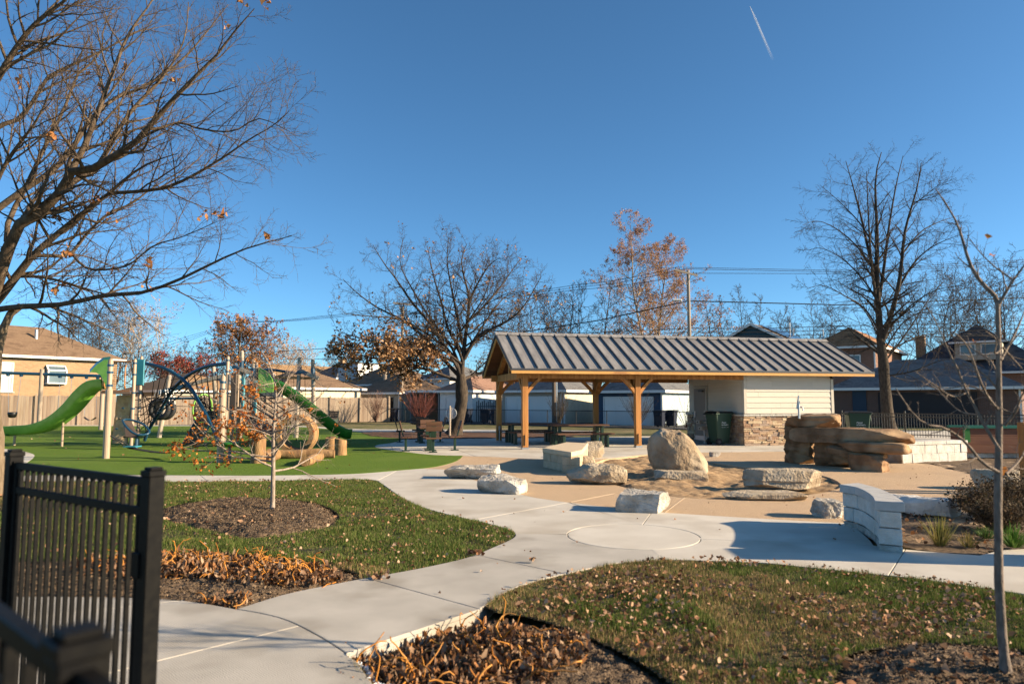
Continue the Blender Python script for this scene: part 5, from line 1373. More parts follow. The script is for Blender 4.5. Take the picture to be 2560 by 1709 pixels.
for k, (ya, yb) in enumerate(((668, 646), (672, 652), (683, 657))):
    wire(('highest', 'middle', 'lowest')[k] + ' of three thin power lines from the shelter side pole to the tall bare tree', [(1690 + 20 * k, ya, 55), (2100, 676 + 4 * k, 58), (2620, yb, 62)], .02)
    wire(('highest', 'middle', 'lowest')[k] + ' of three thin power lines linking the oak side and shelter side poles', [(1690 + 20 * k, ya, 55), (1440, 712 + 6 * k, 57), (1010, 757 + 2 * k, 62)], .02, .2)
    wire(('highest', 'middle', 'lowest')[k] + ' of three thin power lines between the distant pole and the oak', [(985 + 20 * k, 757 + 2 * k, 62), (800, 790 + 3 * k, 76), (600, 803, 95)], .022, .2)
    wire(('highest', 'middle', 'lowest')[k] + ' of three thin lines running from the distant pole past bare trees', [(600, 803, 95), (420, 855 + 8 * k, 100), (200, 900 + 8 * k, 108)], .022)
wire('thick telephone cable crossing below the power lines to the tall bare tree', [(1720, 752, 55), (2100, 762, 57), (2620, 742, 60)], .045)
wire('thick telephone cable falling from the shelter side pole to the oak', [(1720, 752, 55), (1500, 800, 57), (1240, 840, 60)], .045)
for k, y in enumerate((812, 822, 832, 845)):
    wire(('topmost', 'second', 'third', 'lowest')[k] + ' of four low cables strung above the shelter ridge and house roofs', [(1300, y + 22, 58), (1720, y + 8, 55), (2100, y + 2, 56), (2620, y - 14, 58)], .025, .1)
wire('cable strung low over the cream garage to the white house', [(400, 905, 78), (700, 878, 72), (900, 865, 70), (1007, 850, 62)], .03)
wire('second cable strung low over the cream garage', [(400, 915, 78), (700, 898, 72), (900, 896, 70), (1007, 880, 62)], .025)
wire('pale service drop slanting down to the cream garage', [(784, 918, 58), (895, 957, 64)], .03)
# ------------------------------------------------------------------ playground
TANP = mat('tan_post_coat', (.32, .235, .165), .45, (.37, .275, .195), 2, spec=.35); BLUE = mat('deep_blue_coat', (.010, .055, .105), .35, spec=.55); TEAL = mat('teal_panel', (.03, .22, .28), .45, spec=.5)
LIMEG_ = mat('lime_plastic', (.15, .36, .045), .38, (.20, .43, .07), 5, 3, spec=.5, coat=.2); DKGRN = mat('green_plastic', (.02, .13, .012), .38, spec=.5, coat=.2); BRNP = mat('brown_plastic', (.085, .062, .05), .6); ROPE = mat('black_rope', (.012, .011, .011), .8)
TYRE = mat('black_rubber', (.015, .016, .019), .55, (.03, .032, .036), 12, 3, bump=.6, bscale=40); CLIMB = mat('tan_climbing_wall', (.42, .29, .16), .75, (.52, .38, .23), 5, 6, bump=1.0, bscale=9)
GREYT = mat('grey_timber', (.30, .255, .205), .9, (.42, .36, .29), 3, 6, bump=.6, stretch=(4, 4, .35), col3=(.16, .13, .10), scale3=1.8); LOGM = mat('robinia_log', (.22, .12, .05), .85, (.36, .215, .10), 4, 6, bump=.9, bscale=20, stretch=(2.5, 2.5, .5), col3=(.18, .10, .05), scale3=2.5)
ORNG = mat('orange_timber', (.40, .17, .055), .7)
base = G(450, 1130)
ps = thing('play_structure', 'tan and blue play tower with green slides and crossing rope arches', 'playground', (base.x, 22.5, 0))
def vpost(px, py_top, Y, r, name='post', base_z=0.0, m=TANP):
    top = V(px, py_top, Y)
    o = MB().tube([(top.x, Y, base_z), (top.x, Y, top.z - .05), (top.x, Y, top.z)], [r, r, r * .62], 14).build(name, m, ps, smooth=False)
    smooth_by_angle(o, 40); return o, top
def bands(o, x, y, zs, r):
    for z in zs: MB().tube([(x, y, z - .03), (x, y, z + .03)], r + .012, 12).build('clamp', BLUE, o)
YA, YE = 19.77, 18.61
for px, top, Y, sl_ in ((277, 897, YA, 972), (558, 938, YE, 971)):
    o, tp = vpost(px, top, Y, .068)
    z = V(px, sl_, Y).z
    MB().tube([(tp.x, Y, 0), (tp.x, Y, z - .04), (tp.x, Y, z)], [.092, .092, .070], 14).build('post_sleeve', TANP, o)
    bands(o, tp.x, Y, [tp.z - .18, tp.z - .38, tp.z - .75, .30], .072)
posts = {}
for nm, px, top, Y in (('B', 337.5, 897, 24.5), ('C', 354, 890, 26), ('C2', 280, 900, 25.2), ('P2', 570, 890, 24.8), ('P3', 599, 937, 25.3), ('P4', 642, 905, 25.6), ('P5', 585, 930, 26.6)):
    o, tp = vpost(px, top, Y, .062); posts[nm] = tp
    bands(o, tp.x, Y, [tp.z - .15, tp.z - .55, 1.35, 1.9], .062)
# lower decks
def deck(pts, z, nm='deck'):
    return MB().prism([(p[0], p[1]) for p in pts], z - .07, z).build(nm, BRNP, ps)
xB = posts['B'].x; xA = V(272, 980, 24.4).x
deck([(xA, 23.9), (xB + .05, 24.2), (posts['C'].x, 25.9), (xA - .1, 25.6)], 1.93)
# mesh guard with orange grab rails
a, c = Vector((xA + .05, 23.9, 0)), Vector((xB, 24.25, 0))
gm_ = MB()
for k in range(15): p = a.lerp(c, k / 14); gm_.tube([p + Vector((0, 0, 1.98)), p + Vector((0, 0, 2.95))], .008, 4)
for k in range(14): z = 1.98 + k * .97 / 13; gm_.tube([a + Vector((0, 0, z)), c + Vector((0, 0, z))], .008, 4)
for p, q in ((a + Vector((0, 0, 1.95)), c + Vector((0, 0, 1.95))), (a + Vector((0, 0, 2.98)), c + Vector((0, 0, 2.98)))): gm_.tube([p, q], .03, 6)
gm_.build('mesh_guard', mat('brown_mesh', (.11, .06, .035), .5), ps)
for f in (.12, .85):
    p = a.lerp(c, f) - Vector((0, .08, 0)); MB().tube([p + Vector((0, .06, 2.05)), p + Vector((0, 0, 2.15)), p + Vector((0, 0, 2.75)), p + Vector((0, .06, 2.85))], .022, 8).build('grab_rail', ORNG, ps)
MB().box((V(350, 940, 25.3).x, 25.3, 2.65), (.30, .06, .95)).build('panel', TEAL, ps, bevel=.02)
# climbing wall below the deck
rows = []
for i in range(13):
    z = .10 + i * 1.72 / 12; row = []
    for k in range(12):
        x = V(290, 1000, 25.4).x + k * (V(338, 1000, 25.7).x - V(290, 1000, 25.4).x) / 11
        row.append(Vector((x, 25.45 + .35 * (1 - i / 12) * -.6 + .07 * noise.noise(Vector((x * 5, z * 4, 2))), z)))
    rows.append(row)
cw = MB().sheet(rows).sheet([[p + Vector((0, .08, 0)) for p in r_][::-1] for r_ in rows]).build('climbing_wall', CLIMB, ps)
for k in range(7):
    p = Vector((V(292 + 6 * k, 1000, 25.2).x, 25.1 + .02 * k, .25 + (k * .37) % 1.4)); MB().lathe(p, [(.02, -.03), (.06, 0), (.03, .03)], 7).build('hand_hold', BLUE if k % 2 else BRNP, cw)
# chutes
def slide(path, width, wall, m, lean, nm='slide'):
    """open chute: cross section swept along path; lean = sideways unit vector"""
    P3 = catmull(path, 6); rows = []
    for i, p in enumerate(P3):
        t_ = (P3[min(i + 1, len(P3) - 1)] - P3[max(i - 1, 0)]).normalized(); sd = Vector((t_.y, -t_.x, 0)).normalized(); up = sd.cross(t_).normalized()
        if up.z < 0: up = -up
        w = width / 2
        prof = [(-w - .07, wall - .02), (-w - .07, wall + .01), (-w - .01, wall + .015), (-w + .03, wall * .45), (-w + .10, .03), (0, 0), (w - .10, .03), (w - .03, wall * .45), (w + .01, wall + .015), (w + .07, wall + .01), (w + .07, wall - .02), (w + .03, .02), (w - .07, -.05), (0, -.07), (-w + .07, -.05), (-w - .03, .02), (-w - .07, wall - .02)]
        rows.append([p + sd * x + up * y for x, y in prof])
    o = MB().sheet(rows).build(nm, m, ps); smooth_by_angle(o, 50); return o
s1 = [V(268, 968, 24.3), V(240, 972, 24.35), V(214, 994, 24.5), V(180, 1032, 24.8), V(140, 1063, 25.1), V(95, 1079, 25.4), V(45, 1083, 25.7), V(25, 1085, 25.8)]
sl1 = slide(s1, .52, .27, LIMEG_, None)
for px, py in ((37, 1090), (158, 1052)):
    p = V(px, py, 25.6 if px < 100 else 25.0); MB().tube([(p.x, p.y, 0), (p.x, p.y, p.z + .03)], .04, 8).build('slide_leg', TANP, sl1)
h0 = V(25, 1084, 25.8); MB().box(h0 + Vector((.12, 0, .02)), (.22, .62, .14)).build('slide_lip', DKGRN, sl1, bevel=.05)
# hood of the first slide
hp = [(276, 898), (258, 900), (242, 911), (224, 930), (240, 931), (252, 938), (258, 950), (263, 962), (276, 965)]
for dy, nm in ((-.42, 'hood'), (.42, 'hood')):
    pr = [V(px, py, 24.15 + dy) for px, py in hp]
    MB().add(pr + [p + Vector((0, .05, 0)) for p in pr], [tuple(range(9)), tuple(range(17, 8, -1))] + [(i, i + 9, (i + 1) % 9 + 9, (i + 1) % 9) for i in range(9)]).build(nm, LIMEG_ if dy < 0 else DKGRN, sl1)
f_ = [V(px, py, 23.73) for px, py in hp[:4]]; k_ = [V(px, py, 24.57) for px, py in hp[:4]]
MB().sheet([[p for p in f_], [(p + q) / 2 + Vector((0, 0, .10)) for p, q in zip(f_, k_)], [q for q in k_]]).sheet([[q - Vector((0, 0, .04)) for q in k_], [(p + q) / 2 + Vector((0, 0, .06)) for p, q in zip(f_, k_)], [p - Vector((0, 0, .04)) for p in f_]]).build('hood_top', DKGRN, sl1)
# crossing arches
arch1 = catmull([V(356, 907, 26), V(390, 914, 25.8), V(421, 925, 25.5), V(454, 946, 25.2), V(480, 974, 25.0), V(497, 1004, 24.8), V(518, 1040, 24.5), V(540, 1088, 24.2), V(548, 1112, 24.0)], 4)
arch2 = catmull([V(568, 910, 24.8), V(543, 911, 25.0), V(515, 916, 25.3), V(484, 930, 25.7), V(451, 953, 26.1), V(425, 984, 26.5), V(400, 1027, 26.9), V(372, 1074, 27.2), V(362, 1100, 27.4)], 4)
for a_ in (arch1, arch2):
    o = MB().tube(a_, .062, 12).build('arch', BLUE, ps); smooth_by_angle(o, 60)
rr = random.Random(9)
def rope(a, b_, sag=.08, r=.016):
    pts = [a.lerp(b_, i / 7) - Vector((0, 0, sag * 4 * (i / 7) * (1 - i / 7))) for i in range(8)]
    MB().tube(pts, r, 5).build('rope', ROPE, ps)
for k in range(13):
    i = 4 + k * 2; j = len(arch2) - 3 - k * 2
    rope(arch1[min(i, 31)], arch2[max(2, j)], rr.uniform(.02, .15))
for k in range(9):
    rope(arch2[6 + 3 * k], Vector((posts['C'].x, 26, .5 + k * .26)), rr.uniform(.02, .1))
for k in range(6):
    rope(arch2[4 + 4 * k], arch1[30 - 3 * k] , .05)
    a_ = V(330 + 20 * k, 1000, 26.2); rope(Vector((posts['B'].x, 24.5, .4 + .25 * k)), arch2[30 - 2 * k], .06)
for k in range(6): rope(arch1[12 + 3 * k], Vector((posts['P2'].x, 24.8, .5 + .3 * k)), .06)
bar_a, bar_b = V(424, 996, 28.5), V(497, 995, 28.5)
MB().tube([bar_a, bar_b], .05, 10).build('cross_bar', BLUE, ps)
# rubber ring tunnel
for px, Y in ((399, 28.6), (413, 29.3)):
    c = V(px, 1022, Y); ring = [c + Vector((.36 * math.cos(a), .02 * math.sin(2 * a), .36 * math.sin(a))) for a in np.linspace(0, 2 * math.pi, 37)]
    ro = MB().tube(ring, .105, 10, cap=False).build('rubber_ring', TYRE, ps, smooth=True)
    for a in np.linspace(.2, 2.9, 5): MB().tube([c + Vector((.44 * math.cos(a), 0, .44 * math.sin(a))), c + Vector((.30 * math.cos(a), 0, .8))], .007, 4).build('chain', STEEL, ro)
# perforated climbing disc in a green ring
c = V(506, 1020, 27.6); el = lambda k, a: c + Vector((k * .24 * math.cos(a) + .04 * math.sin(a), k * .30 * math.cos(a), k * .55 * math.sin(a)))
MB().tube([el(1, a) for a in np.linspace(0, 2 * math.pi, 33)], .035, 8, cap=False).build('climber_rim', LIMEG_, ps, smooth=True)
hx = MB()
for i in range(-3, 4):
    for j in range(-4, 5):
        q = c + Vector(((i + .5 * (j % 2)) * .075, (i + .5 * (j % 2)) * .09, j * .115))
        if ((i + .5 * (j % 2)) / 3.2) ** 2 + (j / 4.6) ** 2 < 1: hx.tube([q + Vector((.032 * math.cos(a), .038 * math.cos(a), .05 * math.sin(a))) for a in np.linspace(0, 2 * math.pi, 7)], .017, 4, cap=False)
tag(hx.build('climber_net', BLACKM, ps), kind='stuff')
# ramp of brown slats
rp = catmull([V(476, 1111, 25.6), V(490, 1085, 25.5), V(507, 1055, 25.4), V(524, 1036, 25.3), V(545, 1026, 25.2)], 5)
up_ = Vector((0, .05, 1))
sideL = Vector((-.31, .10, 0)); sideR = Vector((.31, -.10, 0))
for k in range(10):
    i0, i1 = k * 2, k * 2 + 2
    a, c = rp[i0], rp[min(i1, len(rp) - 1)]; d_ = (c - a) * .94; n_v = d_.cross(sideR).normalized() * -.035
    MB().hexa([a + sideL, a + sideR, a + sideR + d_, a + sideL + d_] + [p + n_v * -1 for p in (a + sideL, a + sideR, a + sideR + d_, a + sideL + d_)]).build('ramp_slat', BRNP, ps)
for sd, m_ in ((sideR * 1.12, TEAL), (sideL * 1.12, BLUE)):
    MB().tube([p + sd - Vector((0, 0, .03)) for p in rp], .04, 8).build('ramp_rail', m_, ps)
# second tower: decks, panels, stair, slide
zz = V(560, 1021, 25).z
deck([(posts['P2'].x - .1, 24.7), (posts['P3'].x + .1, 24.9), (posts['P4'].x, 25.5), (posts['P5'].x, 26.6), (posts['P2'].x - .3, 26.0)], zz)
deck([(posts['P3'].x, 25.2), (posts['P4'].x + .5, 25.3), (posts['P4'].x + .5, 26.3), (posts['P3'].x, 26.3)], 1.75)
for px, w, z0, z1, Y, m_, nm in ((583, .20, 1.38, 2.62, 24.75, BRNP, 'panel'), (592, .14, 1.4, 2.55, 24.9, TANP, 'panel'), (607, .10, 1.35, 2.45, 25.1, TEAL, 'panel'), (638, .12, 1.15, 2.35, 25.35, TEAL, 'panel'), (598, .42, 1.5, 2.55, 26.5, TEAL, 'panel')):
    x = V(px, 1000, Y).x; MB().box((x, Y, (z0 + z1) / 2), (w, .05, z1 - z0)).build(nm, m_, ps, bevel=.02)
for px in (603, 619, 626, 633):
    x = V(px, 1000, 25.2).x; MB().tube([(x, 25.2, 1.3), (x, 25.2, 2.35), (x + .05, 25.6, 2.5)], .018, 6).build('guard_bar', BLACKM, ps)
for k in range(6):
    t_ = k / 5; p = V(622, 1032, 25.2).lerp(V(698, 1085, 24.9), t_)
    MB().box(p, (.26, .7, .05)).build('stair_tread', BLACKM, ps)
    if k: MB().box(p + Vector((-.13, 0, .07)), (.02, .7, .15)).build('stair_riser', BLACKM, ps)
for dy in (-.38, .38):
    for zz_ in (.45, .85):
        MB().tube([V(620, 1030, 25.2) + Vector((0, dy, zz_)), V(700, 1085, 24.9) + Vector((0, dy, zz_)), V(703, 1087, 24.9) + Vector((0, dy, .1))], .022, 6).build('stair_rail', BLACKM, ps)
    MB().bar(V(618, 1036, 25.2) + Vector((0, dy, 0)), V(702, 1094, 24.9) + Vector((0, dy, 0)), .05, .18).build('stringer', BLACKM, ps)
s2 = [V(668, 966, 25.8), V(694, 974, 25.8), V(740, 1003, 25.9), V(790, 1042, 26.1), V(832, 1076, 26.3), V(858, 1090, 26.4), V(872, 1092, 26.5)]
sl2 = slide(s2, .55, .30, DKGRN, None)
p = V(848, 1090, 26.4); MB().tube([(p.x, p.y, 0), (p.x, p.y, p.z)], .045, 8).build('slide_leg', TANP, sl2)
h2 = [(646, 918), (660, 924), (672, 934), (681, 948), (684, 965), (682, 980), (646, 982)]
for dy in (-.36, .36):
    pr = [V(px, py, 25.75 + dy) for px, py in h2]; n7 = 7
    MB().add(pr + [p + Vector((0, .05, 0)) for p in pr], [tuple(range(n7))[::-1], tuple(range(n7, 2 * n7))] + [(i, (i + 1) % n7, (i + 1) % n7 + n7, i + n7) for i in range(n7)]).build('hood', LIMEG_, sl2)
f_ = [V(px, py, 25.36) for px, py in h2[:4]]; k_ = [V(px, py, 26.15) for px, py in h2[:4]]
MB().sheet([f_, k_]).build('hood_top', LIMEG_, sl2)
# belt bridge between the front posts
pa_, pe_ = V(277, 1088, YA), V(558, 1100, YE)
bp1 = [V(322, 1117, 20.2), V(345, 1122, 20.2), V(390, 1129, 20.0), V(430, 1130, 19.6), V(468, 1122, 19.2)]
rows = [[p + Vector((0, -.14, 0)), p + Vector((0, .14, 0))] for p in catmull(bp1, 4)]
MB().sheet(rows).sheet([r_[::-1] for r_ in [[q - Vector((0, 0, .015)) for q in r2] for r2 in rows]]).build('belt', mat('belt_rubber', (.02, .018, .017), .7), ps)
MB().box(bp1[0] + Vector((.1, 0, .02)), (.36, .34, .03)).build('belt_plate', TEAL, ps)
for dy in (-.12, .12):
    for a, b_ in ((pa_, bp1[0]), (pe_, bp1[-1])): MB().tube([a, b_ + Vector((0, dy, 0))], .016, 5).build('chain', BLACKM, ps)
# spinner seat
c = Vector((V(341, 1110, 23.6).x, 23.6, 0))
t = thing('spinner_seat', 'blue tube spinner chair with a brown back panel on a short post', 'spinner', c)
MB().tube([(c.x, c.y, 0), (c.x, c.y, .38)], .05, 10).build('pivot_post', BLUE, t)
lp = [V(px, py, c.y + dy) for px, py, dy in ((306, 1050, .2), (312, 1062, -.1), (330, 1080, -.3), (349, 1087, -.35), (371, 1083, -.2), (372, 1075, .0), (358, 1060, .25), (335, 1051, .35), (318, 1048, .3), (306, 1050, .2))]
MB().tube(catmull(lp, 4), .034, 8).build('frame', BLUE, t, smooth=True)
pn = [V(px, py, c.y + dy) for px, py, dy in ((309, 1051, .22), (328, 1052, .34), (344, 1086, -.1), (340, 1094, -.25), (314, 1091, -.2), (310, 1070, .05))]
MB().add(pn + [p + Vector((0, .03, -.02)) for p in pn], [tuple(range(6))[::-1], tuple(range(6, 12))] + [(i, (i + 1) % 6, (i + 1) % 6 + 6, i + 6) for i in range(6)]).build('seat_panel', BRNP, t)
MB().bar((c.x, c.y, .36), V(352, 1086, c.y - .2), .10, .06).build('seat_arm', BLUE, t)
# green saucer
c = V(574, 1108, 18.45)
t = thing('saucer_seat', 'glossy green saucer seat on the post beside the leafy sapling', 'seat', (c.x, c.y, 0))
o = MB().lathe(c, [(.02, -.10), (.14, -.085), (.22, -.03), (.235, .0), (.21, .03), (.10, .045), (.02, .05)], 24).build('saucer', DKGRN, t, smooth=True)
MB().tube([(c.x, c.y, 0), (c.x, c.y, c.z - .08)], .045, 10).build('post', BLUE, t)

# timber rope course behind
tc_ = thing('rope_course', 'grey timber rope course with blue brackets behind the tower', 'climber', (V(650, 1080, 31).x, 31, 0))
YT = 31.0
def timber(px0, py0, px1, w=.17):
    tp = V(px0, py0, YT); bt = V(px1, 1092, YT); bt.z = 0
    o = MB().tube([bt, bt.lerp(tp, .5), tp, tp + (tp - bt).normalized() * .06], [w * .62, w * .55, w * .5, w * .3], 9).build('post', GREYT, tc_)
    return bt, tp, o
tps = [timber(*a) for a in ((424, 940, 398), (533, 914, 545), (605, 880, 600), (633, 900, 636), (749, 896, 740), (782, 900, 785))]
for bt, tp, o in tps[1:]:
    q = bt.lerp(tp, .80); MB().tube([q, q.lerp(tp, .5)], .105, 9).build('bracket', BLUE, o)
for a, b_, m_, w in (((400, 981), (560, 938), GREYT, .16), ((400, 981), (475, 961), BLUE, .18), ((582, 916), (632, 934), GREYT, .16), ((584, 917), (600, 923), BLUE, .18), ((749, 925), (797, 946), GREYT, .16), ((749, 926), (768, 934), BLUE, .18)):
    MB().bar(V(*a, YT - .1), V(*b_, YT - .1), w, w).build('beam', m_, tc_)
MB().tube([V(636, 922, YT), V(690, 925, YT), V(746, 934, YT)], .06, 8).build('beam', BLUE, tc_)
MB().tube([V(684, 941, YT), V(730, 944, YT), V(780, 945, YT)], [.05, .06, .045], 8).build('beam', ORNG, tc_)
for k in range(9):
    a = V(650 + 14 * k, 930, YT); b_ = Vector((a.x + .1, YT, .6 + .1 * (k % 3))); MB().tube([a, b_], .013, 5).build('rope', ROPE, tc_)
for k in range(4): MB().tube([V(640, 990 + 18 * k, YT), V(785, 985 + 20 * k, YT)], .013, 5).build('rope', ROPE, tc_)
for k in range(5): MB().tube([V(424, 950 + 16 * k, YT), V(540, 930 + 22 * k, YT)], .013, 5).build('rope', ROPE, tc_)

# natural logs
def log_ring():
    c = G(742, 1129); c = Vector((c.x, c.y, .56))
    o = link('log_tunnel', None) if False else None
    rows = []; N_ = 40
    for i in range(N_ + 1):
        a = 2 * math.pi * i / N_; ca, sa = math.cos(a), math.sin(a); j = noise.noise(Vector((ca * 2, sa * 2, 3))) * .025
        rows.append([c + Vector((r * ca, y, r * sa)) for r, y in ((.45 + j, -.28), (.60 + j, -.28), (.62 + j, -.2), (.62 + j, .24), (.58 + j, .28), (.45 + j, .28), (.44 + j, .2), (.44 + j, -.2), (.45 + j, -.28))])
    o = MB().sheet(rows).build('log_tunnel', LOGM); smooth_by_angle(o, 40)
    return tag(o, 'hollow log ring standing on edge for crawling through', 'log ring')
log_ring()
def stump(label, px, py, r, h, seed, lean=.0):
    c = G(px, py); rows = []; rs_ = random.Random(seed)
    prof = [(0, 1.08), (.08, 1.02), (.5, .97), (.92, .98), (1.0, .95), (1.0, .0)]
    for hh, k in prof:
        rows.append([c + Vector(((r * k * (1 + .07 * noise.noise(Vector((math.cos(a) * 1.5, math.sin(a) * 1.5, seed))))) * math.cos(a) + lean * hh, r * k * math.sin(a), h * hh + (.03 * math.cos(a + seed) if hh > .9 else 0))) for a in np.linspace(0, 2 * math.pi, 25)])
    o = MB().sheet(rows).build('log_stump', LOGM); smooth_by_angle(o, 45); return tag(o, label, 'stump', 'log stepping stumps')
stump('cut log stump with a dark band at its foot near the end of the beam', 851, 1137, .185, .47, 3)
stump('cut log stump tucked behind the banded one', 826, 1132, .17, .48, 5)
stump('tall log stump hidden by the leafy sapling', 645, 1157, .19, .76, 7)
def beam_log(label, a, b_, r, seed):
    a, b_ = G(*a, z=r), G(*b_, z=r); pts = [a.lerp(b_, i / 8) + Vector((0, .02 * math.sin(i + seed), .02 * math.sin(i * 1.3 + seed))) for i in range(9)]
    o = MB().tube(pts, [r * (1 + .08 * math.sin(i * 2.1 + seed)) for i in range(9)], 12).build('log_beam', LOGM); smooth_by_angle(o, 50); return tag(o, label, 'log', 'balance logs')
beam_log('long peeled balance log running past the log ring', (668, 1135), (836, 1133), .13, 1)
beam_log('short hollowed log lying in front of the balance log', (762, 1154), (800, 1140), .12, 2)
beam_log('thick peeled log end beside the tall stump', (662, 1141), (690, 1137), .15, 4)

# swings
YS = 38.0
sx0, sx1 = V(-130, 927, YS), V(262, 940, YS + 1.5)
t = thing('swing_beam_stand', 'blue beam swing frame on tan posts before the board fence', 'swing frame', (V(101, 1070, YS + .5).x, YS + .6, 0))
MB().tube([sx0, sx1], .085, 12).build('beam', BLUE, t)
for px, Y in ((-110, YS + .1), (101, YS + .9), (258, YS + 1.5)):
    f = (px + 130) / 392; p = sx0.lerp(sx1, f); MB().tube([(p.x, p.y, 0), (p.x, p.y, p.z + .28)], .11, 12).build('post', mat('swing_post', (.36, .28, .21), .6), t)
def swing(label, px0, px1, seat_py, bucket):
    f0, f1 = (px0 + 130) / 392, (px1 + 130) / 392; a, b_ = sx0.lerp(sx1, f0), sx0.lerp(sx1, f1)
    zs = V(px0, seat_py, a.y).z; m_ = (a + b_) / 2
    t = thing('swing', label, 'swing', (m_.x, m_.y, zs), group='swings on the blue beam')
    w = .30 if not bucket else .20; d = (b_ - a).normalized()
    ends = [m_ - d * w, m_ + d * w]
    for e, tp in zip(ends, (a, b_)):
        MB().tube([tp, Vector((e.x, e.y, zs + .05))], .012, 5).build('chain', STEEL, t)
        MB().box(tp - Vector((0, 0, .1)), (.12, .14, .16)).build('hanger', BLUE, t)
    if bucket:
        o = MB().lathe((m_.x, m_.y, zs), [(.10, -.26), (.19, -.22), (.23, -.05), (.23, .05), (.20, .05), (.19, -.04), (.15, -.18)], 14).build('seat', BLACKM, t, smooth=True)
    else:
        rows = [[Vector((0, 0, 0)) + m_ + d * (w * (2 * k / 8 - 1)) + Vector((0, dy, zs - m_.z - .16 * (1 - (2 * k / 8 - 1) ** 2))) for dy in (-.09, .09)] for k in range(9)]
        MB().sheet(rows).sheet([[q - Vector((0, 0, .03)) for q in r_[::-1]] for r_ in rows]).build('seat', BLACKM, t)
swing('black bucket swing nearest the window with the blind', 17, 50, 1032, True)
swing('black belt swing partly behind the lime slide', 147, 177, 1040, False)
swing('black belt swing hanging beside the slide hood', 215, 244, 1042, False)
swing('black bucket swing at the far end of the beam', -70, -42, 1032, True)
# basketball hoop in the yard behind
p = V(499, 976, 60)
t = thing('basketball_hoop', 'grey basketball backboard in the yard behind the rope arches', 'hoop', (p.x, 60.4, 0))
MB().box((p.x, 60, p.z), (1.0, .05, .75)).build('backboard', mat('backboard', (.30, .31, .33), .5), t, bevel=.02)
MB().tube([(p.x, 60.4, 0), (p.x, 60.3, p.z - .2), (p.x, 60.05, p.z)], .05, 8).build('pole', STEEL, t)
MB().tube([(p.x + .22 * math.cos(a), 59.7 + .22 * math.sin(a), p.z - .25) for a in np.linspace(0, 2 * math.pi, 17)], .015, 5).build('rim', mat('rim_orange', (.4, .08, .02), .5), t)

# ------------------------------------------------------------------ black ornamental gate and fence beside the camera
FEN = mat('black_fence_coat', (.006, .006, .0065), .5, (.010, .0095, .009), 30, 3, spec=.06)
def cap_post(t, x, y, h, w, rz):
    MB().box((x, y, h / 2), (w, w, h), rz).build('post', FEN, t, bevel=.003)
    MB().box((x, y, h + .012), (w + .008, w + .008, .024), rz).box((x, y, h + .030), (w - .012, w - .012, .012), rz).build('post_cap', FEN, t, bevel=.003)
gr = V(384, 1181, 2.85); gl = V(37, 1131, 3.62)
t = thing('metal_gate', 'black picket gate standing open beside the planting bed', 'gate', (gr.x, gr.y, 0))
rz = math.atan2(gl.y - gr.y, gl.x - gr.x)
cap_post(t, gr.x, gr.y, 1.30, .064, rz); cap_post(t, gl.x, gl.y, 1.32, .064, rz)
a, c = Vector((gr.x, gr.y, 0)), Vector((gl.x, gl.y, 0)); d = (c - a).normalized(); L = (c - a).length
for z in (1.275, 1.155, .14): MB().bar(a + d * .03 + Vector((0, 0, z)), c - d * .03 + Vector((0, 0, z)), .026, .034).build('rail', FEN, t, bevel=.003)
for z in (1.275, 1.155):      # rail brackets and the latch
    for f in (.036, L - .036): p = a + d * f; MB().box((p.x, p.y, z), (.02, .036, .045), rz).build('rail_bracket', FEN, t, bevel=.002)
p = a + d * .06; MB().box((p.x, p.y - .03, .95), (.06, .03, .10), rz).build('latch', FEN, t, bevel=.004)
for z in (.35, 1.05): p = c - d * .045; MB().tube([(p.x, p.y, z - .04), (p.x, p.y, z + .04)], .014, 8).build('hinge', BLACKM, t)
n = 18
for f in (.055, L - .055): p = a + d * f; MB().box((p.x, p.y, .70), (.034, .03, 1.13), rz).build('stile', FEN, t, bevel=.002)
for k in range(n):
    p = a + d * (.10 + (L - .20) * k / (n - 1)); MB().box((p.x, p.y, .70), (.0165, .0165, 1.12), rz).build('picket', FEN, t)
np_ = V(196, 1578, .98); npos = Vector((np_.x, np_.y, 0)); nd = Vector((-.75, .66, 0)).normalized(); rz = math.atan2(nd.y, nd.x)
t = thing('metal_fence', 'black picket fence corner post and rails close to the planting bed gate', 'fence', npos)
cap_post(t, npos.x, npos.y, np_.z - .03, .064, rz)
zt = np_.z - .06
for z in (zt, zt - .12, .14):
    MB().bar(npos + nd * .03 + Vector((0, 0, z)), npos + nd * 2.2 + Vector((0, 0, z)), .028, .036).build('rail', FEN, t, bevel=.003)
    MB().bar(npos - nd * .03 + Vector((0, 0, z)), npos - nd * .75 + Vector((0, 0, z)), .028, .036).build('rail', FEN, t, bevel=.003)
for k in list(range(-6, 0)) + list(range(1, 20)):
    p = npos + nd * (k * .105); MB().box((p.x, p.y, zt / 2 + .03), (.0165, .0165, zt - .12), rz).build('picket', FEN, t)
e = npos + nd * 2.2; cap_post(t, e.x, e.y, np_.z - .03, .064, rz)
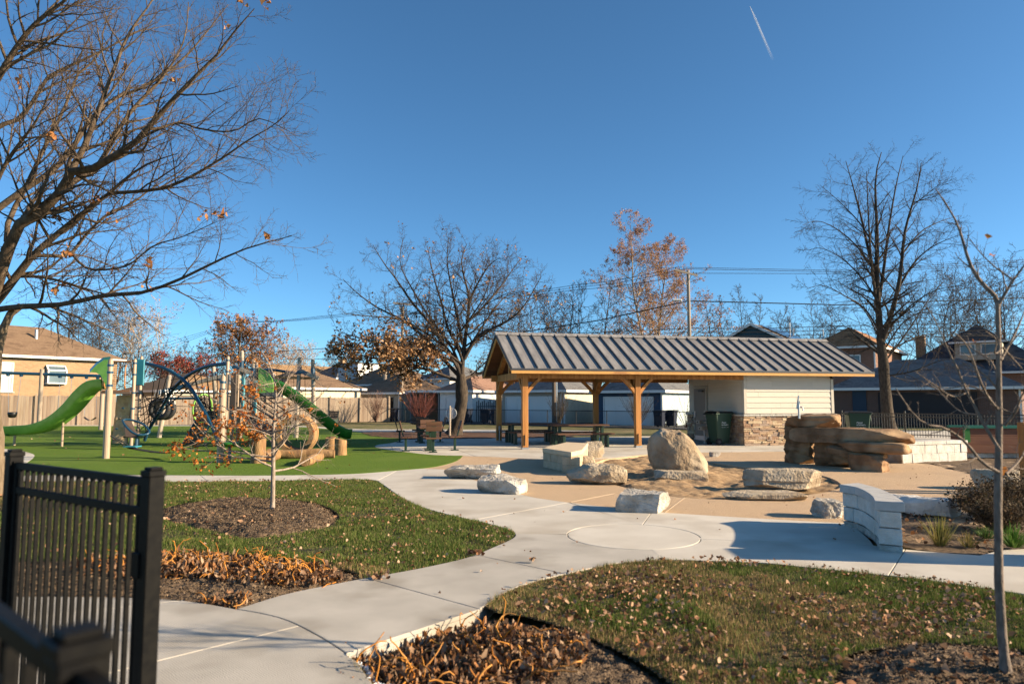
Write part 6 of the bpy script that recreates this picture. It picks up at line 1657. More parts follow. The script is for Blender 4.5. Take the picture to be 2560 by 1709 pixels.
# ------------------------------------------------------------------ trees
def bark(name, c, c2, b=.7, sc=14): return mat(name, c, .95, c2, sc, 6, bump=b, bscale=sc * 2.5, stretch=(1, 1, .35))
def resample(P3, n):
    P3 = np.array([tuple(p) for p in P3]); d = np.r_[0, np.cumsum(np.linalg.norm(np.diff(P3, axis=0), axis=1))]
    t = np.linspace(0, d[-1], n); return np.stack([np.interp(t, d, P3[:, i]) for i in range(3)], 1)
def spawn(P, R, m, t0, t1, ang, asd, ratio, npt, wig, trop, rr, rtip, rng, Labs=None, taper=.75, flat=0.0, rmin=.0025):
    """children of a batch of parent curves, alternate around the parent"""
    B, n, _ = P.shape
    t = t0 + (t1 - t0) * (np.arange(m)[None] + rng.random((B, m))) / m
    x = np.clip(t * (n - 1), 0, n - 1.001); i = x.astype(int); f = (x - i)[..., None]
    bi = np.arange(B)[:, None]
    s = P[bi, i] * (1 - f) + P[bi, i + 1] * f
    T = P[bi, i + 1] - P[bi, i]; T /= np.linalg.norm(T, axis=2, keepdims=True) + 1e-9
    rad = R[bi, i] * (1 - f[..., 0]) + R[bi, i + 1] * f[..., 0]
    Lp = np.linalg.norm(np.diff(P, axis=1), axis=2).sum(1)[:, None]
    ref = np.where(np.abs(T[..., 2:3]) > .9, np.array([1., 0, 0]), np.array([0, 0, 1.]))
    e1 = np.cross(T, ref); e1 /= np.linalg.norm(e1, axis=2, keepdims=True) + 1e-9; e2 = np.cross(e1, T)
    az = np.arange(m)[None] * 2.4 + rng.random((B, 1)) * 6.28 + rng.normal(size=(B, m)) * .5
    a = np.radians(ang + asd * rng.normal(size=(B, m)))
    d = T * np.cos(a)[..., None] + np.sin(a)[..., None] * (e1 * np.cos(az)[..., None] + e2 * (np.sin(az) * (1 - flat))[..., None])
    L = (Lp * ratio if Labs is None else Labs) * (1 - taper * (t - t0) / max(1e-6, t1 - t0)) * (.65 + .6 * rng.random((B, m)))
    C = wander(s.reshape(-1, 3), d.reshape(-1, 3), L.ravel(), npt, wig, trop, rng)
    r0 = np.maximum(np.minimum(rad.ravel() * rr, .05 * L.ravel() + .002), rmin)
    RC = r0[:, None] * np.linspace(1, rtip, npt)[None]
    return C, RC
def merge(batches):
    vs = []; qs = []; b = 0
    for P, R, sides in batches:
        v, q = tubes_np(P, R, sides); vs.append(v); qs.append(q + b); b += len(v)
    return np.concatenate(vs), np.concatenate(qs)
def tree_obj(name, label, trunk, tr, barkm, batches, group=None, twigm=None, leaves=None, trunk_sides=14, crown_name='crown'):
    """trunk: list of Vector; tr radii; batches list of (P,R,sides)"""
    base = Vector(trunk[0])
    t = thing(name, label, 'shrub' if 'shrub' in name else 'tree', base, group=group)
    n = max(8, len(trunk) * 3); P = resample(trunk, n); R = np.interp(np.linspace(0, 1, n), np.linspace(0, 1, len(tr)), tr)
    R[0] *= 1.35
    v, q = tubes_np(P[None], R[None], trunk_sides)
    nz = np.array([noise.noise(Vector(p) * 3.1) for p in v]) * .06
    ctr = np.repeat(P, trunk_sides, 0); v = ctr + (v - ctr) * (1 + nz[:, None] * 1.6)
    link('trunk', np_mesh('trunk', v, [q], barkm, True), t)
    v, q = merge(batches)
    cr = link(crown_name, np_mesh(crown_name, v, [q], twigm or barkm, True), t)
    if leaves is not None:
        link('leaves', leaves, cr)
    return t, cr
def limb_batch(limbs, n=12):
    P = np.stack([resample(catmull(l[0], 4), n) for l in limbs]); R = np.stack([np.linspace(l[1], l[2], n) for l in limbs]); return P, R
def tips(P, k=3):
    return P[:, -k:].reshape(-1, 3)

def upright_tree(name, label, base, H, spread, seed, barkm, r0=.16, clear=.25, leaf=None, nl=0, lsize=(.08, .16), m=(14, 8, 7), ang=48, up=.10, droop=0.0, group=None, twig=None, sides=(8, 5, 3, 3), wig=.12, n_lead=1, lf_sel=None, rmin=.006):
    r = np.random.default_rng(seed)
    base = Vector(base); lead = []
    tp = [base + Vector((.02 * H * r.normal() * k / 4, .02 * H * r.normal() * k / 4, H * clear * k / 4)) for k in range(5)]
    top = tp[-1]
    for k in range(n_lead):
        a = 6.28 * k / n_lead + r.random(); sp = 0 if n_lead == 1 else spread * .32
        q = [top + Vector((sp * math.cos(a) * f ** .8 + .03 * H * r.normal() * f, sp * math.sin(a) * f ** .8 + .03 * H * r.normal() * f, H * (1 - clear) * f * (1 if n_lead == 1 else .85 + .2 * r.random()))) for f in np.linspace(0, 1, 6)]
        lead.append((q, r0 * (.8 if n_lead == 1 else .55), r0 * .06))
    P0, R0 = limb_batch(lead)
    P1, R1 = spawn(P0, R0, m[0], .03, .97, ang, 9, 1, 8, wig, up, .55, .15, r, Labs=spread, taper=.72, rmin=rmin)
    P2, R2 = spawn(P1, R1, m[1], .2, 1.0, 42, 10, .45, 6, wig * 1.2, up * .6 - droop, .6, .25, r, taper=.5, rmin=rmin * .75)
    P3, R3 = spawn(P2, R2, m[2], .15, 1.0, 40, 12, .5, 5, wig * 1.4, up * .3 - droop, .65, .4, r, taper=.4, rmin=rmin * .6)
    lv = None
    if leaf is not None and nl:
        pts = np.concatenate([tips(P3), tips(P2, 2)]); pts = pts[r.integers(0, len(pts), nl)] + r.normal(size=(nl, 3)) * .10
        if lf_sel: pts = pts[lf_sel(pts, r)]
        lv = leaf_mesh('leaves', pts, lsize, leaf, seed, 1.2, .4)
    return tree_obj(name, label, tp, [r0, r0 * .85, r0 * .8], barkm, [(P0, R0, sides[0]), (P1, R1, sides[1]), (P2, R2, sides[2]), (P3, R3, sides[3])], group, twig, lv)

BK_GREY = bark('grey_brown_bark', (.035, .026, .019), (.08, .06, .043)); BK_DARK = bark('dark_bark', (.035, .027, .021), (.075, .058, .045)); BK_TAN = bark('tan_bark', (.12, .088, .056), (.20, .15, .10)); BK_PALE = bark('pale_bark', (.34, .27, .20), (.46, .38, .29)); BK_SYC = bark('sycamore_bark', (.24, .17, .11), (.46, .37, .27))
BK_RED = mat('red_twigs', (.10, .028, .022), .7, (.16, .05, .035), 8); BK_SAP = bark('sapling_bark', (.20, .155, .12), (.33, .265, .21), .5, 30); BK_BARE = bark('slender_bark', (.13, .10, .078), (.23, .18, .145), .4, 40)
TWIG_R = mat('reddish_twigs', (.13, .075, .055), .85, (.19, .12, .09), 6)
L_OAK = ramp_island('oak_leaves', [(.13, .06, .028), (.26, .135, .06), (.40, .225, .11), (.50, .31, .165), (.20, .095, .045)], transl=.2)
L_ORANGE = ramp_island('orange_leaves', [(.25, .09, .03), (.38, .17, .06), (.46, .24, .10), (.30, .14, .06)], transl=.25)
L_SYC = ramp_island('sycamore_leaves', [(.26, .12, .055), (.40, .21, .10), (.48, .28, .16), (.34, .16, .08)], transl=.25)
L_RED = ramp_island('red_leaves', [(.20, .03, .025), (.32, .06, .045), (.26, .08, .05)], transl=.25)
L_SAP = ramp_island('copper_leaves', [(.30, .075, .014), (.48, .15, .025), (.62, .25, .055), (.20, .05, .014), (.55, .19, .035)], transl=.3)

# --- large bare maple whose limbs reach in from beside the camera
def lp(pts, Y0, Y1):       # crop coordinates of the tree (scale .5483) to points
    n = len(pts); return [V(x * .5483, y * .5483, Y0 + (Y1 - Y0) * i / (n - 1)) for i, (x, y) in enumerate(pts)]
limbs = [
    (lp([(-60, 1420), (60, 1400), (150, 1395), (300, 1385), (480, 1345), (640, 1335), (800, 1282), (1000, 1185), (1130, 1130), (1330, 1075)], 11.6, 10.2), .055, .006),
    (lp([(-40, 1400), (0, 1355), (90, 1240), (150, 1165), (330, 1010), (500, 880), (590, 800), (690, 740), (810, 700)], 11.7, 11.0), .075, .006),
    (lp([(-30, 1340), (10, 1210), (40, 1130), (80, 1030), (180, 970), (280, 870), (330, 780), (440, 765), (540, 700), (640, 630), (720, 530), (860, 380), (1000, 240), (1080, 130), (1160, 40)], 11.5, 9.6), .105, .006),
    (lp([(280, 870), (310, 820), (340, 750), (380, 680), (450, 500), (530, 290), (590, 150), (690, 10), (740, -90)], 11.0, 11.2), .060, .008),
    (lp([(-60, 990), (0, 945), (100, 870), (250, 770), (340, 660), (440, 510), (540, 440), (650, 400), (800, 300), (900, 200), (1040, 20)], 12.4, 12.8), .060, .006),
    (lp([(500, 880), (660, 870), (800, 840), (1000, 730), (1130, 640), (1250, 570), (1315, 510)], 11.2, 10.2), .034, .005),
    (lp([(150, 1165), (250, 1165), (320, 1160), (400, 1060), (500, 970), (600, 930), (690, 860), (860, 760)], 11.5, 12.2), .035, .006),
    (lp([(-40, 600), (30, 560), (70, 555), (140, 480), (220, 350), (300, 310), (470, 230), (600, 160), (720, 100)], 12.8, 13.2), .045, .006),
    (lp([(-40, 400), (0, 340), (80, 210), (170, 100), (300, 0), (380, -80)], 9.2, 8.6), .05, .01),
    (lp([(60, 1260), (180, 1262), (290, 1285), (400, 1320), (480, 1340)], 11.6, 11.2), .03, .012),
    (lp([(330, 1160), (400, 1225), (520, 1225), (600, 1200), (700, 1120), (830, 1080), (990, 1010)], 11.2, 10.4), .022, .005),
    (lp([(300, 850), (380, 800), (440, 770), (560, 560), (640, 460), (760, 330), (840, 180), (860, 10)], 11.0, 12.0), .05, .006),
    (lp([(30, 1100), (40, 1000), (110, 870), (180, 720), (240, 600), (300, 480), (360, 330), (460, 250), (470, 130), (520, 20)], 12.4, 13.4), .05, .008),
    (lp([(-30, 860), (30, 740), (100, 640), (160, 560), (220, 440), (250, 330)], 10.2, 9.4), .035, .006),
    (lp([(620, 640), (800, 560), (900, 585), (1060, 600), (1180, 540), (1320, 600)], 10.6, 9.8), .022, .005),
]
r = np.random.default_rng(5)
P0, R0 = limb_batch(limbs, 16)
P1, R1 = spawn(P0, R0, 20, .12, .99, 42, 10, 1, 8, .11, .05, .55, .2, r, Labs=1.35, taper=.45, rmin=.0045)
P2, R2 = spawn(P1, R1, 8, .15, 1.0, 42, 12, .42, 6, .14, .03, .6, .35, r, taper=.35, rmin=.003)
P3, R3 = spawn(P2, R2, 5, .15, 1.0, 45, 14, .45, 4, .18, .02, .7, .5, r, taper=.3, rmin=.0022)
base = G(-16, 1238)
tk = [base, base + Vector((.02, 0, .9)), V(-14, 1000, 11.7), V(-6, 880, 11.65), V(12, 812, 11.6), V(30, 776, 11.6), V(52, 764, 11.6)]
tk2 = [base, base + Vector((-.05, 0, 1.0)), V(-45, 960, 11.8), V(-40, 820, 11.7), V(-20, 740, 11.6)]
pts = np.concatenate([tips(P1, 2), tips(P2, 2)]); sel = pts[r.integers(0, len(pts), 26)]
cl_ = (sel[:, None] + r.normal(size=(26, 5, 3)) * .045).reshape(-1, 3)
lv = leaf_mesh('leaves', cl_, (.05, .09), L_ORANGE, 4, 1.3, .8)
t, cr = tree_obj('maple_tree', 'large bare maple with pale limbs and few clinging leaves beside the gate', tk2, [.17, .15, .14, .11], BK_TAN, [(P0, R0, 8), (P1, R1, 5), (P2, R2, 3), (P3, R3, 3)], None, bark('maple_bark', (.065, .045, .030), (.125, .09, .06)), lv)
Pk = resample(tk, 16); v, q = tubes_np(Pk[None], np.linspace(.10, .055, 16)[None], 10); link('trunk', np_mesh('trunk', v, [q], BK_TAN, True), t)

# --- spreading oak
def op(pts, dY):
    n = len(pts); return [V(800 + x / 2.8, 540 + y / 2.8, 33.5 + dY * (i / (n - 1)) ** 1.2) for i, (x, y) in enumerate(pts)]
olimbs = [
    ([(990, 1130), (1005, 950), (1030, 750), (1045, 580), (1010, 430), (990, 300), (1030, 190)], .4, .13), ([(985, 1120), (940, 1000), (850, 880), (780, 760), (640, 600), (540, 450), (440, 320), (370, 200)], -1.5, .11),
    ([(985, 1130), (880, 1020), (760, 880), (600, 740), (400, 640), (250, 530), (160, 440)], 1.5, .10), ([(960, 1150), (850, 1110), (740, 1070), (560, 1035), (400, 1000), (200, 960), (130, 940)], -1.2, .085),
    ([(1000, 950), (900, 800), (860, 640), (800, 440), (770, 300), (750, 210)], 2.4, .08), ([(1010, 1000), (1090, 860), (1180, 800), (1300, 740), (1420, 640), (1550, 420)], -.6, .095),
    ([(1030, 740), (1130, 650), (1260, 500), (1330, 400), (1410, 290)], 1.6, .07), ([(1010, 1140), (1080, 1110), (1200, 1080), (1340, 1050)], 1.8, .085), ([(1040, 600), (1100, 480), (1180, 350), (1260, 290)], -1.6, .06),
    ([(1000, 900), (960, 700), (920, 500), (890, 320), (900, 150)], -2.2, .08), ([(980, 1100), (900, 960), (760, 830), (560, 720), (330, 700), (150, 680)], -2.6, .08), ([(985, 1090), (930, 930), (760, 700), (640, 500), (560, 330), (580, 170)], 3.0, .08),
    ([(1010, 980), (1100, 830), (1200, 680), (1300, 560), (1440, 480)], 3.2, .07), ([(990, 1060), (900, 1000), (700, 940), (480, 900), (260, 850), (90, 790)], .5, .08), ([(1000, 1020), (960, 860), (1050, 720), (1150, 560), (1200, 400)], -3.4, .07), ([(1000, 1040), (850, 930), (700, 860), (560, 840), (430, 830)], -3.6, .06)]
r = np.random.default_rng(15)
P0, R0 = limb_batch([(op(a, d), w, .012) for a, d, w in olimbs], 14)
P1, R1 = spawn(P0, R0, 22, .12, .99, 50, 12, 1, 8, .14, .05, .5, .2, r, Labs=1.9, taper=.5, rmin=.009)
P2, R2 = spawn(P1, R1, 8, .15, 1.0, 48, 14, .42, 6, .18, .05, .6, .35, r, taper=.35, rmin=.0065)
P3, R3 = spawn(P2, R2, 5, .2, 1.0, 50, 16, .5, 4, .2, .04, .7, .5, r, taper=.3, rmin=.005)
pts = np.concatenate([tips(P3, 2), tips(P2, 3)])
ox, oz = -2.7, pts[:, 2]
w_ = np.exp(-((oz - 3.3) / 1.0) ** 2) * np.clip((ox + .4 - pts[:, 0]) / 2.4, .04, 1) * .65 + .004
sel = pts[r.random(len(pts)) < w_ * 1.0]; sel = (sel[:, None] + r.normal(size=(len(sel), 3, 3)) * .09).reshape(-1, 3)
lv = leaf_mesh('leaves', sel[:16000], (.08, .15), L_OAK, 8, 1.2, .5)
b0 = G(1136, 1087)
tree_obj('oak_tree', 'spreading oak holding brown leaves on its lower boughs', [b0, V(1147, 1040, 33.5), V(1155, 1000, 33.5), V(1153, 965, 33.5), V(1152, 935, 33.5)], [.36, .30, .28, .30, .20], BK_GREY, [(P0, R0, 9), (P1, R1, 5), (P2, R2, 3), (P3, R3, 3)], None, bark('oak_twigs', (.04, .030, .024), (.085, .065, .05)), lv, 18)

# --- tall ascending tree behind the shelter's end
def gp(pts, dY=0): 
    n = len(pts); return [V(1980 + x / 2.305, 320 + y / 2.305, 34.4 + dY * i / (n - 1)) for i, (x, y) in enumerate(pts)]
gl_ = [(gp([(530, 1400), (510, 1200), (490, 900), (490, 600), (480, 300), (515, 140)]), .19, .02), (gp([(515, 1240), (560, 1110), (620, 880), (650, 600), (720, 350), (745, 200)], -1), .13, .02), (gp([(490, 880), (440, 700), (400, 520), (350, 330), (310, 190)], 1), .09, .015),
       (gp([(500, 1000), (530, 800), (560, 560), (600, 330), (640, 160)], 1.6), .09, .015), (gp([(600, 950), (700, 780), (800, 690), (900, 640), (960, 620)], -1.2), .06, .012), (gp([(540, 1340), (660, 1180), (780, 1000), (900, 850)], 1.2), .05, .012), (gp([(470, 860), (420, 810), (350, 810)], -.5), .05, .02), (gp([(500, 1100), (460, 800), (440, 500), (430, 250)], -1.6), .08, .015), (gp([(540, 1430), (700, 1400), (850, 1340), (960, 1330)], -.6), .045, .01),
       (gp([(505, 1180), (420, 1040), (300, 965), (180, 905), (80, 930)], -.8), .05, .008), (gp([(495, 1000), (400, 860), (280, 745), (160, 690), (100, 705)], .8), .05, .008), (gp([(490, 850), (390, 700), (270, 590), (150, 535), (60, 560)], -1.2), .05, .008), (gp([(485, 700), (400, 560), (300, 450), (200, 360), (170, 340)], .6), .045, .008),
       (gp([(560, 1150), (700, 1010), (850, 925), (1000, 910)], -1.4), .05, .008), (gp([(640, 720), (740, 600), (850, 540), (960, 505)], .9), .045, .008), (gp([(690, 450), (780, 380), (860, 315)], -.5), .03, .008), (gp([(535, 1300), (680, 1220), (800, 1185), (960, 1195)], 1.2), .045, .008), (gp([(515, 1300), (400, 1190), (280, 1140), (180, 1190)], .9), .045, .008), (gp([(520, 1260), (450, 1100), (360, 1000), (240, 1010)], 2.0), .045, .008), (gp([(530, 1280), (640, 1120), (760, 1060), (900, 1090)], -2.2), .045, .008)]
r = np.random.default_rng(25)
P0, R0 = limb_batch(gl_, 14)
P1, R1 = spawn(P0, R0, 17, .06, .99, 50, 10, 1, 8, .09, np.array([0, 0, .035]), .5, .2, r, Labs=2.1, taper=.45, rmin=.008)
P2, R2 = spawn(P1, R1, 9, .2, 1.0, 38, 12, .34, 6, .12, np.array([0, 0, -.06]), .6, .35, r, taper=.3, rmin=.006)
P3, R3 = spawn(P2, R2, 5, .2, 1.0, 40, 14, .45, 4, .15, np.array([0, 0, -.12]), .7, .5, r, taper=.3, rmin=.0045)
b0 = G(2226, 1085)
tree_obj('tall_bare_tree', 'tall bare tree with upswept limbs beyond the end of the shelter', [b0, V(2218, 1030, 34.4), V(2212, 960, 34.4), V(2208, 900, 34.4), V(2200, 845, 34.4)], [.34, .27, .25, .24, .18], BK_GREY, [(P0, R0, 9), (P1, R1, 5), (P2, R2, 3), (P3, R3, 3)], None, BK_DARK, None, 18)

# --- sycamore and the other trees beyond
def at(px, Y): return Vector(((px - 1280) / FPX * Y, Y, -.1))
def Hof(py, Y): return V(0, py, Y).z + .1
upright_tree('sycamore_tree', 'tall sycamore with tan leaves behind the utility pole', at(1647, 72), Hof(574, 72), 7.6, 41, BK_SYC, .34, .16, L_SYC, 30000, (.07, .14), (36, 9, 6), 58, .04, group='trees beyond the alley', rmin=.014, n_lead=2)
BG = 'trees beyond the alley'
spec = [('bare_tree', 'twiggy bare tree behind the brick bungalow', 185, 80, 752, 4.2, BK_DARK, None, 0, 3), ('bare_tree', 'second twiggy bare tree behind the brick bungalow', 272, 84, 768, 4.0, BK_DARK, None, 0, 2), ('bare_tree', 'pale twiggy tree with pinkish buds above the slide', 352, 86, 772, 4.2, BK_PALE, L_SYC, 900, 3),
        ('maple_tree', 'round tree dense with orange leaves behind the distant pole', 600, 84, 812, 4.0, BK_DARK, L_ORANGE, 9000, 4), ('bare_tree', 'small dark bare tree behind the rope arches', 482, 100, 860, 2.6, BK_DARK, None, 0, 2), ('red_leaf_tree', 'small red leaved tree over the tan garage roof', 425, 72, 896, 1.9, TWIG_R, L_RED, 1600, 3), ('red_leaf_tree', 'second small red leaved tree over the tan garage roof', 478, 73, 892, 1.8, TWIG_R, L_RED, 1600, 3),
        ('bare_tree', 'thin tree with sparse orange leaves over the tan roof', 745, 104, 852, 3.4, BK_PALE, L_ORANGE, 900, 3), ('bare_tree', 'faint bare tree over the grey hip roof', 845, 125, 868, 3.4, BK_GREY, None, 0, 2),
        ('bare_tree', 'bare tree with few brown leaves just behind the shelter ridge', 1340, 66, 738, 3.6, BK_DARK, L_OAK, 500, 3), ('bare_tree', 'gnarled bare tree between oak and sycamore', 1412, 74, 728, 3.6, BK_DARK, L_OAK, 300, 3), ('bare_tree', 'dark ascending bare tree beside the sycamore', 1520, 68, 720, 2.8, BK_DARK, None, 0, 1), ('bare_tree', 'low bare tree with orange tips left of the blue gable', 1795, 78, 738, 2.6, BK_DARK, L_ORANGE, 350, 2),
        ('bare_tree', 'crooked bare tree above the blue gable', 1885, 82, 720, 2.6, BK_DARK, None, 0, 2), ('bare_tree', 'pale slender bare tree beyond the solar panels', 1965, 92, 762, 2.8, BK_GREY, None, 0, 3), ('bare_tree', 'pale broad bare tree beyond the slim mast', 2045, 92, 758, 3.2, BK_GREY, None, 0, 3),
        ('bare_tree', 'broad bare tree behind the rust roofed brick house', 2330, 70, 690, 5.2, BK_DARK, None, 0, 3), ('bare_tree', 'bare tree filling the gap by the dormer house', 2520, 74, 640, 4.6, BK_DARK, None, 0, 3), ('bare_tree', 'bare tree between the brick house and the dormer house', 2430, 90, 760, 4.0, BK_GREY, None, 0, 3)]
for k, (nm, lab, px, Y, tpy, sp_, bk, lf, nl, ld) in enumerate(spec):
    lab = lab.replace(' left of ', ' before ')
    upright_tree(nm, lab, at(px, Y), Hof(tpy, Y), sp_ * 1.75, 60 + k, bk, .18, .18, lf, nl, (.10, .22), (19 if ld > 2 else 24, 8, 5), 50, .06, group=BG, n_lead=ld, rmin=.028, sides=(6, 4, 3, 3), wig=.15)

# --- leafy sapling on the lawn
b0 = G(681, 1280)
tk = [b0, V(683, 1180, 10.3), V(683, 1080, 10.3), V(690, 990, 10.3), V(684, 940, 10.3), V(671, 905, 10.3), V(654, 878, 10.3)]
r = np.random.default_rng(35)
P0, R0 = limb_batch([(tk[1:], .030, .004)], 16)
P1, R1 = spawn(P0, R0, 34, .0, .97, 68, 10, 1, 8, .14, .02, .6, .2, r, Labs=1.45, taper=.78, rmin=.0035)
P2, R2 = spawn(P1, R1, 6, .2, 1.0, 45, 12, .40, 6, .16, .02, .6, .35, r, taper=.4, rmin=.0024)
P3, R3 = spawn(P2, R2, 4, .2, 1.0, 48, 14, .45, 4, .2, .0, .7, .5, r, taper=.3, rmin=.0018)
pts = np.concatenate([tips(P3, 2), tips(P2, 3)])
w_ = np.clip((b0.x + .12 - pts[:, 0]) / .5, .05, 1) * np.clip(1.2 - abs(pts[:, 2] - .85) / .95, .06, 1)
sel = pts[r.random(len(pts)) < w_ * .8]; sel = (sel[:, None] + r.normal(size=(len(sel), 4, 3)) * .028).reshape(-1, 3)
tree_obj('leafy_sapling', 'young sapling clinging to copper orange leaves in a soil ring on the lawn', tk, [.036, .031, .028, .022, .014, .009, .005], BK_SAP, [(P0, R0, 8), (P1, R1, 6), (P2, R2, 4), (P3, R3, 3)], None, BK_SAP, leaf_mesh('leaves', sel, (.022, .05), L_SAP, 9, 1.2, .6), 12)

# --- slender bare sapling close by
def bp2(pts, Y0, Y1): n = len(pts); return [V(2280 + x / 1.9607, 440 + y / 1.9607, Y0 + (Y1 - Y0) * i / (n - 1)) for i, (x, y) in enumerate(pts)]
bl = [(bp2([(424, 640), (418, 600), (330, 510), (280, 420), (250, 320), (210, 210), (115, 60)], 4.25, 4.35), .014, .003), (bp2([(424, 630), (490, 520), (549, 440), (600, 360)], 4.25, 4.1), .011, .003), (bp2([(495, 510), (440, 470), (400, 440), (330, 370), (270, 290)], 4.2, 4.5), .006, .002),
      (bp2([(432, 1345), (360, 1230), (330, 1170), (270, 1060), (225, 950), (180, 860), (120, 720), (60, 620)], 4.22, 4.4), .011, .002), (bp2([(455, 1220), (510, 1150), (530, 1090), (560, 1040)], 4.22, 4.0), .010, .003), (bp2([(428, 1150), (370, 1080), (330, 990), (270, 830), (200, 760)], 4.24, 4.0), .009, .002),
      (bp2([(425, 1450), (340, 1400), (260, 1300), (150, 1230), (80, 1220), (10, 1170), (-80, 1040)], 4.22, 4.05), .011, .003), (bp2([(460, 1460), (520, 1400), (560, 1340)], 4.22, 4.4), .009, .003), (bp2([(435, 900), (510, 760), (560, 640)], 4.24, 4.4), .009, .003), (bp2([(436, 850), (405, 870), (412, 800), (360, 760)], 4.24, 4.1), .006, .002), (bp2([(445, 840), (500, 900), (540, 940)], 4.24, 4.4), .006, .002),
      (bp2([(430, 1000), (380, 900), (300, 850), (225, 780)], 4.24, 4.5), .008, .002), (bp2([(435, 1060), (340, 960), (240, 920), (230, 950)], 4.24, 4.3), .007, .002), (bp2([(430, 1130), (300, 1030), (160, 1040), (60, 1000)], 4.24, 4.5), .007, .002), (bp2([(270, 1060), (200, 1080), (120, 1030), (20, 960)], 4.3, 4.2), .006, .002), (bp2([(330, 1170), (230, 1150), (130, 1050), (90, 1020)], 4.3, 4.6), .005, .002)]
r = np.random.default_rng(45)
P0, R0 = limb_batch(bl, 12)
P1, R1 = spawn(P0, R0, 7, .15, .98, 48, 12, 1, 6, .16, .04, .6, .35, r, Labs=.16, taper=.4, rmin=.0016)
P2, R2 = spawn(P1, R1, 2, .4, 1.0, 45, 14, .4, 4, .2, .02, .7, .6, r, rmin=.0012)
b0 = G(2516, 1692)
tk = [b0, V(2506, 1600, 4.22), V(2497, 1450, 4.22), V(2495, 1250, 4.23), V(2498, 1050, 4.24), V(2496, 850, 4.25), V(2494, 755, 4.25)]
sel = tips(P1, 1)[r.integers(0, len(P1), 5)]
tree_obj('slender_sapling', 'slender bare sapling with pale crooked branches in a mulch bed', tk, [.028, .0245, .023, .021, .018, .014, .012], BK_BARE, [(P0, R0, 7), (P1, R1, 4), (P2, R2, 3)], None, BK_BARE, leaf_mesh('leaves', sel, (.04, .07), L_SAP, 5, 1.2, .5), 14)

# --- shrubs
def fountain(name, label, base, H, spread, n, seed, m, wig=.06, sub=4, r0=.010, leaf=None, nl=0, lsz=(.03, .06), group=None):
    r = np.random.default_rng(seed); base = Vector(base)
    a = r.random(n) * 6.28; k = r.random(n) ** .6
    d0 = np.stack([np.cos(a) * k * spread, np.sin(a) * k * spread, np.full(n, H)], 1)
    s = np.array(tuple(base))[None] + np.stack([np.cos(a) * .06 * k, np.sin(a) * .06 * k, np.zeros(n)], 1)
    P0 = wander(s, d0, H * (.75 + .35 * r.random(n)), 8, wig, .0, r); R0 = np.linspace(r0, r0 * .35, 8)[None] * np.ones((n, 1))
    b_ = [(P0, R0, 4)]
    if sub: P1, R1 = spawn(P0, R0, sub, .35, 1, 30, 10, .35, 5, wig * 1.6, .04, .7, .5, r, rmin=r0 * .35); b_.append((P1, R1, 3))
    t = thing(name, label, 'shrub', base, group=group)
    v, q = merge(b_); o = link('stems', np_mesh('stems', v, [q], m, True), t)
    if leaf is not None:
        pts = (P1 if sub else P0)[:, 1:].reshape(-1, 3); pts = pts[r.integers(0, len(pts), nl)] + r.normal(size=(nl, 3)) * .03
        link('leaves', leaf_mesh('leaves', pts, lsz, leaf, seed, 1.2, .4), t)
    return t
fountain('dogwood_shrub', 'red twigged shrub against the end of the board fence', at(942, 55.5) + Vector((0, 0, .1)), 2.4, 1.5, 60, 71, TWIG_R, .07, 5, .014, group='red twigged shrubs')
fountain('dogwood_shrub', 'larger red twigged shrub in front of the carport', at(1052, 53) + Vector((0, 0, .1)), 2.5, 1.9, 80, 72, BK_RED, .07, 5, .016, group='red twigged shrubs')
fountain('vase_shrub', 'pale vase shaped bare shrub before the beige garage door', at(1396, 46) + Vector((0, 0, .1)), 2.2, .9, 40, 73, BK_GREY, .06, 5, .013, group='vase shaped shrubs')
fountain('vase_shrub', 'pale vase shaped bare shrub before the navy garage door', at(1592, 41.8) + Vector((0, 0, .1)), 2.2, 1.2, 40, 74, BK_GREY, .06, 5, .013, group='vase shaped shrubs')
fountain('vase_shrub', 'small bare shrub in front of the service corner of the shelter room', at(1712, 43) + Vector((0, 0, .1)), 2.3, 1.3, 26, 75, BK_GREY, .07, 5, .012, group='vase shaped shrubs')
L_DK = ramp_island('dark_shrub_leaves', [(.03, .022, .014), (.06, .04, .022), (.10, .06, .03), (.035, .035, .014)], transl=.2)
for k, (px, py, H, sp_) in enumerate(((2462, 1300, .52, .62), (2540, 1290, .62, .6), (2500, 1330, .42, .5))):
    fountain('leggy_shrub', ('grey leggy shrub next to the half buried pale rock', 'grey leggy shrub at the foot of the timber post', 'low dark shrub near the sidewalk edge')[k], G(px, py), H, sp_, 150, 81 + k, mat('shrub_twigs', (.10, .075, .05), .9, (.17, .13, .09), 6), .12, 5, .005, L_DK, 1600, (.015, .04), group='dormant shrubs in the bed')
def grass_clump(label, px, py, n, h, spread, seed, cols, nm):
    r = np.random.default_rng(seed); c = G(px, py, .02); a = r.random(n) * 6.28; k = r.random(n)
    s = np.stack([c.x + .07 * k * np.cos(a), c.y + .07 * k * np.sin(a), np.full(n, c.z)], 1)
    P = wander(s, np.stack([np.cos(a) * spread * k, np.sin(a) * spread * k, np.ones(n)], 1), h * (.6 + .6 * r.random(n)), 6, .06, np.array([0, 0, -.14 * spread]), r)
    w = np.stack([-np.sin(a), np.cos(a), np.zeros(n)], 1)[:, None] * np.linspace(.006, .001, 6)[None, :, None]
    v = np.stack([P - w, P + w], 2).reshape(-1, 3); i = np.arange(n * 12).reshape(n, 6, 2)
    q = np.stack([i[:, :-1, 0], i[:, :-1, 1], i[:, 1:, 1], i[:, 1:, 0]], -1).reshape(-1, 4)
    o = link(nm, np_mesh(nm, v, [q], ramp_island('clump_%d' % seed, cols, transl=.3))); tag(o, label, 'plant', 'perennial clumps in the bed')
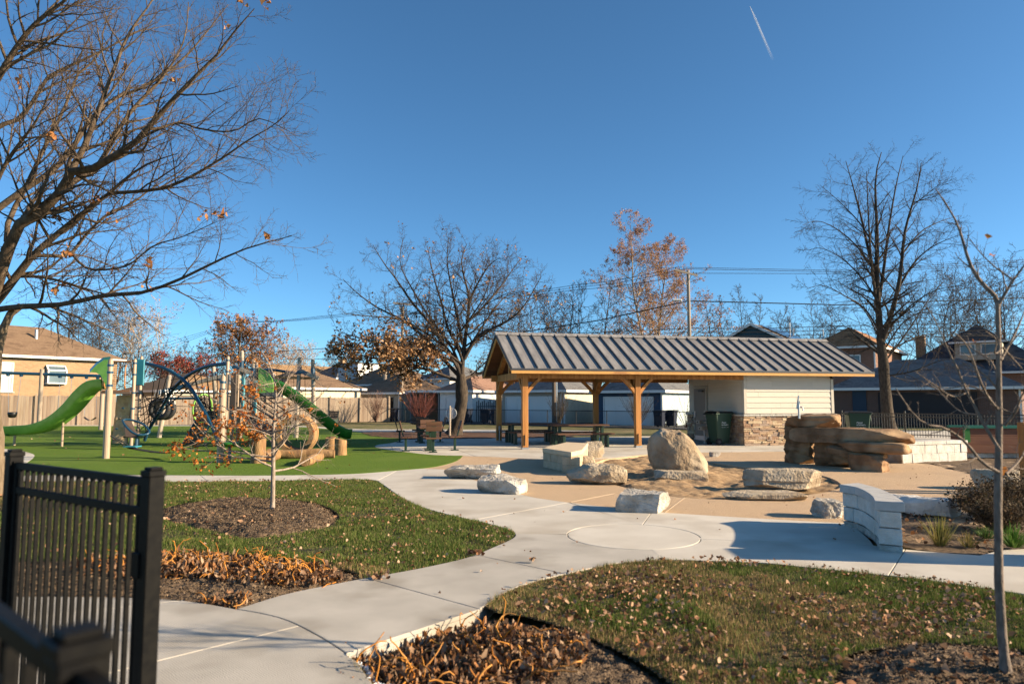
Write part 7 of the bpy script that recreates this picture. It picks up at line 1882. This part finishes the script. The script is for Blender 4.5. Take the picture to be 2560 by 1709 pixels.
grass_clump('straw and green blades of a perennial clump behind the seat wall', 2350, 1362, 160, .30, .7, 91, [(.12, .15, .03), (.28, .22, .08), (.06, .10, .02)], 'perennial_clump')
grass_clump('bright green strappy clump at the sidewalk edge of the shrub bed', 2535, 1366, 240, .24, .95, 92, [(.05, .12, .02), (.08, .18, .03), (.14, .20, .05)], 'perennial_clump')
grass_clump('small yellowing clump among dead leaves behind the seat wall', 2420, 1366, 90, .16, .9, 93, [(.18, .18, .05), (.30, .22, .09), (.08, .10, .03)], 'perennial_clump')
grass_clump('low green tuft in the middle of the shrub bed', 2465, 1345, 120, .14, .9, 94, [(.04, .09, .02), (.07, .13, .03), (.12, .14, .05)], 'perennial_clump')
leaves_on('brown leaves lying in the shrub bed behind the seat wall', bed_p, (), 55, (.03, .06), lambda x, y: .012 + .05 * fbm(x, y, 1.2, 5) + .02 * fbm(x, y, 9, 7), LEAFO, 95, .03)

# ------------------------------------------------------------------ condensation trail, high and far
YC = 9000.0
CT = bpy.data.materials.new('contrail'); CT.use_nodes = True
N_ = CT.node_tree.nodes; L_ = CT.node_tree.links; pb_ = N_['Principled BSDF']; pb_.inputs['Base Color'].default_value = (.9, .9, .92, 1); pb_.inputs['Roughness'].default_value = 1
tcn = N_.new('ShaderNodeTexCoord'); sep = N_.new('ShaderNodeSeparateXYZ'); mr = N_.new('ShaderNodeMapRange'); mr.inputs[1].default_value = .0; mr.inputs[2].default_value = 1.0; mr.inputs[3].default_value = 0.0; mr.inputs[4].default_value = .55
L_.new(tcn.outputs['Generated'], sep.inputs[0]); L_.new(sep.outputs[2], mr.inputs[0]); L_.new(mr.outputs[0], pb_.inputs['Alpha'])
t = thing('contrail', 'thin white aircraft contrail of two strands in the clear sky', 'contrail', V(1900, 80, YC))
for dx in (-1.6, 1.8):
    pts = [V(1875 + (58 * f) + dx * (min(1, f * 5)) * (1 - f * .4), 17 + 135 * f, YC) for f in np.linspace(0, 1, 10)]
    MB().tube(pts, [2.5 + 9 * f for f in np.linspace(0, 1, 10)], 8).build('strand', CT, t)
